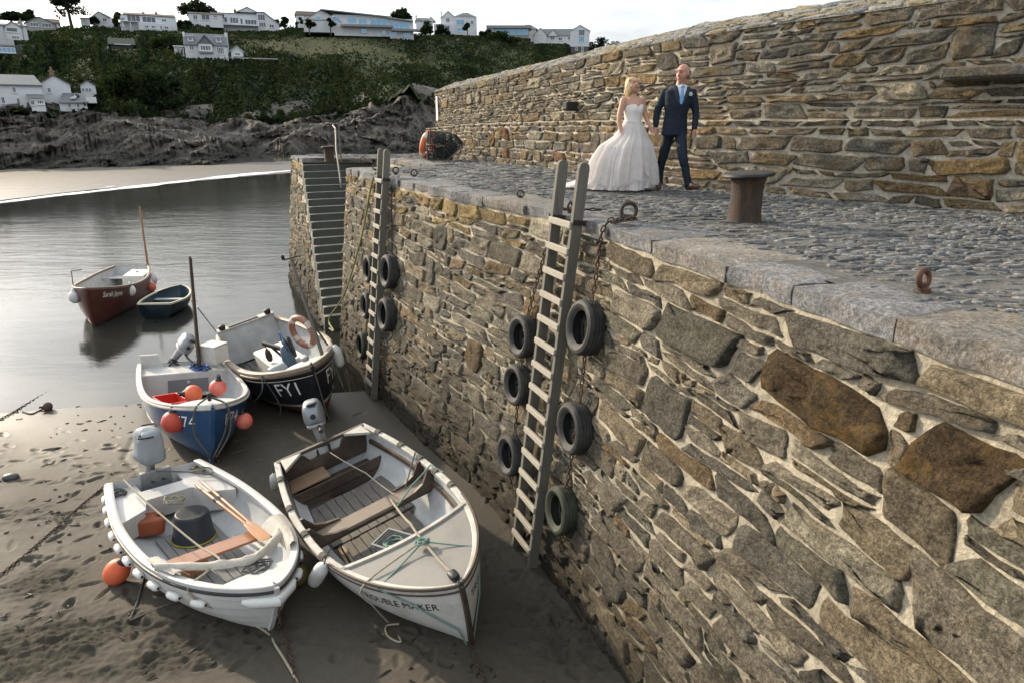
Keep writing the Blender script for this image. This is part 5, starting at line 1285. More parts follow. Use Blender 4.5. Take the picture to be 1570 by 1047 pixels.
eng = outboard('silver outboard motor with black tiller on the transom beside the quay wall'); HT.put(eng, (-.03, .02, HT.D*.95), (0, -.12, -.3)); eng.scale = (1.25,)*3
for px, py, lab in ((488, 880, 'grey white sausage fender hanging low on the left bow of TROUBLE MAKER'), (421, 738, 'short white fender at the stern corner of TROUBLE MAKER')):
    ref = HT.pt(.66 if px > 450 else .03, .7, -1, .06); ref = HT.M @ ref; c = pix_at(px, py, ref); root = empty('fender', tuple(c), (0.25, .5 if px > 450 else .1, 0), lab, 'fender', 'white fenders on the boats')
    mb = MB(); k = 1 if px > 450 else .8; mb.lathe([(.001, -.19*k), (.045*k, -.185*k), (.075*k, -.15*k), (.085*k, -.08*k), (.085*k, .08*k), (.075*k, .14*k), (.035*k, .19*k), (.02, .21*k)], 18); mb.build('body', M_wf, root, True, 180); mb = MB(); mb.tube([(0, 0, .2*k), (-.02, .03, .3*k), (-.02, .06, .42*k)], .009, 6); mb.build('lanyard', M_rope_d, root)
# crate with green rope
def rope_crate():
    r = empty('rope_crate', label='grey plastic crate full of coiled green rope in the boat', cat='crate'); M = mk('grey_crate', (.20, .215, .215), .6, .15, 6, .1); L, Wd, h = .46, .32, .17
    mb = MB(); mb.box((-L/2, -Wd/2, 0), (L/2, Wd/2, .012)); mb.build('base', M, r, False)
    for sg in (1, -1):
        for hx, wy in ((1, 0), (0, 1)):
            mb = MB()
            for k in range(5):
                z0 = .008+k*h/5
                if hx: mb.box((-L/2, sg*Wd/2-.006, z0), (L/2, sg*Wd/2+.006, z0+h/5-.012), 0, .003)
                else: mb.box((sg*L/2-.006, -Wd/2, z0), (sg*L/2+.006, Wd/2, z0+h/5-.012), 0, .003)
            mb.build('side', M, r, True, 30)
    mb = MB()
    for sg in (1, -1): mb.box((-L/2-.015, sg*Wd/2-.015, h-.01), (L/2+.015, sg*Wd/2+.015, h+.012), 0, .004); mb.box((sg*L/2-.015, -Wd/2-.015, h-.009), (sg*L/2+.015, Wd/2+.015, h+.011), 0, .004)
    mb.build('rim', M, r, True, 30); return r
def coil(r0, r1, turns, h, seed, wob=.02):
    rnd = random.Random(seed); P = []
    for i in range(int(turns*16)):
        a = 2*PI*i/16; f = i/(turns*16); rr = r0+(r1-r0)*abs(math.sin(f*9+seed)); P.append((rr*1.35*math.cos(a)+rnd.uniform(-wob, wob), rr*math.sin(a)+rnd.uniform(-wob, wob), h*f+.015*math.sin(i*.7)))
    return P
cr = rope_crate(); HT.put(cr, (.555*HT.L, .0, .175), (0, 0, .42))
mb = MB(); mb.tube(smooth_pts(coil(.055, .115, 7, .12, 3), 2), .0095, 6); o = mb.build('coiled_rope', M_rope_g); HT.put(o, (.555*HT.L, .0, .21), (0, 0, .4)); tag(o, 'pale green rope coiled inside the grey crate', 'rope', 'mooring and lashing ropes')
# bridle ropes on the foredeck
bw = HT.w; hb = HT.D*(1+HT.sb); L_ = HT.L
k0 = bw(.80*L_, .03, .95)
rope([bw(.985*L_, 0, hb+.06), k0, bw(.68*L_, .10, .86), bw(.50*L_, .22, .60), bw(.41*L_, .28, .52)], .014, M_rope, 'thick pale rope from the bow to the thwart of TROUBLE MAKER', .02)
rope([k0, HT.M @ HT.pt(.84, 1, -1, .03), HT.M @ HT.pt(.93, .86, -1, .05), HT.M @ HT.pt(.99, .55, -1, .04), HT.M @ HT.pt(1, .25, -1, .05)], .010, M_rope_g, 'green rope looped from the foredeck over the left bow', .01)
rope([k0, HT.M @ HT.pt(.90, 1, 1, .02), HT.M @ HT.pt(.95, .7, 1, .03), HT.M @ HT.pt(.995, .2, 1, .03)], .009, M_rope_g, 'thin green rope from the foredeck over the right bow', .01)
rope(smooth_pts([k0+Vector((0, 0, .02)), HT.M @ HT.pt(.80, 1, -1, .05), HT.M @ HT.pt(.80, .75, -1, .06), HT.M @ HT.pt(.79, .45, -1, .10)+Vector((0, 0, -.05)), on_sand(615, 985, .02), on_sand(596, 978, .02), on_sand(592, 962, .02), on_sand(612, 958, .02)]), .011, M_rope, 'pale rope end hanging off the bow and curling on the sand', 0, 3)
mb = MB(); mb.tube(smooth_pts([(a*.5, b*.5, c*.6+.02) for a, b, c in coil(.04, .12, 4, .12, 8, .03)], 2), .012, 6); o = mb.build('rope_knot', M_rope_g); HT.put(o, (.80*L_, .02, .90), (0, 0, 1)); tag(o, 'knotted bunch of rope lying on the grey foredeck', 'rope', 'mooring and lashing ropes')
rope([bw(.41*L_, .35, .53), bw(.25*L_, .25, .60), bw(.06*L_, .03, .70)], .009, M_rope, 'thin line from the thwart to the outboard of TROUBLE MAKER', .015)
rope([bw(.50*L_, .22, .61), bw(.46*L_, .55, .68), HT.M @ HT.sheer(.44, 1, -.03, .06), HT.M @ HT.sheer(.50, 1, .02, .03)], .012, M_rope_g, 'green rope made fast to the right gunwale', .02)
rope([bw(.41*L_, .52, .55), HT.M @ HT.sheer(.33, 1, -.02, .05), HT.M @ HT.sheer(.30, 1, .02, -.05)], .01, M_rope_d, 'dark lashing round the right gunwale near the thwart', .02)
for k, (y0, y1, z) in enumerate(((-.56, -.62, .20), (-.50, -.56, .20))):
    mb = MB(); mb.obox((.42*L_, y0, z), (.68*L_, y1, z+.01), .035, .03, bev=.008); o = mb.build('boat_batten', mk('pale_batten%d' % k, (.30-.04*k, .21, .13), .7, .3, 6, .2, 40)); tag(o, ('inner' if k else 'outer')+' pale wooden batten lying along the left side of the floor', 'batten', 'loose wooden battens'); HT.put(o, (0, 0, 0))
chain([tuple(HT.M @ HT.pt(1, .06, 1)+Vector((0, 0, .02))), tuple(on_sand(722, 1000, .03)), tuple(on_sand(735, 1025, .02)), tuple(on_sand(748, 1060, .02))], 'mooring chain from the stem of TROUBLE MAKER into the sand', 'mooring chains on the sand', LKS, .046)
# ------------------------------------------------------------------ white clinker dinghy
HD = Hull(3.875, 1.698, .544, .733, 2.542, .322, .285, -3.96, 7.53, -4.34, -.808, .012, -.053, floor=.12)
def boat_dinghy():
    H = HD; r = empty('clinker_dinghy', H.loc, H.rot, 'small white clinker dinghy with varnished thwart, lying nearest on the sand', 'boat', GB)
    M_w = mk('dinghy_white', (.53, .525, .51), .4, .1, 3, .06, 30, dirt=(.42, .38, .31), dfac=.45, ds=2.2)
    hull_parts(H, r, M_w, mk('dinghy_grey_inside', (.46, .475, .48), .6, .14, 4, .1, 40, dirt=(.3, .29, .27), dfac=.4), None, M_w, .10, .065, None, None, M_w, clinker=7)
    for side in (1, -1):
        mb = MB(); mb.tube([H.pt(t, .955, side, .022) for t in TS], .020, 8); mb.build('rubber_strake', M_blk, r)
    b, h = H.bh(0)
    # stern locker top with motor well, side benches
    z = h*.83
    def plate(pts, zt, th, nm, mat):
        mb = MB(); k = len(pts); mb.add([(x-H.ox, y, zt) for x, y in pts]+[(x-H.ox, y, zt-th) for x, y in pts], [tuple(range(k)), tuple(range(2*k-1, k-1, -1))]+[(i, (i+1) % k, (i+1) % k+k, i+k) for i in range(k)][::1]); bm = bmesh.new(); o = mb.build(nm, mat, r, False); bm.from_mesh(o.data); bmesh.ops.recalc_face_normals(bm, faces=bm.faces); bm.to_mesh(o.data); bm.free()
    hy = lambda t: H.half(t, z)-.002
    plate([(.30, -hy(.08)), (.92, -hy(.24)), (1.05, -hy(.27)+.04), (.86, -hy(.22)+.36), (.60, -.30), (.60, .30), (.86, hy(.22)-.36), (1.05, hy(.27)-.04), (.92, hy(.24)), (.30, hy(.08))], z, .30, 'stern_bench', M_w)
    plate([(.04, -hy(.02)), (.30, -hy(.08)), (.30, -.28), (.04, -.28)], z, .05, 'stern_shelf', M_w); plate([(.04, .28), (.30, .28), (.30, hy(.08)), (.04, hy(.02))], z, .05, 'stern_shelf', M_w)
    mb = MB(); mb.box((-H.ox+.03, -.30, h*.5), (-H.ox+.30, .30, h*.56)); mb.build('motor_well', M_blk, r, False)
    mb = MB(); mb.box((-H.ox-.015, -.20, h*.55), (-H.ox+.06, .20, h+.05), 0, .01); mb.build('motor_pad', M_alu, r, True, 30)
    thwart(H, r, M_varn, .56, .36, .24, .035)
    mb = MB(); mb.box((.56*H.L-H.ox-.02, -.42, .10), (.56*H.L-H.ox+.02, -.10, .33), 0, .01); mb.build('thwart_support', M_varn, r, True, 30)
    plank_floor(H, r, M_board2, .27, .80, .12, 7)
    foredeck(H, r, M_w, .885, camber=.02, curve=.0)
    # canvas spray cover folded round the bow
    M_can = mk('canvas', (.47, .44, .385), .85, .14, 5, .6, 30, dirt=(.3, .27, .22), dfac=.5, bdist=.02)
    rows = []
    for i in range(41):
        v = -1+2*i/40; t = .66+.185*(1-abs(v)**1.9); b_, h_ = H.bh(t); y = v*(b_+.02); x = t*H.L-H.ox; hh = h_+.05+.05*(1-v*v); row = []
        tail = max(0, v-.55)/.45; wd = .055+.20*tail**1.3
        for k in range(9):
            a = -.3+k/8*(PI*1.25); rr = .052+.012*mnoise.noise(Vector((v*9, k*.8, 2))); row.append(Vector((x+rr*math.cos(a)*1.1-(wd-.055)*max(0, math.cos(PI-a)), y*(1-.12*tail*max(0, math.sin(a))), hh+rr*math.sin(a)+.02*mnoise.noise(Vector((v*6, 5, k*.5)))-.05*tail)))
        rows.append(row)
    mb = MB(); mb.grid(rows); mb.grid(rows, flip=True) if False else None; o = mb.build('spray_cover', M_can, r, True, 180)
    rows = []
    for i in range(12):
        f = i/11; row = []
        for k in range(9):
            g = k/8; t = .62+.20*g; b_, h_ = H.bh(t); y = (b_+.0)*(1-.42*f*(1-.35*g)); row.append(Vector((t*H.L-H.ox+.06*f, y, h_+.055+.10*math.sin(PI*f*.9)*(1-.3*g)-.06*f+.02*mnoise.noise(Vector((f*6, g*6, 1))))))
        rows.append(row)
    mb = MB(); mb.grid(rows); mb.build('cover_flap', M_can, r, True, 180)
    rows = []
    for i in range(12):
        f = i/11; row = []
        for k in range(7):
            g = k/6; t = .60+.14*g; b_, h_ = H.bh(t); y = -(b_-.01)*(1-.22*f); row.append(Vector((t*H.L-H.ox+.10*f, y, h_+.05+.05*math.sin(PI*f)-.03*f+.02*mnoise.noise(Vector((f*7, g*7, 5))))))
        rows.append(row)
    mb = MB(); mb.grid(rows, flip=True); mb.build('cover_flap', M_can, r, True, 180)
    # bow roll fender
    mb = MB(); mb.tube([H.pt(.955, .88, -1, .05), H.pt(.975, .87, -1, .06), H.pt(.995, .86, 0, .0)+Vector((.07, 0, 0)), H.pt(.975, .87, 1, .06), H.pt(.955, .88, 1, .05)], [.03, .06, .065, .06, .03], 12); mb.v = [tuple(q) for q in mb.v]; mb.build('bow_fender', M_wf, r)
    # string of small net floats
    G = 'white net floats along the dinghy gunwale'
    for side, ts in ((-1, (.02, .10, .19, .285, .375, .465, .56, .655, .75, .84)), (1, (.80, .90))):
        for i, t in enumerate(ts):
            p = H.M @ H.pt(t, .80, side, .055); q = H.M @ H.pt(t+.02, .80, side, .055); fl = empty('net_float', tuple(p), (q-p).to_track_quat('Z', 'Y').to_euler(), ('small white float, %s from the stern on the left side of the dinghy' % ('first', 'second', 'third', 'fourth', 'fifth', 'sixth', 'seventh', 'eighth', 'ninth', 'tenth')[i]) if side < 0 else 'small white float on the right bow of the dinghy, %s the stem' % ('farther from', 'nearer')[i], 'float', G)
            mb = MB(); mb.lathe([(.012, -.095), (.03, -.09), (.044, -.06), (.047, 0), (.044, .06), (.03, .09), (.012, .095)], 16); mb.build('body', M_wf, fl, True, 180)
            mb = MB(); mb.lathe([(.011, -.102), (.015, -.1), (.015, -.088)], 8); mb.lathe([(.015, .088), (.015, .1), (.011, .102)], 8); mb.build('hole', M_blk, fl)
    return r
boat_dinghy()
eng = outboard('outboard motor under a grey fabric cover on the white dinghy', cover=True); HD.put(eng, (-.03, .0, HD.D*.98), (0, .05, .1))
# steering-wheel-like black prop ring / fuel cap beside motor
def tub():
    r = empty('black_tub', label='black plastic tub standing upside down in the dinghy', cat='tub'); M = mk('tub_black', (.018, .024, .034), .5, .25, 5, .15, 30, spec=.4)
    mb = MB(); mb.lathe([(.27, 0), (.275, .02), (.255, .05), (.215, .34), (.20, .365), (.19, .37)], 32); mb.build('body', M, r, True, 50); mb = MB(); mb.lathe([(.19, .37), (.187, .362), (.0001, .36)], 32); mb.build('bottom', mk('tub_base', (.05, .055, .06), .6, .2, 5, .2), r, True, 50); mb = MB(); mb.tube([(.272*math.cos(t), .272*math.sin(t), .015) for t in np.linspace(0, 2*PI, 36, endpoint=False)], .014, 6, closed=True); mb.build('rim', mk('tub_rim', (.25, .22, .03), .6, .3, 5, .1), r); return r
HD.put(tub(), (.345*HD.L, .03, .125), (0, 0, 0))
def oar(label, l=2.0):
    r = empty('oar', label=label, cat='oar', group='pair of oars in the dinghy'); M = mk('oar_spruce', (.50, .25, .11), .4, .2, 5, .1, 40, stretch=(1, 8, 8), coat=.2)
    mb = MB(); mb.tube([(0, 0, 0), (.12, 0, 0), (.14, 0, 0), (l*.75, 0, 0)], [.016, .016, .022, .020], 10); mb.build('loom', M, r)
    rows = []
    for i in range(9):
        f = i/8; w = .022+.05*math.sin(min(1, f*1.25)*PI/2); rows.append([(l*.74+f*l*.27, -w, .004), (l*.74+f*l*.27, 0, .014*(1-f)+.006), (l*.74+f*l*.27, w, .004), (l*.74+f*l*.27, 0, -.012*(1-f)-.003)])
    mb = MB(); mb.grid([q+[q[0]] for q in rows]); mb.add(rows[-1], [(0, 1, 2, 3)]); mb.build('blade', M, r, True, 60)
    mb = MB(); mb.tube([(l*.30, 0, 0), (l*.34, 0, 0)], .025, 10); mb.build('collar', M_blk, r); return r
HD.put(oar('left of the two varnished oars lying across the dinghy thwart', 1.85), (.155*HD.L, .34, .505), (0, .052, .095)); HD.put(oar('right of the two varnished oars lying across the dinghy thwart', 1.85), (.145*HD.L, .44, .505), (0, .052, .06))
def fuel_can():
    r = empty('fuel_can', label='orange red fuel can under the dinghy stern bench', cat='fuel can'); M = mk('can_red', (.30, .075, .03), .5, .2, 5, .1); mb = MB(); superbox(mb, (0, 0, .13), (.36, .24, .24), 6, 20, 10); mb.build('body', M, r, True, 50); mb = MB(); mb.tube([(-.1, 0, .25), (-.06, 0, .30), (.06, 0, .30), (.1, 0, .25)], .016, 8); mb.build('handle', M, r); mb = MB(); mb.lathe([(.03, .24), (.03, .28), (.0001, .285)], 12, org=(.13, 0, 0)); mb.build('cap', M_blk, r); return r
HD.put(fuel_can(), (.225*HD.L, -.36, .125), (0, 0, 1.2))
bd = HD.w; Ld = HD.L; hbd = HD.D*(1+HD.sb)
rope(smooth_pts([bd(.02*Ld, -.42, .62), bd(.20*Ld, -.40, .63), bd(.42*Ld, -.30, .57), bd(.60*Ld, -.22, .55), bd(.76*Ld, -.22, .68), bd(.80*Ld, -.42, .69), HD.M @ HD.pt(.82, .9, -1, .05), on_sand(400, 965, .02), on_sand(425, 995, .02), on_sand(452, 1040, .02), on_sand(460, 1060, .02)]), .013, M_rope, 'long pale mooring rope crossing the dinghy and running to the sand', 0, 3)
rope(smooth_pts([bd(.02*Ld, .0, .62), bd(.12*Ld, .3, .66), bd(.17*Ld, .55, .62), bd(.10*Ld, .62, .60), bd(.06*Ld, .40, .58)]), .011, M_rope_d, 'dark rope looped across the dinghy stern', 0, 3)
for (x, y, z, sc, sd, mt, lab) in ((.215*Ld, -.02, .465, .8, 4, M_rope, 'tangle of pale line on the dinghy stern bench'), (.05*Ld, -.52, .47, .6, 6, M_rope_d, 'small dark heap of rope in the dinghy stern corner'), (.04*Ld, .55, .50, .7, 9, M_rope, 'heap of pale rope in the other stern corner of the dinghy'), (.875*Ld, .02, .67, .9, 11, M_rope_d, 'tangle of dark rope on the dinghy foredeck')):
    mb = MB(); mb.tube(smooth_pts([(a*sc, b*sc, c*sc) for a, b, c in coil(.04, .13, 5, .07, sd, .03)], 2), .009, 6); o = mb.build('rope_heap', mt); tag(o, lab, 'rope', 'mooring and lashing ropes'); HD.put(o, (x, y, z), (0, 0, sd))
chain([tuple(HD.M @ HD.pt(1, .9, 1)+Vector((.05, -.05, .0))), tuple(HD.M @ HD.pt(1, .5, 1)+Vector((.10, -.06, -.05))), tuple(on_sand(437, 955, .05)), tuple(on_sand(440, 985, .02)), tuple(on_sand(447, 1015, .02)), tuple(on_sand(456, 1060, .02))], 'dark mooring chain hanging from the dinghy bow', 'mooring chains on the sand', LKS, .046)
ref = HD.M @ HD.pt(.40, .6, -1, .12); c = pix_at(179, 876, ref); buoy(c, .145, M_or, 'long fluorescent orange buoy tied to the left side of the white dinghy', (.55, .0, .83), long=1.25)
ref = HD.M @ HD.pt(.80, .6, 1, .12); buoy(pix_at(455, 880, ref), .14, mk('buoy_yellow', (.16, .115, .035), .6, .2, 5, .1), 'dull yellow buoy on the sand between the two near boats', (0, .3, 1))
# ------------------------------------------------------------------ blue boat F74
HB = Hull(4.033, 1.715, .76, .886, 2.528, .324, .276, -5.94, 11.73, -4.40, -1.014, .065, -.10, floor=.2)
def boat_blue():
    H = HB; r = empty('blue_fishing_boat', H.loc, H.rot, 'blue open fishing boat numbered 74 with orange buoys on its bow', 'boat', GB)
    M_bl = mk('blue_hull_paint', (.018, .065, .155), .38, .2, 3, .06, 30, dirt=(.05, .10, .17), dfac=.4, spec=.5); M_w = mk('white_fibreglass', (.50, .50, .485), .45, .12, 4, .06, 30, dirt=(.42, .39, .33), dfac=.45)
    hull_parts(H, r, M_bl, M_wint, None, mk('pale_rail', (.52, .50, .46), .4, .15, 5, .05, 30, metal=.2), .075, .085, None, None, M_bl)
    for side in (1, -1):
        mb = MB(); mb.tube([H.pt(t, .60, side, .008) for t in TS if t < .62], .013, 6); mb.build('stripe', M_whull, r)
        mb = MB(); mb.tube([H.pt(t, .975, side, .022) for t in TS], .022, 8); mb.build('fender_strip', M_blk if False else M_cap, r)
    b, h = H.bh(0); hy = H.half(.2, h*.9)
    # stern locker
    mb = MB(); mb.box((-H.ox+.04, -hy, .25), (-H.ox+.70, hy, h*.93), 0, .012); mb.build('stern_locker', M_w, r, True, 30)
    mb = MB(); mb.box((-H.ox+.702, -.32, .34), (-H.ox+.712, .42, .62), 0, .02); mb.build('locker_hatch', mk('grey_hatch', (.17, .18, .19), .5, .1, 5, .05), r, True, 30)
    mb = MB(); mb.lathe([(.0001, .012), (.025, .012), (.03, 0)], 12, org=(-H.ox+.712, .05, .56), axis=(1, 0, 0)); mb.build('hatch_knob', M_w, r)
    for sg in (1, -1):
        mb = MB(); mb.add([(-H.ox, sg*.30, h*.9), (-H.ox, sg*b*.97, h*.9), (-H.ox, sg*b*.97, h+.20), (-H.ox, sg*.42, h+.20)]+[(-H.ox+.06, sg*.30, h*.9), (-H.ox+.06, sg*b*.97, h*.9), (-H.ox+.06, sg*b*.97, h+.20), (-H.ox+.06, sg*.42, h+.20)], [(0, 1, 2, 3), (7, 6, 5, 4), (0, 4, 5, 1), (1, 5, 6, 2), (2, 6, 7, 3), (3, 7, 4, 0)]); mb.build('transom_cheek', M_w, r, False)
    plank_floor(H, r, M_board, .17, .80, .20, 6)
    mb = MB(); mb.box((.45*H.L-H.ox, -.05, .205), (.72*H.L-H.ox, .05, .25), 0, .01); mb.build('floor_rib', M_w, r, True, 30)
    foredeck(H, r, M_w, .82, camber=.03, curve=-.05)
    mb = MB(); mb.lathe([(.03, 0), (.035, .09), (.045, .13), (.02, .14)], 12, org=(.93*H.L-H.ox, 0, H.D*(1+H.sb)+.02)); mb.build('samson_post', M_blk, r)
    lettering(H, r, 'F74', M_white_l, -1, .868, .74, .20, space=1.05); lettering(H, r, 'F74', M_white_l, 1, .965, .74, .20, space=1.05)
    return r
boat_blue()
eng = outboard('silver blue outboard motor tilted up on the stern of the blue boat'); HB.put(eng, (-.02, -.12, HB.D*1.02), (-.55, .35, 0)); eng.scale = (1.12, 1.12, 1.12)
bb = HB.w; Lb = HB.L; hbb = HB.D*(1+HB.sb)
def fish_box(label, loc, rot, H):
    r = empty('fish_box', label=label, cat='crate'); M = mk('red_plastic', (.55, .035, .022), .45, .15, 5, .08, 30); L, w, h = .62, .42, .20
    mb = MB(); mb.box((-L/2, -w/2, 0), (L/2, w/2, .015)); mb.build('base', M, r, False)
    for sg in (1, -1):
        mb = MB(); mb.box((-L/2, sg*(w/2-.009)-.009, .012), (L/2, sg*(w/2-.009)+.009, h), 0, .004); mb.build('side', M, r, True, 30); mb = MB(); mb.box((sg*(L/2-.009)-.009, -w/2+.02, .012), (sg*(L/2-.009)+.009, w/2-.02, h-.003), 0, .004); mb.build('side', M, r, True, 30)
    mb = MB()
    for sg in (1, -1): mb.box((-L/2-.018, sg*w/2-.02, h-.02), (L/2+.018, sg*w/2+.02, h+.012), 0, .006); mb.box((sg*L/2-.02, -w/2, h-.019), (sg*L/2+.02, w/2, h+.011), 0, .006)
    for x in np.linspace(-L/2+.08, L/2-.08, 5):
        for sg in (1, -1): mb.box((x-.015, sg*w/2-.012, .02), (x+.015, sg*w/2+.012, h-.02))
    mb.build('rim', M, r, True, 30); H.put(r, loc, rot)
fish_box('bright red plastic fish box in the blue boat', (.50*Lb, -.40, .42), (0, 0, .25), HB)
mb = MB(); rnd = random.Random(3); mb.tube(smooth_pts([(rnd.uniform(-.28, .28), rnd.uniform(-.2, .2), .05+.07*rnd.random()) for _ in range(60)], 3), .006, 5); o = mb.build('fishing_net', mk('net_grey', (.18, .20, .19), .8, .3, 20, .2)); tag(o, 'heap of grey green net in the blue boat beside the red box', 'net'); HB.put(o, (.62*Lb, -.48, .36))
GO = 'round orange and red buoys on the blue boat'
buoy(pix_at(296, 603, bb(.66*Lb, -.2, .75)), .15, M_or, 'bright orange buoy lying inside the blue boat beside the red box', (-.75, -.45, .15), GO)
buoy(pix_at(334, 594, bb(.62*Lb, .4, .75)), .15, M_pk, 'pink orange buoy hanging inside the right side of the blue boat', (.15, .1, 1), GO)
c = pix_at(266, 646, HB.M @ HB.pt(.80, .8, -1, .30)); buoy(c, .185, M_rd, 'dark red buoy hanging on the left bow of the blue boat', (.1, .1, 1), GO)
c = pix_at(374, 645, HB.M @ HB.pt(.85, .8, 1, .14)); buoy(c, .145, M_pk, 'faded red buoy hanging on the right bow of the blue boat', (-.15, .1, 1), GO)
def mast_pair():
    r = empty('stowed_poles', label='pair of tall dark wooden poles lashed together in the blue boat', cat='poles'); M = mk('dark_spar', (.05, .035, .026), .6, .35, 6, .2, 40, stretch=(6, 6, .7)); 
    mb = MB(); mb.tube([(0, 0, -.35), (0, .0, 2.1)], [.042, .030], 10); mb.build('pole', M, r); mb = MB(); mb.tube([(.02, -.095, -.35), (.01, -.105, 2.15)], [.030, .022], 8); mb.build('pole', M, r)
    for z in (.35, 1.25, .1): mb = MB(); mb.tube([(.055*math.cos(t), -.035+.075*math.sin(t), z) for t in np.linspace(0, 2*PI, 14, endpoint=False)], .009, 5, closed=True); mb.build('lashing', M_rope, r)
    return r
mp_ = mast_pair(); ref = bb(.14*Lb, .42, .9); pb_ = pix_at(305, 553, ref); mp_.location = pb_; mp_.rotation_euler = (0, .055, .3)
r = empty('white_locker_box', label='white plastic box standing on the stern of the blue boat', cat='box'); mb = MB(); mb.box((-.20, -.19, 0), (.20, .19, .34), 0, .012); mb.build('body', M_whull, r, True, 30); mb = MB(); mb.box((-.21, -.20, .342), (.21, .20, .37), 0, .012); mb.build('lid', M_whull, r, True, 30)
pb2 = pix_at(330, 553, bb(.12*Lb, .62, .9)); r.location = pb2; r.rotation_euler = (0, 0, -.35)
mb = MB(); mb.tube(smooth_pts([(a*1.2, b*1.2, c) for a, b, c in coil(.05, .15, 6, .07, 14, .04)], 2), .012, 6); o = mb.build('rope_heap', M_rope_b); tag(o, 'bright blue rope heaped on the stern locker of the blue boat', 'rope', 'mooring and lashing ropes'); HB.put(o, (.11*Lb, .30, HB.D*.98))
for k, (yy, sp) in enumerate(((-.10, .0), (.02, .1), (.10, .05))):
    rope(smooth_pts([bb(.93*Lb, yy*.3, hbb+.08), HB.M @ HB.pt(.97, .98, -1 if yy < 0 else 1, .06), HB.M @ HB.pt(.99, .7, -1 if yy < 0 else 1, .10)+Vector((yy, 0, 0)), HB.M @ HB.pt(1, .35, 1)+Vector((yy*.6+.05, -.08, 0)), on_sand(322+k*4, 703-k*2, .02), on_sand(335-k*6, 708, .02)]), .014, M_rope_d, ('left', 'middle', 'right')[k]+' of three dark ropes hanging down the stem of the blue boat', 0, 3)
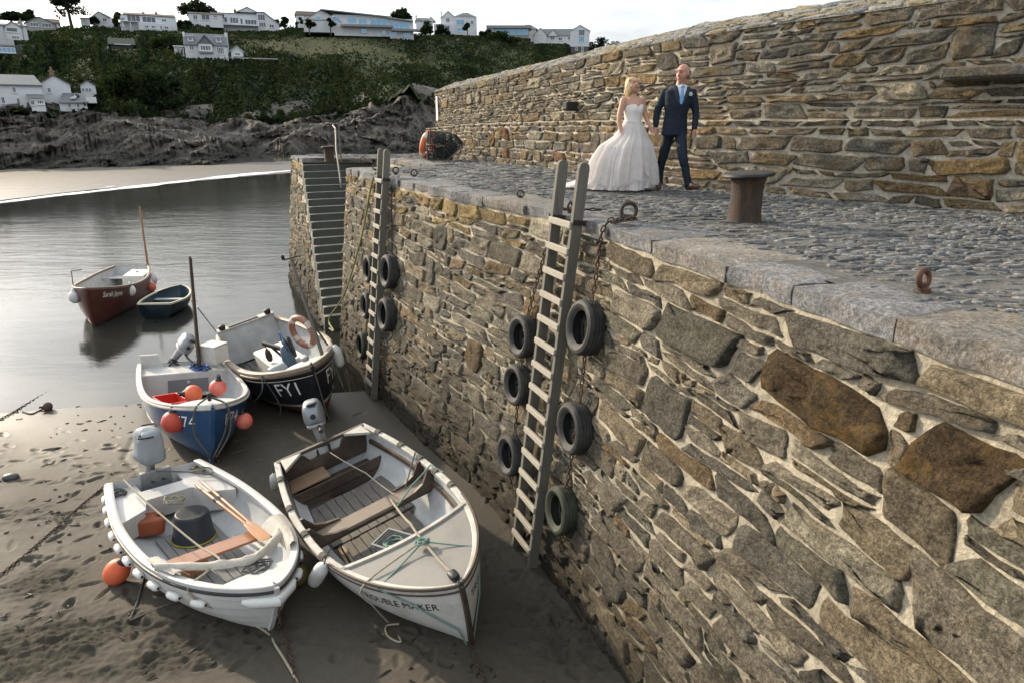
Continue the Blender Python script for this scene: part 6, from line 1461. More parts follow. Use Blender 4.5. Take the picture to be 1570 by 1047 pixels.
# ------------------------------------------------------------------ black boat FY1
HF = Hull(4.906, 1.92, .95, .70, 2.897, .237, .246, -4.89, 13.86, -4.46, -.968, .061, .204, floor=.25)
def boat_black():
    H = HF; r = empty('black_fishing_boat', H.loc, H.rot, 'black fishing boat FY1 with winch, lying heeled at the water edge', 'boat', GB)
    M_k = mk('black_hull_paint', (.012, .014, .018), .35, .25, 3, .06, 30, dirt=(.035, .035, .035), dfac=.4); M_r = mk('red_antifoul', (.10, .025, .02), .75, .3, 4, .2, 30); M_line = mk('waterline_white', (.40, .38, .33), .6, .2, 5, .05); M_tan = mk('tan_gunwale', (.30, .25, .19), .6, .25, 5, .15, 40, dirt=(.13, .09, .06), dfac=.5)
    hull_parts(H, r, [M_k, M_line, M_r], M_wint, [(.50, 2), (.54, 1), (1.0, 0)], M_tan, .11, .07, None, None, M_k)
    for side in (1, -1):
        mb = MB(); mb.tube([H.pt(t, .955, side, .018) for t in TS], .028, 8); mb.build('rubbing_band', mk('brown_band', (.075, .05, .035), .6, .3, 6, .1), r); mb = MB(); mb.tube([H.pt(t, .90, side, .010) for t in TS], .008, 6); mb.build('gold_line', M_line, r)
    b, h = H.bh(0)
    mb = MB(); a = H.half(.04, h*.8); mb.box((.02*H.L-H.ox, -a, .25), (.05*H.L-H.ox, a, h+.10), 0, .01); mb.build('stern_bulkhead', M_wint, r, True, 30)
    mb = MB(); mb.box((.02*H.L-H.ox-.10, -a, h+.10), (.05*H.L-H.ox+.04, a, h+.14), 0, .01); mb.build('stern_shelf', M_cap, r, True, 30)
    mb = MB(); mb.box((.02*H.L-H.ox-.06, -a*.6, h+.142), (.05*H.L-H.ox+.0, a*.45, h+.165), 0, .01); mb.build('shelf_pad', M_blk, r, True, 30)
    plank_floor(H, r, M_board, .07, .80, .25, 7)
    # engine casing
    mb = MB(); mb.box((.30*H.L-H.ox, -.30, .25), (.62*H.L-H.ox, .40, .78), 0, .03); mb.build('engine_box', mk('cream_box', (.58, .565, .52), .5, .12, 4, .1, 30, dirt=(.4, .36, .3), dfac=.4), r, True, 30)
    mb = MB(); mb.box((.62*H.L-H.ox, .05, .35), (.76*H.L-H.ox, .42, .70), 0, .02); mb.build('side_locker', M_wint, r, True, 30)
    foredeck(H, r, M_wint, .86, camber=.02, curve=-.05, dz=-.03)
    lettering(H, r, 'FY1', M_white_l, -1, .855, .68, .29, space=1.0); lettering(H, r, 'FY1', M_white_l, 1, .965, .68, .29, space=1.0)
    mb = MB(); superbox(mb, (.93*H.L-H.ox, 0, H.D*(1+H.sb)+.06), (.22, .14, .10), 4, 14, 8); mb.build('bow_roller', M_alu, r, True, 50)
    # winch / pot hauler
    M_wb = mk('winch_blue', (.055, .105, .155), .45, .25, 5, .1, 40, metal=.2, dirt=(.12, .13, .14), dfac=.5)
    x, y, z = .69*H.L-H.ox, -.02, .95
    mb = MB(); superbox(mb, (x, y, z-.02), (.26, .24, .66), 3.5, 16, 12, taper=.2); mb.build('winch_body', M_wb, r, True, 50)
    mb = MB(); mb.tube([(x+.1, y+.02, .3), (x+.05, y, .8)], [.06, .05], 10); mb.build('winch_post', M_iron_d, r)
    mb = MB(); mb.lathe([(.10, -.02), (.15, .0), (.15, .24), (.13, .34), (.05, .36)], 16, org=(x+.02, y-.10, z-.16), axis=(0, -1, 0)); mb.build('winch_motor', mk('winch_grey', (.27, .31, .33), .5, .2, 5, .1, metal=.3), r, True, 40)
    mb = MB(); mb.lathe([(.05, -.06), (.21, -.06), (.23, -.025), (.16, .0), (.16, .02), (.23, .045), (.21, .08), (.05, .08)], 24, org=(x-.10, y+.10, z+.18), axis=(.3, 1, .1)); mb.build('winch_sheave', M_rubber, r, True, 40)
    mb = MB(); mb.tube([(x-.05+.22*math.cos(t)*.5, y+.02, z+.25+.30*math.sin(t)) for t in np.linspace(-.2, PI+.2, 14)], .012, 6); mb.build('hose', mk('hose_blue', (.04, .16, .34), .5, .1, 5, .05), r)
    mb = MB(); mb.obox((x-.10, y, z+.18), (x-.78, y-.22, z+.26), .06, .09, bev=.01); mb.obox((x-.1, y, z-.1), (x-.5, y-.13, z+.2), .035, .035); mb.build('davit_arm', M_iron_d, r, True, 30)
    mb = MB(); mb.lathe([(.02, .02), (.055, -.05), (.07, -.15), (.05, -.24), (.01, -.27)], 12, org=(x-.72, y-.20, z+.12)); mb.tube([(x-.72, y-.20, z+.25), (x-.72, y-.20, z+.10)], .012, 6); mb.build('hanging_block', M_iron, r, True, 50)
    # mast leaning aft
    M_m = mk('grey_mast', (.12, .11, .095), .6, .3, 6, .1, 40, metal=.2); foot = Vector((.86*H.L-H.ox, .42, .9)); top_w = pix_at(446, 396, H.M @ foot)
    top = H.M.inverted() @ top_w; mb = MB(); mb.tube([foot-(top-foot)*.25, foot, top], [.04, .038, .026], 10); mb.build('mast', M_m, r)
    d = (top-foot).normalized(); e = d.cross(Vector((0, 0, 1))).normalized(); mb = MB(); mb.tube([top-e*.14, top+e*.16], .014, 6); mb.tube([top-d*.2, top+e*.12-d*.05], .014, 6); mb.lathe([(.03, 0), (.035, .08), (.01, .1)], 10, org=tuple(top-e*.14)); mb.build('masthead_light', M_iron_d, r)
    mb = MB(); p = foot+(top-foot)*.35; mb.tube([p+e*.02, p-(top-foot)*.22+Vector((-.15, .2, -.05))], .02, 8); mb.build('boom', M_m, r)
    # steering gear at the stern corner
    for sg in (-1, 1): mb = MB(); mb.lathe([(.06, 0), (.075, .02), (.075, .10), (.04, .12)], 14, org=(.05*H.L-H.ox, sg*a*.8, h+.15)); mb.build('stern_fitting', M_iron_d, r, True, 40)
    mb = MB(); q = Vector((.04*H.L-H.ox, -a*.98, h+.1)); mb.tube([q, q+Vector((-.05, -.12, .42)), q+Vector((-.04, -.2, .72))], .016, 6); mb.lathe([(.05, 0), (.05, .03)], 12, org=tuple(q+Vector((-.04, -.26, .70))), axis=(0, -1, 0)); mb.build('stern_light_pole', M_alu, r)
    return r
boat_black()
bf = HF.w; Lf = HF.L
lb = lifebuoy(tuple(pix_at(464, 509, bf(.75*Lf, .6, 1.2))), (.2, .1, -.55), .30, .065, 'faded orange and white lifebuoy hung on the mast of the black boat', c1=(.27, .12, .085), c2=(.55, .5, .43))
rope(smooth_pts([HF.M @ HF.pt(.83, 1.0, -1, .03), HF.M @ HF.pt(.80, .8, -1, .08), HF.M @ HF.pt(.66, .55, -1, .15), pix_at(384, 606, HF.M @ HF.pt(.55, .5, -1, .2))]), .013, M_rope_g, 'green rope slung from the left bow of the black boat', 0, 3)
rope(smooth_pts([HF.M @ HF.pt(.83, 1.0, -1, .04), HF.M @ HF.pt(.85, .6, -1, .09), pix_at(430, 640, HF.M @ HF.pt(.86, .3, -1, .12)), pix_at(444, 652, HF.M @ HF.pt(.9, .2, -1, .2))]), .011, M_rope_d, 'dark rope trailing from the left bow of the black boat to the sand', 0, 3)
rope(smooth_pts([HF.M @ HF.pt(1, 1.0, 1)+Vector((0, 0, .06)), HF.M @ HF.pt(1, .8, 1)+Vector((.04, -.05, 0)), HF.M @ HF.pt(1, .4, 1)+Vector((.06, -.08, 0)), HF.M @ HF.pt(1, .1, 1)+Vector((.1, -.1, 0))]),   .012, M_rope_d, 'heavy dark rope hanging down the stem of the black boat', 0, 3)
c = pix_at(518, 546, HF.M @ HF.pt(.85, .85, 1, .12)); root = empty('fender', tuple(c), (0, -.2, 0), 'long white fender on the right bow of the black boat', 'fender', 'white fenders on the boats'); mb = MB(); mb.lathe([(.001, -.22), (.05, -.215), (.09, -.17), (.10, -.08), (.10, .08), (.09, .16), (.04, .22), (.02, .24)], 18); mb.build('body', M_wf, root, True, 180); mb = MB(); mb.tube([(0, 0, .22), (-.05, 0, .34)], .01, 6); mb.build('lanyard', M_rope_d, root)
buoy(pix_at(358, 595, HF.M @ HF.pt(.35, .6, -1, .15)), .17, mk('buoy_navy', (.03, .035, .05), .5, .2, 5, .1), 'dark navy buoy hung between the blue and the black boat', (0, 0, 1)); buoy(pix_at(378, 600, HF.M @ HF.pt(.45, .55, -1, .15)), .15, M_rd, 'dull red buoy under the left bow of the black boat', (0, 0, 1))
# ------------------------------------------------------------------ maroon boat afloat
HS = Hull(5.103, 1.72, .95, .639, 2.595, .286, .225, -12.36, 20.75, -4.62, -1.289, .033, -.05, floor=.35)
def boat_maroon():
    H = HS; r = empty('maroon_boat', H.loc, H.rot, 'maroon open boat with white interior and tall mast afloat, named Sarah Jayne', 'boat', GB)
    M_m = mk('maroon_paint', (.075, .022, .017), .4, .2, 3, .05, 30, spec=.45); M_w = M_wint
    hull_parts(H, r, M_m, M_w, None, mk('brown_rail', (.15, .10, .065), .5, .3, 5, .1, 40), .085, .06, None, None, M_m)
    plank_floor(H, r, mk('boat_sole', (.36, .33, .27), .7, .2, 5, .2), .08, .85, .36, 6)
    thwart(H, r, M_w, .05, .70, .45, .04, 'stern_seat'); thwart(H, r, M_w, .18, .78, .10, .05); mb = MB(); mb.box((.10*H.L-H.ox, .1, .36), (.36*H.L-H.ox, .72, .98), 0, .015); mb.build('engine_box', M_whull, r, True, 30); mb = MB(); mb.lathe([(.04, 0), (.03, .04), (.0001, .045)], 12, org=(.22*H.L-H.ox, .4, .98)); mb.build('filler_cap', M_alu, r)
    mb = MB(); mb.box((.52*H.L-H.ox, -.35, .37), (.80*H.L-H.ox, .30, .55), 0, .05); mb.build('folded_canvas', mk('cream_canvas', (.62, .56, .46), .8, .12, 5, .3, 20, bdist=.02), r, True, 30)
    mb = MB(); mb.tube([(.50*H.L-H.ox, .0, .75), (.74*H.L-H.ox, .25, .82)], .025, 8); mb.build('tiller', M_varn, r)
    p0 = Vector((.03*H.L-H.ox, .55, .3)); M = mk('mast_wood', (.22, .12, .055), .5, .25, 6, .1, 40, stretch=(6, 6, .7)); tp = H.M.inverted() @ pix_at(214, 317, H.M @ p0); mb = MB(); mb.tube([p0, tp], [.045, .03], 10); mb.build('mast', M, r)
    mb = MB(); q = H.sheer(.80, -1, -.02, 0); mb.tube([q, q+Vector((0, 0, .45))], .012, 6); mb.tube([q+Vector((0, 0, .45)), q+Vector((-.55, .1, .40))], .012, 6); mb.build('stay_bracket', M_iron_d, r)
    lettering(H, r, 'Sarah Jayne', M_white_l, 1, .945, .84, .15, shear=.35, xs=.8); return r
boat_maroon()
GW = 'white buoys on the maroon boat'
for px, py, side, t, mt, lab in ((114, 456, -1, .9, M_wf, 'white buoy on the left bow of the maroon boat'), (200, 444+2, 1, .72, M_wf, 'white buoy hanging on the right side of the maroon boat'), (234, 429, 1, .25, mk('buoy_lilac', (.50, .46, .50), .6, .15, 5, .1), 'pale lilac buoy at the stern of the maroon boat'), (232, 440, 1, .3, M_pk, 'pink and white buoy hanging below the stern of the maroon boat'), (206, 472, 1, .5, M_pk, 'faded pink buoy floating between maroon boat and tender')):
    buoy(pix_at(px, py, HS.M @ HS.pt(t, .8, side, .15)), .145, mt, lab, (.05, 0, 1), GW, neck=M_wf, long=1.2)
# ------------------------------------------------------------------ little tender afloat
HN = Hull(2.243, 1.197, .46, .742, 2.342, .24, .243, -10.36, 19.96, -4.47, 1.682, -.02, .013, floor=.12)
def boat_tender():
    H = HN; r = empty('dark_tender', H.loc, H.rot, 'small dark tender with cream rim floating beside the maroon boat', 'boat', GB); M = mk('tender_navy', (.012, .022, .03), .4, .25, 4, .06, 30); Mi = mk('tender_inside', (.018, .04, .055), .5, .25, 4, .1, 30); Mc = mk('cream_rim', (.50, .45, .34), .6, .15, 5, .1, 40)
    hull_parts(H, r, M, Mi, None, Mc, .06, .05, None, None, M); mb = MB(); b, h = H.bh(0); mb.box((-H.ox-.02, -b, h-.03), (-H.ox+.045, b, h+.022), 0, .008); mb.build('transom_rim', Mc, r, True, 30)
    thwart(H, r, mk('tender_thwart', (.30, .33, .33), .6, .2, 5, .1), .62, .32, .2, .03); thwart(H, r, Mi, .15, .30, .25, .03, 'stern_seat'); plank_floor(H, r, Mi, .1, .8, .12, 5)
    mb = MB(); mb.tube([H.pt(.98, .7, 1)+Vector((.05*math.cos(t), .05*math.sin(t), .0)) for t in np.linspace(0, 2*PI, 12, endpoint=False)], .012, 6, closed=True); mb.build('bow_ring', M_alu, r); return r
boat_tender()
# ------------------------------------------------------------------ things lying on the sand
GS = 'mooring chains on the sand'
chain([tuple(on_sand(-20, 655, .015)), tuple(on_sand(20, 633, .015)), tuple(on_sand(55, 612, .015)), tuple(on_sand(90, 592, .012)), tuple(on_sand(112, 580, .01))], 'heavy weedy mooring chain running up the wet sand at far left', GS, LK, .07)
chain([tuple(on_sand(-10, 890, .012)), tuple(on_sand(40, 850, .012)), tuple(on_sand(90, 806, .012)), tuple(on_sand(130, 770, .012)), tuple(on_sand(158, 748, .012))], 'buried mooring chain crossing the sand to the dinghy stern', GS, LKS, .05)
rope([tuple(on_sand(220, 888, .012)), tuple(on_sand(212, 920, .012)), tuple(on_sand(200, 950, .012))], .013, M_rope_d, 'short dark rope lying on the sand below the orange buoy', 0, 6)
rope(smooth_pts([on_sand(200, 952, .012), on_sand(228, 940, .012), on_sand(258, 928, .012), on_sand(285, 918, .012)]), .014, M_rope_d, 'dark rope on the sand under the dinghy bow', 0, 3)
M_weed = mk('dark_weed', (.03, .026, .016), .6, .4, 9, .3, 40); M_cobb = mk('wet_stone', (.045, .05, .05), .45, .3, 6, .3, 20)
def pebble(px, py, r, label, mat, sq=.5):
    p = on_sand(px, py, r*.2); mb = MB(); superbox(mb, (0, 0, 0), (2*r, 1.3*r, 2*r*sq), 2.3, 16, 10); mb.v = [Vector(v)*(1+.12*mnoise.noise(Vector(v)*9/max(.1, r*8))) for v in mb.v]; o = mb.build('beach_stone', mat, None, True, 180, loc=tuple(p), rot=(0, 0, .3)); tag(o, label, 'stone', 'loose stones on the sand')
pebble(17, 733, .12, 'smooth dark stone alone on the sand at the left edge', M_cobb)
p = on_sand(74, 628, .07); buoy(p, .09, mk('old_buoy_brown', (.07, .035, .028), .8, .4, 8, .4), 'small weed covered brown buoy on the wet sand', (-.6, -.6, .15), 'old buoys on the sand')
rope(smooth_pts([p, on_sand(60, 630, .01), on_sand(48, 635, .01), on_sand(35, 632, .01)]), .02, M_weed, 'weedy dark strop between the brown buoy and the chain', 0, 3)
# hose / line hanging by the steps and rope from the far ladder
s_r = QC.closest(pix_z(581, 268, 0)[:2])
rope(smooth_pts([qpt(s_r+.05, .02, -.2), qpt(s_r+.25, -.05, .05), qpt(s_r+.9, -1.4, .09), qpt(s_r+2.2, -2.9, .10), qpt(s_r+3.6, -3.85, .12), qpt(S_ST0+.1, -3.98, .16), qpt(S_ST0+.4, -4.0, .2)]), .02, mk('yellow_green_hose', (.20, .20, .06), .6, .35, 6, .1, dirt=(.07, .065, .04), dfac=.6), 'long thin hose slanting down the wall from the far ladder to the steps', 0, 3)

def weed_scraps():
    rnd = random.Random(5); mb = MB()
    for i in range(170):
        px, py = rnd.choice(((80, 640), (140, 700), (60, 760), (120, 820), (250, 980), (60, 950), (700, 1010), (850, 960), (430, 760), (180, 620))); p = on_sand(px+rnd.gauss(0, 60), py+rnd.gauss(0, 30), .006)
        if p.x > 1.0 or p.y > 12.8: continue
        a = rnd.uniform(0, 6.3); l = rnd.uniform(.03, .14); q = [p+Vector((math.cos(a+k*.5*rnd.uniform(-1, 1))*l*k/3, math.sin(a+k*.4)*l*k/3, .004*math.sin(k))) for k in range(4)]; mb.tube(q, [.004, .010, .012, .003], 5)
    o = mb.build('seaweed_scraps', M_weed); tag(o, 'scattered scraps of dark seaweed on the sand', None, None, 'stuff')
weed_scraps()
# ================================================================== PEOPLE
def remesh(mb, name, voxel, mats, it=6, fac=.5):
    me = mb.mesh(name, mats, False); ob = bpy.data.objects.new('tmp', me)
    m = ob.modifiers.new('r', 'REMESH'); m.mode = 'VOXEL'; m.voxel_size = voxel; m.use_smooth_shade = True
    s = ob.modifiers.new('s', 'SMOOTH'); s.factor = fac; s.iterations = it
    out = eval_mesh(ob); out.name = name
    out.materials.clear()
    for q in (mats if isinstance(mats, list) else [mats]): out.materials.append(q)
    out.polygons.foreach_set('use_smooth', [True]*len(out.polygons)); return out
def ruffle(m, fn):
    n = [v.normal.copy() for v in m.vertices]; co = [v.co.copy() for v in m.vertices]
    m.vertices.foreach_set('co', [q for c, k in zip(co, n) for q in (c+k*fn(c))]); m.update()
def ell(mb, c, r, rot=None, n=20, m=14):
    c = Vector(c); Rm = rot.to_matrix() if rot is not None else Matrix.Identity(3); vs = []; fs = []
    for i in range(m+1):
        ph = -PI/2+PI*i/m; cp = max(.002, math.cos(ph))
        for j in range(n): t = 2*PI*j/n; vs.append(c+Rm @ Vector((r[0]*cp*math.cos(t), r[1]*cp*math.sin(t), r[2]*math.sin(ph))))
    for i in range(m):
        for j in range(n): fs.append((i*n+j, i*n+(j+1) % n, (i+1)*n+(j+1) % n, (i+1)*n+j))
    fs.append(tuple(range(n))[::-1]); fs.append(tuple(m*n+j for j in range(n))); mb.add(vs, fs)
def limb(mb, pts, rad, n=14):
    P = smooth_pts(pts, 6) if len(pts) > 2 else [Vector(p) for p in pts]; k = np.linspace(0, len(rad)-1, len(P)); rr = list(np.interp(k, range(len(rad)), rad)); mb.tube(P, rr, n); ell(mb, P[0], (rr[0],)*3, n=12, m=8); ell(mb, P[-1], (rr[-1],)*3, n=12, m=8)
def loft(mb, secs, n=28, yaw=0.0, mi=0, caps=True):
    """secs: (z, cx, cy, rx, ry)"""
    vs = []; fs = []; c_, s_ = math.cos(yaw), math.sin(yaw)
    for z, cx, cy, rx, ry in secs:
        for j in range(n):
            t = 2*PI*j/n; x, y = rx*math.cos(t), ry*math.sin(t); vs.append((cx+x*c_-y*s_, cy+x*s_+y*c_, z))
    m = len(secs)
    for i in range(m-1):
        for j in range(n): fs.append((i*n+j, i*n+(j+1) % n, (i+1)*n+(j+1) % n, (i+1)*n+j))
    if caps: fs.append(tuple(range(n))[::-1]); fs.append(tuple((m-1)*n+j for j in range(n)))
    mb.add(vs, fs, mi)
def head(mb, c, q, k=1.0, fem=False):
    """head facing -Y in its own frame, turned by q"""
    c = Vector(c); f = lambda x, y, z: c+q @ (Vector((x, y, z))*k)
    ell(mb, f(0, .012, .028), (.074*k, .092*k, .088*k), q); ell(mb, f(0, -.022, -.03), (.060*k, .066*k, .082*k), q)
    ell(mb, f(0, -.052, -.082), ((.030 if not fem else .024)*k, .026*k, .024*k), q, 12, 8); ell(mb, f(-.04, -.035, -.02), (.03*k, .035*k, .04*k), q, 12, 8); ell(mb, f(.04, -.035, -.02), (.03*k, .035*k, .04*k), q, 12, 8)
    limb(mb, [f(0, -.088, .022), f(0, -.108, -.018)], [.010*k, .016*k], 8); ell(mb, f(0, -.078, .045), (.05*k, .02*k, .014*k), q, 12, 8)
    for s in (-1, 1): ell(mb, f(.076*s, .012, .0), (.012*k, .022*k, .034*k), q, 10, 8)
def face_parts(root, c, q, k, lip):
    c = Vector(c); f = lambda x, y, z: c+q @ (Vector((x, y, z))*k); Mw = mk('eye_white', (.40, .36, .34), .3, 0, 5, 0); Md = mk('eye_dark', (.04, .03, .03), .3, 0, 5, 0)
    for s in (-1, 1):
        mb = MB(); ell(mb, f(.030*s, -.078, .020), (.013*k, .009*k, .007*k), q, 10, 8); mb.build('eye', Mw, root); mb = MB(); ell(mb, f(.030*s, -.0845, .020), (.006*k, .005*k, .006*k), q, 8, 6); mb.build('iris', Md, root); mb = MB(); limb(mb, [f(.014*s, -.092, .042), f(.045*s, -.080, .043)], [.003*k, .002*k], 6); mb.build('eyebrow', mk('brow', (.13, .09, .06), .8, .1, 5, 0), root)
    mb = MB(); limb(mb, [f(-.026, -.082, -.047), f(0, -.094, -.052), f(.026, -.082, -.047)], [.004*k, .0075*k, .004*k], 8); mb.build('lips', lip, root); mb = MB(); limb(mb, [f(-.017, -.0885, -.0475), f(0, -.0975, -.051), f(.017, -.0885, -.0475)], [.003*k, .004*k, .003*k], 6); mb.build('teeth', Mw, root)
def hand(mb, c, d, palm_n, k=1.0, curl=.6, thumb=1):
    """palm from wrist c along d, fingers curl towards palm_n"""
    c = Vector(c); d = Vector(d).normalized(); n = Vector(palm_n); n = (n-d*n.dot(d)).normalized(); s = d.cross(n)
    limb(mb, [c, c+d*.045*k, c+d*.085*k], [.024*k, .030*k, .030*k], 10)
    for i, (o, l) in enumerate(((-.030, .066), (-.010, .078), (.011, .074), (.031, .058))):
        b = c+d*.085*k+s*o*k; p1 = b+(d*math.cos(curl*.5)+n*math.sin(curl*.5))*l*.45*k; p2 = p1+(d*math.cos(curl*1.3)+n*math.sin(curl*1.3))*l*.33*k; p3 = p2+(d*math.cos(curl*2)+n*math.sin(curl*2))*l*.25*k; limb(mb, [b-d*.02*k, b, p1, p2, p3], [.0095*k, .0098*k, .009*k, .0085*k, .007*k], 8)
    b = c+d*.03*k-s*.026*k*thumb; limb(mb, [b, b+(d*.6-s*.7*thumb+n*.3)*.035*k, b+(d*.9-s*.5*thumb+n*.6)*.068*k], [.013*k, .011*k, .0085*k], 8)
M_skin_m = mk('skin_man', (.46, .235, .165), .5, .14, 9, .1, 60, sss=.1, dirt=(.46, .20, .15), dfac=.4)
M_skin_f = mk('skin_woman', (.50, .275, .19), .5, .1, 9, .08, 60, sss=.1)
M_suit = mk('navy_suit', (.014, .021, .034), .8, .25, 30, .35, 220, spec=.25, bdist=.003); M_suit2 = mk('navy_lapel', (.017, .025, .040), .75, .2, 30, .3, 220, bdist=.003)
M_shirt = mk('white_shirt', (.62, .66, .74), .7, .05, 8, .1); M_tie = mk('pale_blue_tie', (.16, .33, .62), .5, .1, 20, .1); M_shoe = mk('brown_leather', (.075, .045, .03), .4, .25, 8, .1); M_flower = mk('buttonhole_flower', (.55, .58, .58), .8, .2, 20, .2); M_leafg = mk('buttonhole_leaf', (.05, .09, .06), .8, .2, 20, .2)
gp = pix_z(1030, 292, 0); GA = -math.atan2(gp[0], gp[1])
groom_loc = Vector((gp[0], gp[1], .012))
def groom():
    yaw = .30; mb = MB()
    hq = Quaternion((0, 0, 1), -.55) @ Quaternion((1, 0, 0), .06); hc = (.042, -.02, 1.668)
    loft(mb, [(.84, -.02, 0, .13, .10), (.95, -.02, 0, .145, .105), (1.08, -.02, 0, .135, .10), (1.25, 0, 0, .165, .11), (1.38, .0, .01, .16, .09), (1.44, .01, .01, .10, .07), (1.48, .02, 0, .078, .074), (1.60, .04, -.01, .070, .070)], yaw=yaw)
    head(mb, hc, hq, 1.16)
    RW = (-.305, -.05, .925); LW = (.268, -.06, .885)
    limb(mb, [(-.20, .02, 1.40), (-.285, .0, 1.14), RW], [.05, .042, .028]); limb(mb, [(.20, .04, 1.39), (.262, .03, 1.12), LW], [.05, .042, .028])
    hand(mb, RW, (.12, -.05, -1), (.6, -.5, 0), 1.0, .75, 1); hand(mb, LW, (-.02, -.25, -1), (-1, -.3, 0), 1.0, .55, 1)
    limb(mb, [(-.085, .02, .88), (-.165, .09, .49), (-.197, .11, .30), (-.20, .10, .10)], [.07, .042, .036, .032]); limb(mb, [(.055, -.0, .88), (.125, -.19, .51), (.175, -.20, .33), (.236, -.197, .12)], [.07, .042, .036, .032])
    limb(mb, [(-.20, .10, .06), (-.20, -.07, .04)], [.04, .03]); limb(mb, [(.235, -.20, .09), (.36, -.29, .075)], [.04, .03])
    root = link('person', remesh(mb, 'person', .010, M_skin_m, 5), None, groom_loc, (0, 0, GA)); tag(root, 'man in navy suit and pale blue tie striding along the quay, holding a hand', 'person')
    face_parts(root, hc, hq, 1.16, mk('lips_man', (.35, .12, .10), .5, .1, 5, 0))
    c = Vector(hc); f = lambda x, y, z: c+hq @ (Vector((x, y, z))*1.07)
    mb = MB(); ell(mb, f(0, .034, .022), (.089, .092, .079), hq); ell(mb, f(0, .054, -.02), (.079, .066, .069), hq); o = link('hair', remesh(mb, 'hair', .008, mk('short_grey_hair', (.27, .17, .125), .8, .2, 30, .3, 200), 3), root)
    # trousers
    mb = MB(); loft(mb, [(.80, -.02, 0, .155, .125), (.9, -.02, 0, .16, .125), (1.0, -.02, 0, .155, .12)], yaw=yaw)
    limb(mb, [(-.092, .02, .86), (-.165, .09, .49), (-.197, .11, .30), (-.20, .10, .070)], [.092, .072, .060, .055]); limb(mb, [(.062, .0, .86), (.125, -.19, .51), (.175, -.20, .33), (.236, -.197, .095)], [.092, .072, .060, .055])
    for (x, y, z) in ((-.2, .095, .065), (.238, -.197, .09)): ell(mb, (x, y, z), (.058, .062, .03))
    m = remesh(mb, 'trousers', .010, M_suit, 5)
    ruffle(m, lambda c: .006*mnoise.noise(Vector((c.x*9, c.y*9, c.z*16))))
    link('trousers', m, root)
    # jacket
    mb = MB(); loft(mb, [(.80, -.025, 0, .196, .142), (.83, -.025, 0, .197, .143), (.95, -.022, 0, .187, .140), (1.09, -.018, 0, .168, .132), (1.26, 0, 0, .200, .148), (1.36, .005, .01, .214, .135), (1.43, .01, .01, .208, .118), (1.475, .012, .015, .150, .10), (1.515, .018, .015, .09, .09)], 32, yaw)
    limb(mb, [(-.195, .02, 1.405), (-.292, .005, 1.15), (-.302, -.045, .945)], [.070, .054, .044]); limb(mb, [(.20, .04, 1.40), (.268, .035, 1.13), (.266, -.05, .905)], [.070, .054, .044])
    m = remesh(mb, 'jacket', .010, M_suit, 4)
    ruffle(m, lambda c: .005*mnoise.fractal(Vector((c.x*7, c.y*7, c.z*12)), 1, 2, 2))
    link('jacket', m, root)
    # shirt front, tie, lapels follow the chest
    c_, s_ = math.cos(yaw), math.sin(yaw)
    def ch(x, z, off):
        rx = np.interp(z, [1.09, 1.26, 1.36, 1.43, 1.475, 1.515, 1.54], [.168, .200, .214, .208, .150, .095, .08]); ry = np.interp(z, [1.09, 1.26, 1.36, 1.43, 1.475, 1.515, 1.54], [.132, .148, .138, .122, .106, .095, .085]); cx = np.interp(z, [1.09, 1.26, 1.5], [-.018, 0, .02]); y = -(ry*math.sqrt(max(.05, 1-(x/max(rx, .05))**2))+off); return (cx+x*c_-y*s_, .012+x*s_+y*c_, z)
    zs = np.linspace(1.235, 1.515, 12); mb = MB(); mb.grid([[ch(u*(.004+.078*((z-1.235)/.28)), z, .010) for u in np.linspace(-1, 1, 7)] for z in zs]); mb.build('shirt', M_shirt, root, True, 180)
    mb = MB(); mb.grid([[ch(u*(.034-.016*((z-1.24)/.25)), z, .016+.006*(1-abs(u))) for u in np.linspace(-1, 1, 5)] for z in np.linspace(1.245, 1.475, 9)]); ell(mb, ch(0, 1.487, .014), (.022, .014, .02)); mb.build('tie', M_tie, root, True, 180)
    for sg in (-1, 1):
        mb = MB(); mb.grid([[ch(sg*((.004+.078*((z-1.235)/.28))+w*(.012+.055*math.sin(min(1, (z-1.22)/.2)*PI*.6))), z, .015+.006*math.sin(PI*w)) for w in (-.05, .3, .7, 1)] for z in np.linspace(1.225, 1.49, 10)], flip=sg < 0); mb.build('lapel', M_suit2, root, True, 180)
        mb = MB(); mb.grid([[ch(sg*(.010+w*.042), 1.525-.03*w-.010*q, .010+.006*q) for w in (0, .5, 1)] for q in (0, 1, 2)]); mb.build('collar', M_shirt, root, True, 180)
    mb = MB(); mb.tube([ch(.012+.03*max(0, .95-z), z, .007) for z in np.linspace(1.235, .815, 16)], .0045, 6); mb.build('jacket_edge', M_suit2, root)
    for z in (1.17, 1.06):
        mb = MB(); ell(mb, ch(.002, z, .010), (.008, .006, .008), None, 8, 6); mb.build('button', M_blk, root)
    for sg in (-1, 1):
        mb = MB(); mb.grid([[ch(sg*(.075+.02*q), .955-.022*w, .008) for q in range(5)] for w in range(3)]); mb.build('pocket_flap', M_suit2, root, True, 180)
    mb = MB(); p = Vector(ch(.135, 1.385, .02))
    for k in range(5): ell(mb, p+Vector((.018*math.cos(k*1.3), -.012, .02*math.sin(k*1.3))), (.013, .011, .013), None, 8, 6)
    mb.build('buttonhole', M_flower, root); mb = MB()
    for k in range(4): limb(mb, [p, p+Vector((.035*math.cos(k*1.6+.5), -.008, .045*math.sin(k*1.6+.5)))], [.007, .003], 6)
    mb.build('buttonhole_leaf', M_leafg, root)
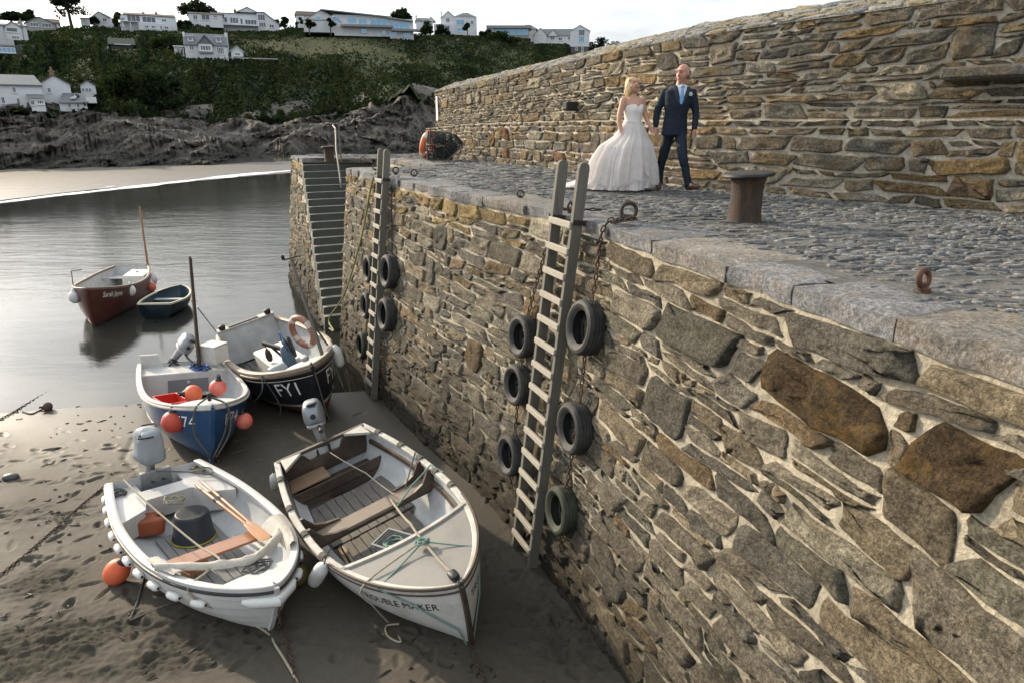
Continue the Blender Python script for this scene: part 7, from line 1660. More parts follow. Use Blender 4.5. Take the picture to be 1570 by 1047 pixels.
    for (a, b, sl) in (((-.20, .125, .045), (-.205, -.125, .032), 0), ((.225, -.17, .055), (.385, -.30, .075), .3)):
        a = Vector(a); b = Vector(b); d = (b-a).normalized(); mb = MB(); limb(mb, [a, a.lerp(b, .4)+Vector((0, 0, .012)), a.lerp(b, .8), b], [.045, .05, .043, .032]); m = remesh(mb, 'shoe', .009, M_shoe, 4)
        for v in m.vertices:
            if sl == 0: v.co.z = max(v.co.z, .004)
        link('shoe', m, root)
        mb = MB(); mb.obox(a+Vector((0, 0, -.038)), a+d*.08+Vector((0, 0, -.036)), .07, .024); mb.build('shoe_heel', M_blk, root, False)
    return root
groom()
M_dress = mk('ivory_tulle', (.86, .835, .82), .85, .05, 6, .25, 90, bdist=.006); M_lace = mk('lace_bodice', (.76, .735, .71), .75, .12, 40, .6, 110, bdist=.008); M_blond = mk('blonde_hair', (.62, .44, .22), .55, .2, 30, .5, 130, stretch=(3, 3, .6), bdist=.008)
def tulle(m):
    nt = m.node_tree; b = nt.nodes['Principled BSDF']; out = nt.nodes['Material Output']; tr = nd(nt, 'ShaderNodeBsdfTranslucent'); tr.inputs['Color'].default_value = (.72, .67, .645, 1); mx = nd(nt, 'ShaderNodeMixShader'); mx.inputs[0].default_value = .35; nt.links.new(b.outputs[0], mx.inputs[1]); nt.links.new(tr.outputs[0], mx.inputs[2]); nt.links.new(mx.outputs[0], out.inputs[0])
tulle(M_dress)
M_sheer = mk('sheer_tulle', (.86, .83, .81), .85, .05, 6, .3, 70, bdist=.006); tulle(M_sheer)
def sheer(m, k):
    nt = m.node_tree; out = nt.nodes['Material Output']; s = out.inputs[0].links[0].from_socket; t = nd(nt, 'ShaderNodeBsdfTransparent'); mx = nd(nt, 'ShaderNodeMixShader'); nt.links.new(rng(nt, noise_n(nt, vec_of(nt, 'obj'), 9, 5, .7), .3, .7, k-.07, k+.07), mx.inputs[0]); nt.links.new(s, mx.inputs[1]); nt.links.new(t.outputs[0], mx.inputs[2]); nt.links.new(mx.outputs[0], out.inputs[0])
sheer(M_sheer, .42)
bp_ = pix_z(968, 291, 0); BA = -math.atan2(bp_[0], bp_[1])
def bride():
    yaw = .55; mb = MB(); hc = (-.055, .0, 1.515); hq = Quaternion((0, 0, 1), .55) @ Quaternion((1, 0, 0), -.25)
    loft(mb, [(.78, -.03, 0, .15, .125), (.92, -.03, 0, .155, .125), (1.03, -.03, 0, .115, .10), (1.15, -.03, 0, .13, .11), (1.24, -.03, 0, .145, .105), (1.31, -.04, .01, .15, .075), (1.345, -.045, .01, .09, .058), (1.38, -.05, .01, .052, .05), (1.46, -.055, .01, .046, .048)], yaw=yaw)
    head(mb, hc, hq, 1.02, True)
    RW = (-.178, -.16, .80); LW = (.232, -.02, .925)
    limb(mb, [(-.185, -.06, 1.305), (-.232, -.10, 1.03), RW], [.052, .043, .026]); limb(mb, [(.085, .06, 1.305), (.152, .08, 1.09), LW], [.050, .040, .026])
    hand(mb, RW, (.10, .05, -1), (.3, .9, 0), .88, .6, -1); hand(mb, LW, (.45, -.1, -.8), (.2, -.8, -.2), .88, .8, 1)
    limb(mb, [(-.10, 0, .82), (-.10, 0, .45), (-.10, 0, .10)], [.08, .055, .04]); limb(mb, [(.04, 0, .82), (.06, -.06, .45), (.09, -.10, .10)], [.08, .055, .04]); limb(mb, [(.09, -.10, .06), (.14, -.2, .04)], [.035, .028]); limb(mb, [(-.10, 0, .06), (-.05, -.1, .04)], [.035, .028])
    root = link('person', remesh(mb, 'person', .0095, M_skin_f, 5), None, Vector((bp_[0], bp_[1], .012)), (0, 0, BA)); tag(root, 'woman with blonde hair in a full white strapless wedding dress on the quay', 'person')
    face_parts(root, hc, hq, 1.02, mk('lips_woman', (.48, .10, .10), .4, .1, 5, 0))
    c = Vector(hc); f = lambda x, y, z: c+hq @ (Vector((x, y, z))*1.02)
    mb = MB(); ell(mb, f(0, .038, .035), (.095, .098, .094), hq); ell(mb, f(-.06, .035, -.035), (.044, .07, .10), hq); ell(mb, f(.058, .04, -.03), (.038, .06, .085), hq); ell(mb, f(-.01, .09, -.05), (.080, .058, .10), hq); ell(mb, f(-.055, .07, -.10), (.045, .05, .06), hq); ell(mb, f(-.045, -.012, .072), (.04, .045, .026), hq); ell(mb, f(.04, -.012, .074), (.04, .045, .024), hq)
    m = remesh(mb, 'hair', .008, M_blond, 3)
    ruffle(m, lambda c: .011*mnoise.noise(Vector((c.x*55, c.y*55, c.z*9)))+.006*mnoise.noise(Vector((c.x*120, c.y*120, c.z*14))))
    link('hair', m, root)
    mb = MB(); ell(mb, f(-.078, -.005, -.05), (.007, .007, .014), None, 8, 6); mb.build('earring', mk('pearl', (.6, .5, .4), .3, 0, 5, 0), root)
    # bodice with sweetheart top
    c_, s_ = math.cos(yaw), math.sin(yaw); rows = []
    for k in range(9):
        fz = k/8; row = []
        for j in range(49):
            t = 2*PI*j/48; fr = max(0, -math.sin(t)); top = 1.185+.06*fr**.7*(1-.55*math.exp(-(math.cos(t)/.16)**2))+.012*abs(math.cos(t)); z = 1.0+(top-1.0)*fz
            rx = np.interp(z, [1.0, 1.05, 1.15, 1.25], [.125, .125, .14, .152]); ry = np.interp(z, [1.0, 1.05, 1.15, 1.25], [.108, .11, .122, .115]); bust = .030*fr*math.exp(-((z-1.175)/.055)**2)*(.35+.65*(1-math.exp(-(math.cos(t)/.28)**2))); x, y = (rx+.006)*math.cos(t), (ry+.010+bust)*math.sin(t); row.append((-.03+x*c_-y*s_, x*s_+y*c_, z))
        rows.append(row)
    mb = MB(); mb.grid(rows, flip=True); mb.build('bodice', M_lace, root, True, 180); mb = MB(); mb.tube(rows[0][:-1], .008, 6, closed=True); mb.build('waistband', M_lace, root)
    # skirt layers
    Z = [1.02, .95, .78, .65, .5, .35, .18, .06, .012]; CX = [-.03, -.035, -.055, -.12, -.15, -.165, -.17, -.175, -.18]; RX = [.122, .155, .235, .370, .43, .475, .49, .50, .51]; RY = [.108, .14, .22, .32, .37, .41, .43, .44, .45]
    def skirt(name, grow, zend, amp, seed, mat, open_=None):
        rows = []; n = 220; rnd = random.Random(seed); ph = [rnd.uniform(0, 6.3) for _ in range(5)]
        for i in range(30):
            v = i/29; row = []
            for j in range(n+1):
                t = 2*PI*(j % n)/n; ze = zend(t); z = 1.02+(ze-1.02)*v; rz = max(z, .012); cx = np.interp(-rz, [-q for q in Z], CX); rx = np.interp(-rz, [-q for q in Z], RX)+grow*min(1, v*4); ry = np.interp(-rz, [-q for q in Z], RY)+grow*min(1, v*4)
                fold = amp*(v**.6)*(.55*math.sin(11*t+ph[0]+1.1*math.sin(2*t))+.4*math.sin(19*t+ph[1]+2*v)+.28*math.sin(31*t+ph[2]+1.5*math.sin(3*t))+.16*v*math.sin(53*t+ph[3]+2*math.sin(5*t)))+amp*.4*v*math.sin(5*t+ph[3]+v*3)
                k = 1+fold; x = cx+rx*k*math.cos(t); y = ry*k*math.sin(t); tr = max(0, math.cos(t-PI*.97))**3*max(0, (.22-z)/.22)**1.5; x -= .50*tr; y += .12*tr
                row.append((x, y, max(.006, z)+.006*mnoise.noise(Vector((x*14, y*14, z*9)))*(1 if z > .05 else 0)+.012*max(0, math.sin(17*t+ph[4]))*max(0, v-.93)*8))
            rows.append(row)
        mb = MB(); mb.grid(rows, flip=True); return mb.build(name, mat, root, True, 180)
    skirt('underskirt', -.02, lambda t: .004, .09, 3, M_dress); skirt('tulle_layer', .012, lambda t: .015+.05*max(0, math.sin(3*t+1.9))**2+.14*math.exp(-((math.atan2(math.sin(t+1.05), math.cos(t+1.05)))/.40)**2), .13, 8, M_sheer); skirt('tulle_layer', .022, lambda t: .10+.06*math.sin(t*2+.6)-.04*math.cos(t*3)+.34*math.exp(-((math.atan2(math.sin(t+1.0), math.cos(t+1.0)))/.30)**2), .15, 15, M_sheer)
    for (x, y, a) in ((.15, -.36, .3), ): mb = MB(); limb(mb, [(x+.06, y+.02, .02), (x+.12, y, .022), (x+.17, y-.02, .02)], [.022, .024, .014]); link('shoe', remesh(mb, 'shoe', .008, M_blk, 3), root)
    return root
bride()
# ================================================================== HOUSES AND TREES ON THE FAR HILL
M_render = mk('white_render', (.60, .62, .64), .8, .08, .6, .1, 5, dirt=(.48, .48, .46), dfac=.4, ds=.4); M_render_g = mk('grey_render', (.36, .36, .36), .85, .12, .6, .1, 5); M_slate = mk('slate_roof', (.13, .145, .16), .7, .2, 1.2, .4, 6, dirt=(.2, .19, .17), dfac=.4, ds=.7, bdist=.05); M_tile = mk('brown_tile_roof', (.085, .06, .05), .8, .25, 1.2, .4, 6, bdist=.05); M_brick = mk('brick_chimney', (.20, .14, .085), .85, .3, 3, .3, 10); M_gl = mk('window_glass', (.045, .06, .075), .08, .2, .5, 0, 5, spec=.8); M_glb = mk('sky_glass', (.12, .25, .36), .06, .15, .5, 0, 5, spec=1.0, metal=.5); M_fr = mk('window_frame_white', (.66, .67, .68), .6, .05, 2, 0); M_rub = mk('dark_rubble', (.10, .095, .085), .9, .3, 1.5, .5, 6, bdist=.05); M_grl = mk('grey_metal', (.22, .23, .235), .6, .1, 2, 0)
def hill_d(px, py):
    r = np.arange(2.9, 6.01, .01); P = hill_at(0*r+px, r); x, y, _ = to_pix(P); i = int(np.argmin(abs(y-py))); return math.hypot(P[i, 0], P[i, 1])
HOUSE_RECTS = []
class House:
    def __init__(s, name, label, x0, x1, yb, d=None, dd=0.0, depth=7.0, group='white houses on the far hillside', swing=0.0):
        xc = (x0+x1)/2; s.d = d or (hill_d(xc, yb)+dd); s.x0, s.x1, s.yb = x0, x1, yb; a = pix_d(x0, yb, s.d); b = pix_d(x1, yb, s.d); c = (a+b)/2; s.w = np.linalg.norm((b-a)[:2]); s.k = s.w/(x1-x0); s.dp = depth
        v = (b-a)[:2]; s.ang = math.atan2(v[1], v[0])+swing; s.root = empty(name, tuple(c), (0, 0, s.ang), label, 'house', group); HOUSE_RECTS.append((x0-4, x1+4, yb-60, yb+1.5, s.d))
    def X(s, px): return (px-(s.x0+s.x1)/2)*s.k
    def Zp(s, py): return (s.yb-py)*s.k*1.03
    def wall(s, x0, x1, y0, y1, mat=None, y=0.0, depth=None, name='wall', dn=0.0):
        mb = MB(); mb.box((s.X(x0), y, s.Zp(y0)-dn), (s.X(x1), y+(depth or s.dp), s.Zp(y1))); return mb.build(name, mat or M_render, s.root, False)
    def gable_front(s, x0, x1, ye, yr, mat=None, roof=None, y=0.0, depth=None, xr=None, ov=.25, wall=True):
        """gable end facing the viewer"""
        dp = depth or s.dp; xa, xb = s.X(x0), s.X(x1); xm = s.X(xr) if xr else (xa+xb)/2; ze, zr = s.Zp(ye), s.Zp(yr)
        if wall: mb = MB(); mb.add([(xa, y, ze), (xb, y, ze), (xm, y, zr), (xa, y+dp, ze), (xb, y+dp, ze), (xm, y+dp, zr)], [(0, 1, 2), (5, 4, 3), (0, 2, 5, 3), (1, 4, 5, 2)]); mb.build('gable', mat or M_render, s.root, False)
        mb = MB()
        for xe, sg in ((xa, -1), (xb, 1)):
            e = Vector((xe, 0, ze)); r_ = Vector((xm, 0, zr)); dd = (e-r_).normalized(); e2 = e+dd*ov; n = Vector((sg*abs(dd.z), 0, abs(dd.x)))*.14; mb.add([Vector((q.x, yy, q.z))+o for yy in (y-ov, y+dp+ov) for q, o in ((r_, n*.2), (e2, n*.2), (e2, n), (r_, n))], [(0, 1, 2, 3), (7, 6, 5, 4), (3, 2, 6, 7), (0, 4, 5, 1), (1, 5, 6, 2)])
        return mb.build('roof', roof or M_slate, s.root, False)
    def gable_side(s, x0, x1, ye, yr, mat=None, roof=None, y=0.0, depth=None, ov=.3, hip=0.0):
        """ridge runs across the view"""
        dp = depth or s.dp; xa, xb = s.X(x0), s.X(x1); ze, zr = s.Zp(ye), s.Zp(yr); ym = y+dp/2
        if hip == 0: mb = MB(); mb.add([(xa, y, ze), (xa, y+dp, ze), (xa, ym, zr), (xb, y, ze), (xb, y+dp, ze), (xb, ym, zr)], [(0, 2, 1), (3, 4, 5)]); mb.build('gable', mat or M_render, s.root, False)
        h = hip*(xb-xa); mb = MB(); dz = (zr-ze)*ov/(dp/2)
        A = [(xa-.15, y-ov, ze-dz), (xb+.15, y-ov, ze-dz), (xb+.15-h, ym, zr), (xa-.15+h, ym, zr), (xa-.15, y+dp+ov, ze-dz), (xb+.15, y+dp+ov, ze-dz)]; B = [(a, b, c+.14) for a, b, c in A]
        mb.add(A+B, [(6, 7, 8, 9), (9, 8, 11, 10), (0, 6, 10, 4), (6, 9, 10), (1, 5, 11, 7), (7, 11, 8), (0, 1, 7, 6), (4, 10, 11, 5), (0, 4, 5, 1)]); return mb.build('roof', roof or M_slate, s.root, False)
    def win(s, xc, yc, wp, hp, y=0.0, glass=None, bars=1, sill=True):
        x, z, w, h = s.X(xc), s.Zp(yc), wp*s.k, hp*s.k; t = min(.12, w*.12); fr = MB()
        for a, b in (((x-w/2, z-h/2), (x+w/2, z-h/2+t)), ((x-w/2, z+h/2-t), (x+w/2, z+h/2)), ((x-w/2, z-h/2+t), (x-w/2+t, z+h/2-t)), ((x+w/2-t, z-h/2+t), (x+w/2, z+h/2-t))): fr.box((a[0], y-.07, a[1]), (b[0], y+.03, b[1]))
        for i in range(bars): xx = x-w/2+w*(i+1)/(bars+1); fr.box((xx-t*.35, y-.06, z-h/2+t), (xx+t*.35, y+.02, z+h/2-t))
        if sill: fr.box((x-w/2-.1, y-.16, z-h/2-.08), (x+w/2+.1, y+.03, z-h/2-.004))
        o = fr.build('window', M_fr, s.root, False); g = MB(); g.box((x-w/2+t*.5, y-.035, z-h/2+t*.5), (x+w/2-t*.5, y-.015, z+h/2-t*.5)); g.build('pane', glass or M_gl, o, False)
    def chimney(s, xc, y0, y1, wp=3.5, mat=None, y=2.0):
        x, w = s.X(xc), wp*s.k; mb = MB(); mb.box((x-w/2, y, s.Zp(y0)), (x+w/2, y+w, s.Zp(y1))); mb.box((x-w/2-.08, y-.08, s.Zp(y1)-.18), (x+w/2+.08, y+w+.08, s.Zp(y1)-.05)); o = mb.build('chimney', mat or M_brick, s.root, False); p = MB(); p.lathe([(.14, 0), (.11, .4), (.13, .45)], 10, org=(x, y+w/2, s.Zp(y1))); p.build('chimney_pot', M_brick, o)
    def box(s, x0, x1, y0, y1, name, mat, yy=0.0, depth=.3): mb = MB(); mb.box((s.X(x0), yy, s.Zp(y0)), (s.X(x1), yy+depth, s.Zp(y1))); return mb.build(name, mat, s.root, False)
def houses():
    h = House('terrace_cottage', 'long white cottage with grey hipped slate roof at the far left above the rocks', -22, 70, 168, depth=7); h.wall(-22, 70, 172, 126); h.gable_side(-22, 70, 126.5, 109, hip=.10)
    for x, y, w, e in ((1, 133, 4, 9), (27, 135, 5, 9), (7, 153, 5, 12), (30, 155, 4.5, 12)): h.win(x, y, w, e)
    h.wall(48, 70, 172, 149, y=-2.2, depth=2.2, name='porch'); mb = MB(); mb.add([(h.X(46), -2.5, h.Zp(149)), (h.X(71), -2.5, h.Zp(149)), (h.X(71), 0, h.Zp(142)), (h.X(44), 0, h.Zp(142))], [(0, 1, 2, 3)]); mb.build('porch_roof', M_slate, h.root, False); h.win(51, 157, 6, 9, -2.2); h.win(63, 156, 11, 8, -2.2, bars=2)
    h = House('gable_cottage', 'white gabled cottage with brown chimney and skylit lean-to above the rocks', 68, 114, 168, depth=9, dd=1.0); h.wall(68, 114, 172, 127); h.gable_front(68, 114, 127, 113, roof=M_tile); h.chimney(89.5, 114, 104, 8, y=.2); h.win(81, 137, 5, 8); h.win(83, 160, 6, 9)
    for x in (107, 120): h.win(x, 162.5, 4, 7.5, -3.0)
    h.wall(92, 134, 172, 157.5, y=-3.0, depth=3.0, name='lean_to'); h.wall(134, 150, 158, 148, y=-3.0, depth=5, name='lean_to')
    mb = MB(); mb.add([(h.X(91), -3.4, h.Zp(157.5)), (h.X(135), -3.4, h.Zp(157)), (h.X(151), -.2, h.Zp(141)), (h.X(101), -.2, h.Zp(141)), (h.X(91), -3.4, h.Zp(158.5)), (h.X(135), -3.4, h.Zp(158.2)), (h.X(151), -.2, h.Zp(142.5)), (h.X(101), -.2, h.Zp(142.5))], [(0, 1, 2, 3), (0, 4, 5, 1), (1, 5, 6, 2)]); o = mb.build('lean_to_roof', M_slate, h.root, False); mb = MB()
    mb.add([(h.X(108.5), -2.75, h.Zp(152.5)), (h.X(118), -2.75, h.Zp(152.5)), (h.X(124), -1.35, h.Zp(145)), (h.X(115), -1.35, h.Zp(145))], [(0, 1, 2, 3)]); mb.v = [(a, b-.08, c+.10) for a, b, c in mb.v]; mb.build('skylight', M_gl, o, False)
    h = House('small_gable_house', 'little white gabled wing with three dark windows behind the skylit lean-to', 125, 148, 144, d=120, depth=6); h.wall(125, 148, 150, 131); h.gable_front(125, 148, 131, 123.5, roof=M_tile)
    for x in (128.5, 134, 139): h.win(x, 138, 4, 5.5, sill=False)
    h = House('chimney_house', 'white gabled house with tall chimney at the upper left edge', -8, 44, 62, depth=8); h.wall(-8, 44, 66, 38); h.gable_side(-8, 44, 38, 32); h.gable_front(11, 36, 41, 33, y=-1.2, depth=5); h.wall(11, 36, 63, 41, y=-1.2, depth=1.2); h.win(21, 46, 18, 8, -1.2, bars=0); h.win(24, 58.5, 12, 6, -1.2, bars=2); h.chimney(37, 40, 29, 5, M_render_g, -.3); h.wall(37, 44, 63, 45, M_render, -.6, 2)
    h = House('sunroom_house', 'slate roofed stone house with long white sunroom below the chimney house', -10, 30, 84, depth=7); h.wall(-10, 32, 90, 68, M_rub); h.gable_side(-10, 24, 70, 56); h.win(8, 77, 34, 10, -.4, M_glb, 4); h.win(47, 80.5, 15, 11, -.6, M_fr, 2); h.wall(30, 56, 92, 66, M_rub, depth=3)
    h = House('grey_bungalow', 'low grey gabled bungalow with wide windows on the skyline', 40, 86, 46, depth=9); h.wall(40, 86, 50, 36, M_render_g); h.gable_front(40, 86, 36.5, 25.5, M_render_g); h.win(54, 38.5, 13, 7, bars=2); h.win(72.5, 38.5, 15, 7, bars=2)
    h = House('brown_roof_house', 'brown roofed house half hidden behind the grey bungalow', 71, 92, 40, d=238, depth=6); h.wall(72, 90, 44, 35); h.gable_side(71, 92, 35.5, 28, roof=M_tile)
    h = House('white_cabin', 'tiny white cabin beside the tall pine tree', 124, 138, 36, d=228, depth=4); h.wall(124, 138, 40, 28.5); h.box(123.5, 138.5, 28.4, 27.6, 'roof', M_grl, -.3, 4.6); h.win(131, 32.5, 5, 3)
    h = House('end_gable_house', 'white gable-ended house left of the long bungalow', 141, 177, 39, depth=9, swing=-.25); h.wall(141, 172, 44, 27.5); h.gable_front(141, 168, 28, 18.5, roof=M_tile, depth=10); h.win(151, 31.5, 4, 6); h.win(162, 31, 7, 6)
    h = House('long_bungalow', 'long white bungalow with brown roof and full-width picture windows', 186, 272, 46, depth=8); h.wall(186, 272, 50, 24.5, dn=.0); h.gable_side(193, 270, 25, 19.5, roof=M_tile)
    h.win(207, 30, 20, 11, bars=2); h.win(230, 31, 21, 9.5, bars=2); h.win(253, 31, 8, 5); h.win(191, 32, 6, 5); h.chimney(242.5, 22, 17, 3.5, M_tile, 3); h.chimney(222.5, 21.5, 18, 3, M_tile, 3)
    h.wall(213, 262, 50, 38.5, y=-2.5, depth=2.5, name='lower_wing'); 
    for x, w in ((225, 6.5), (235, 6.5), (247, 3), (255, 7)): h.win(x, 43.5, w, 5, -2.5)
    mb = MB()
    for x in (190, 201): mb.box((h.X(x)-.12, -1.4, h.Zp(46)), (h.X(x)+.12, -1.1, h.Zp(36)))
    mb.box((h.X(187), -1.6, h.Zp(36.4)), (h.X(214), 0, h.Zp(35.8))); mb.build('veranda', M_fr, h.root, False)
    h = House('flat_roof_bungalow', 'white low bungalow in front of the round dark tree', 290, 346, 36, depth=8); h.wall(290, 342, 42, 22); h.gable_side(290, 344, 22.5, 19, roof=M_tile); h.win(300.5, 28.5, 7, 8, bars=1); h.win(316, 27.5, 13, 9, M_gl and 0.0, bars=1); h.win(331, 26, 6, 4)
    h = House('large_villa', 'large white villa with long window bands and stepped gables', 326, 431, 46, depth=9); h.wall(326, 396, 52, 23); h.gable_side(326, 396, 23.5, 20.5, roof=M_grl); h.gable_front(366, 397, 21, 14, roof=M_slate, y=-.3, depth=8); h.chimney(362.5, 23, 16.5, 4, y=2)
    mb = MB(); xa, xb = h.X(395), h.X(428); P = [(xa, h.Zp(50)), (xb, h.Zp(50)), (xb, h.Zp(37)), (h.X(408), h.Zp(20.5)), (xa, h.Zp(20.5))]; k = len(P); mb.add([(x, y, z) for y in (-.6, 8) for x, z in P], [tuple(range(k)), tuple(range(2*k-1, k-1, -1))]+[(i, i+k, (i+1) % k+k, (i+1) % k) for i in range(k)]); mb.build('sloping_wing', M_render, h.root, False)
    mb = MB(); mb.obox((h.X(407), 3.7, h.Zp(20.2)), (h.X(430), 3.7, h.Zp(37)), 9.4, .16); mb.box((xa-.2, -1, h.Zp(20.5)), (h.X(408), 8.4, h.Zp(19.8))); mb.build('wing_roof', M_slate, h.root, False)
    for x, y, w, e, bb_ in ((331, 33.5, 3.5, 6, 0), (341, 33.5, 3, 7, 0), (347.5, 33, 5, 8, 0), (360, 33.5, 13, 9, 2), (371, 34.5, 4, 9, 0), (385, 35.5, 18, 9, 3)): h.win(x, y, w, e, -.3 if x > 366 and False else 0, bars=bb_)
    h.win(402, 28, 11.5, 9.5, -.6, bars=2); h.win(402.5, 38.5, 11, 7.5, -.6, bars=2); h.win(416.5, 40, 8, 6, -.6); h.box(322, 396, 41.5, 39.5, 'terrace', M_fr, -2.2, 2.2)
    h = House('dormer_cottage', 'white cottage with blue slate roof, dormers and end chimney halfway up the hill', 284, 353, 88, depth=8); h.wall(285, 350, 94, 69.5); h.gable_side(285, 350, 70, 51.5)
    h.chimney(351, 88, 48.5, 4.5, M_render, 3.0); h.box(284, 287, 72, 50, 'gable_parapet', M_render, 2.5, 2.5)
    for x in (295, 338): h.wall(x-4.5, x+4.5, 66, 58, y=.6, depth=2.5, name='dormer'); h.win(x, 61.5, 6, 6, .6); h.box(x-5.6, x+5.6, 57.8, 56.6, 'dormer_roof', M_fr, .2, 3)
    h.gable_front(306, 328, 69.5, 57, M_slate, M_slate, y=-1.0, depth=4.5); h.wall(306, 327, 92, 69.5, y=-1.0, depth=1.0, name='bay'); h.win(316.5, 75.5, 16, 8.5, -1.0, bars=3); h.box(305, 328, 83, 80.5, 'balcony', M_grl, -1.6, .5)
    h.win(295.5, 75, 7, 8.5); h.win(339, 78, 11.5, 11, bars=3); h.wall(355, 374, 90, 79, y=0, depth=5, name='side_wing'); h.gable_front(354, 375, 79, 70, y=0, depth=5, roof=M_render_g); h.win(365, 82.5, 9, 5); h.wall(269, 283, 88, 74, y=.5, depth=4, name='shed'); h.box(268, 284, 74, 72.5, 'shed_roof', M_fr, 0, 5); h.win(275, 78, 5, 4, .5)
    h.box(352, 428, 89.5, 88, 'terrace_wall', M_render_g, -1.5, .4)
    h = House('mossy_shed', 'dark mossy roofed shed with white fascia among the bushes', 167, 207, 74, depth=6, group='dark outbuildings on the hillside'); h.wall(170, 205, 82, 68, mk('shed_dark', (.05, .055, .045), .9, .2, 1, .1)); h.gable_side(168, 207, 68.5, 58, mat=M_render_g, roof=mk('mossy_roof', (.06, .07, .05), .9, .3, 1, .4, 5)); h.box(176, 201, 69.5, 68.3, 'fascia', M_fr, -.6, .15); h.wall(152, 167, 80, 73, M_render_g, -1, 3, 'annexe')
    h = House('modern_glass_villa', 'long modern villa with blue reflecting glass and balcony on the skyline', 467, 640, 56, depth=9)
    h.wall(467, 512, 52, 34); h.gable_front(467, 523, 37, 21.5, roof=M_grl, xr=494); h.wall(512, 600, 56, 27, M_render); h.wall(597, 634, 60, 31, M_render, -.2); mb = MB(); mb.obox((h.X(494), 4, h.Zp(21.3)), (h.X(600), 4, h.Zp(29)), 10.5, .3); mb.obox((h.X(594), 4, h.Zp(30)), (h.X(634), 4, h.Zp(34)), 10.8, .3); mb.build('flat_roof', M_grl, h.root, False)
    for x, y, w, e, b_ in ((490, 32.5, 7, 5, 0), (517, 33.5, 9, 8, 1), (540, 34, 14, 9, 1), (556.5, 35.5, 13, 8, 1), (581, 36.5, 27, 9.5, 2)): h.win(x, y, w, e, 0, M_glb, b_, False)
    h.win(612.5, 39.5, 31, 9, -.25, M_glb, 3, False); h.box(523, 602, 44, 41, 'balcony', M_grl, -2.2, 2.2); h.box(600, 641, 48.5, 45.5, 'balcony', M_grl, -2.4, 2.2)
    for x, y, w in ((557, 49, 9), (588, 51.5, 7), (602, 52.5, 12), (623, 53.5, 12)): h.win(x, y, w, 6.5, -.26, M_glb, 1, False)
    h.box(459, 470, 47.5, 42.5, 'garden_wall', M_render, -2, .4)
    h = House('hipped_house', 'brown roofed house rising behind the modern glass villa', 453, 493, 36, d=268, depth=7); h.wall(454, 491, 42, 24.5); h.gable_side(453, 493, 25, 18, roof=M_tile, hip=.06); h.win(469, 27, 4, 3)
    h = House('grey_roof_house', 'grey roofed house behind the hedge right of the glass villa', 636, 667, 40, d=280, depth=7); h.wall(638, 664, 46, 33); h.gable_side(637, 660, 33.5, 28, hip=.2); h.gable_front(655, 667, 34, 28.5, depth=5, y=-.5); h.chimney(638.5, 34, 25.5, 2.5, M_render, 2)
    h = House('twin_gable_house', 'tall white twin gabled house with balcony on the hill crest', 664, 731, 52, depth=9); h.wall(676, 699, 58, 30.5); h.gable_front(677, 699, 31, 22, depth=9); h.wall(697, 731, 58, 29, y=-.6); mb = MB(); P = [(h.X(697), h.Zp(29)), (h.X(731), h.Zp(29.5)), (h.X(717), h.Zp(24)), (h.X(710), h.Zp(24.5))]; mb.add([(x, y, z) for y in (-.8, 8) for x, z in P], [(0, 1, 2, 3), (7, 6, 5, 4), (1, 5, 6, 2), (2, 6, 7, 3), (3, 7, 4, 0)]); mb.build('roof', M_render_g, h.root, False); h.wall(666, 697, 54, 40, y=-2, depth=2.4, name='terrace'); h.chimney(677, 32, 21.5, 1.6, M_render_g, 3)
    for x, y, w, e, yy in ((687, 34, 6, 6, 0), (686, 45.5, 8, 7, -2), (706, 37, 13, 8, -.6), (724, 37, 5, 5, -.6), (707, 47, 12, 6, -.6)): h.win(x, y, w, e, yy, M_glb if w > 8 else None, 1)
    h = House('glass_pavilion', 'low flat roofed pavilion with a long wall of glass', 747, 813, 57, depth=8); h.wall(749, 811, 64, 46, M_grl); h.box(746, 815, 45.8, 42, 'flat_roof', M_grl, -1.2, 9.5); h.win(784, 50.5, 51, 8, -.1, M_glb, 6, False); h.wall(748, 757, 60, 44, M_render, -.5, 3)
    h = House('pyramid_roof_house', 'grey pyramid roofed house behind the glass pavilion', 795, 824, 58, d=300, depth=8); h.wall(797, 822, 64, 46.5, M_render_g); h.gable_side(795, 824, 46.5, 39.5, hip=.4)
    h = House('slate_gable_house', 'white house with slate roof and two gables near the hill end', 817, 877, 66, depth=8); h.wall(819, 877, 74, 55.5); h.gable_side(830, 878, 56, 46); h.gable_front(818, 839, 56.5, 46.5, y=-1, depth=6); h.wall(819, 838, 74, 56, y=-1, depth=1); h.gable_front(839, 856, 57, 49, y=-.6, depth=5); h.win(847, 59.5, 7, 5); h.win(859, 61, 6, 5); h.win(872, 60, 4, 5)
    h = House('tower_house', 'tall narrow white gabled house on a stone base, rightmost on the hill', 874, 903, 81, depth=7); h.wall(875, 902, 90, 73, M_rub); h.wall(874, 903, 73, 51, y=-.1); h.gable_front(874, 903, 51.5, 44, y=-.1, roof=M_render_g); h.win(891, 54, 9, 9, -.1, None, 2); h.win(891, 63, 9, 8, -.1, M_glb, 2); h.win(893, 77, 4, 6, 0); h.win(884, 76, 4, 4, 0)
houses()
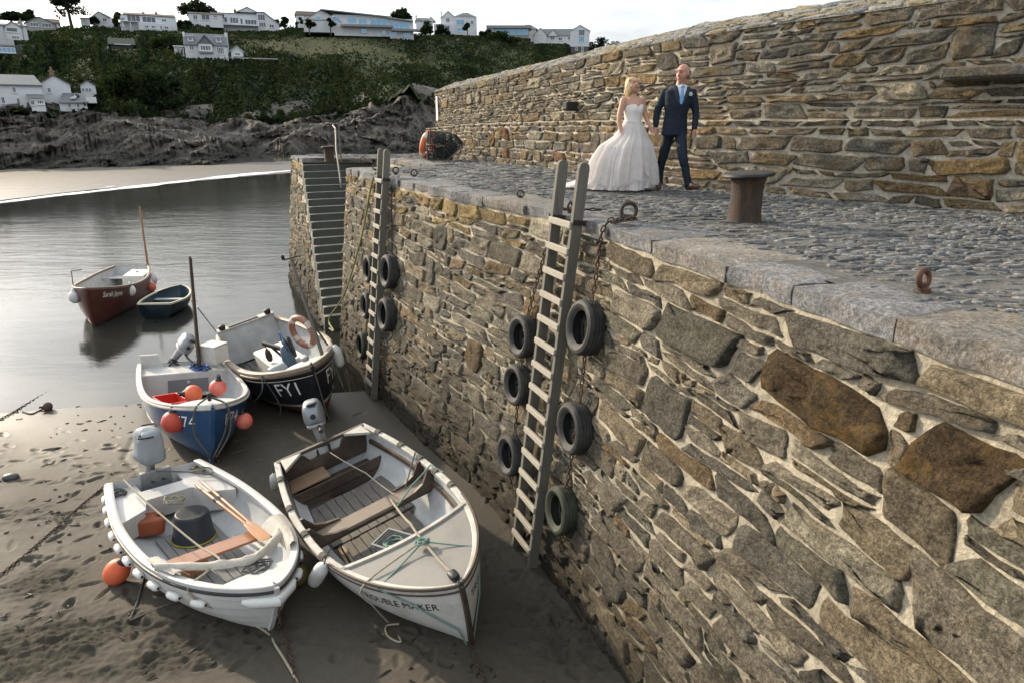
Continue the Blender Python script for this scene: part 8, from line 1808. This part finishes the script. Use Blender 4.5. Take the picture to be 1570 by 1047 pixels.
# ---- trees
M_bark = mk('tree_bark', (.06, .05, .04), .9, .3, 3, .4, 12)
def tree(px, py_base, d, hp, wp, label, seed, n=1500, clumps=14, name='tree', col=(.9, 1, .8), leaf=.55, lean=0.0, trunk=True, cat='tree', low=.25, group='trees and bushes among the hill houses', dense=.55):
    d = d or hill_d(px, py_base); b = pix_d(px, py_base, d); k = d/1050*.98; H_, W_ = hp*k, wp*k; rs = np.random.RandomState(seed); rnd = random.Random(seed); root = empty(name, tuple(b), (0, 0, rnd.uniform(0, 6)), label, cat, group)
    C = []
    for i in range(clumps):
        a = rs.rand()*2*PI; z = low+(1-low)*rs.rand(); rr = W_/2*(.25+.7*rs.rand())*math.sin(max(.15, min(1, (1.08-z)*1.7))*PI/2); C.append((rr*math.cos(a)+lean*z*H_, rr*math.sin(a)+.0, z*H_*.92, W_*rs.uniform(.14, .26)))
    C = np.array(C)
    if trunk:
        mb = MB(); mb.tube([(0, 0, -1.5), (lean*.2*H_, 0, H_*.25), (lean*.5*H_, 0, H_*.55)], [H_*.035+.08, H_*.028+.05, H_*.015+.03], 8)
        for c in C[:9]: mb.tube([(lean*.25*H_, 0, H_*.28), (c[0]*.5+lean*.1*H_, c[1]*.5, c[2]*.75), tuple(c[:3])], [H_*.016+.03, H_*.01+.02, .02], 5)
        mb.build('trunk', M_bark, root)
    idx = rs.randint(0, clumps, n); u = rs.normal(size=(n, 3)); u /= np.linalg.norm(u, axis=1)[:, None]; P = C[idx, :3]+u*(C[idx, 3]*(rs.rand(n)**dense))[:, None]*np.array([1, 1, .7]); P[:, 2] = np.maximum(P[:, 2], .05)
    V, F = leaf_quads(P, rs.uniform(.6, 1.3, n)*leaf, rs); cc = np.array(col)[None]*(.7+.5*rs.rand(n))[:, None]*(.8+.4*rs.rand(clumps))[idx][:, None]; link('crown', np_mesh('crown', V, F, M_leaf, False, np.repeat(cc, 4, 0)), root); return root
tree(110, 40, 222, 50, 50, 'tall open pine tree standing dark against the sky at the left', 3, 2200, 22, 'pine_tree', (.8, .85, .7), .6, -.12, low=.2)
tree(306, 36, 248, 24, 44, 'broad round dark tree behind the white low bungalow', 5, 1800, 16, 'round_tree', (.8, .9, .7), .8, low=.35)
tree(617, 40, 285, 22, 30, 'rounded tree behind the right end of the glass villa', 7, 1300, 14, 'round_tree', (.9, .95, .75), .8, low=.35)
tree(182, 42, 214, 17, 14, 'yellow green bushy tree between two white houses', 9, 900, 9, 'bushy_tree', (1.6, 1.6, .9), .6, low=.1)
tree(717, 54, 255, 16, 13, 'small round-headed palm-like tree in front of the twin gabled house', 11, 700, 8, 'small_tree', (.8, .95, .8), .6, low=.5)
tree(474, 46, 230, 13, 16, 'small garden tree at the left of the glass villa', 13, 500, 7, 'small_tree', (.9, .9, .75), .6, low=.4); tree(507, 47, 232, 15, 13, 'second small garden tree by the glass villa front', 15, 500, 7, 'small_tree', (.9, .9, .75), .6, low=.4)
for i, (px, py, hp, wp, lab) in enumerate(((462, 46, 15, 12, 'dark clipped bush at the left of the glass villa'), (656, 53, 16, 24, 'large dark hedge bush right of the glass villa'), (676, 54, 12, 22, 'dark bush below the twin gabled house'), (744, 60, 14, 22, 'dark bush left of the glass pavilion'), (770, 66, 12, 46, 'low wide hedge in front of the glass pavilion'), (920, 84, 20, 34, 'bushy shrub right of the tower house'), (945, 84, 14, 34, 'lower shrub at the right end of the hill'), (437, 42, 12, 14, 'dark bush right of the large villa'), (283, 46, 9, 28, 'bushes between the long bungalow and the low white bungalow'), (425, 44, 10, 12, 'bush at the sloping end of the large villa'), (255, 76, 16, 34, 'grey green bush right of the mossy shed'), (145, 38, 9, 10, 'bush left of the end gabled house'), (240, 170, 48, 64, 'big dark bush on the knoll beside the cottages'), (195, 152, 34, 54, 'bright topped bush right of the cottages'), (265, 158, 36, 40, 'dark bush at the right side of the knoll'), (22, 30, 6, 40, 'dark treetops behind the chimney house'), (46, 30, 9, 16, 'brown treetop left of the grey bungalow'))):
    tree(px, py, None if i not in (15, 16) else 240, hp, wp, lab, 30+i, 900 if wp < 30 else 1600, 10 if wp < 30 else 18, 'shrub', ((.85, .95, .75), (1.0, 1.1, .75), (.75, .85, .75))[i % 3], .65 if i not in (12, 13, 14) else .5, trunk=i not in (4, 8, 15), cat='bush', low=.12)
# clear the view of the houses: scrub and turf stand below their sills
def prune():
    o = bpy.data.objects['scrub']; me = o.data; n = len(me.vertices); V = np.empty(n*3, np.float32); me.vertices.foreach_get('co', V); V = V.reshape(-1, 4, 3); c = V.mean(1); px, py, _ = to_pix(c); d = np.hypot(c[:, 0], c[:, 1]); kill = np.zeros(len(c), bool)
    for x0, x1, y0, y1, hd in HOUSE_RECTS: kill |= (px > x0) & (px < x1) & (py > y0) & (py < y1) & (d < hd+6) & (d > hd-45)
    ca = me.color_attributes['Col']; C = np.empty(n*4, np.float32); ca.data.foreach_get('color', C); C = C.reshape(-1, 4, 4)[~kill].reshape(-1, 4)[:, :3]; V2 = V[~kill].reshape(-1, 3); o.data = np_mesh('scrub', V2, np.arange(len(V2)).reshape(-1, 4), M_leaf, False, C)
    me = bpy.data.objects['hillside'].data; n = len(me.vertices); V = np.empty(n*3, np.float32); me.vertices.foreach_get('co', V); V = V.reshape(-1, 3); px, py, _ = to_pix(V); d = np.hypot(V[:, 0], V[:, 1])
    for x0, x1, y0, y1, hd in HOUSE_RECTS:
        m = (px > x0) & (px < x1) & (py > y0) & (py < y1) & (d < hd+4) & (d > hd-40); V[m, 2] -= (y1-py[m]+.5)*d[m]/1050*1.0
    me.vertices.foreach_set('co', V.ravel()); me.update()
prune()
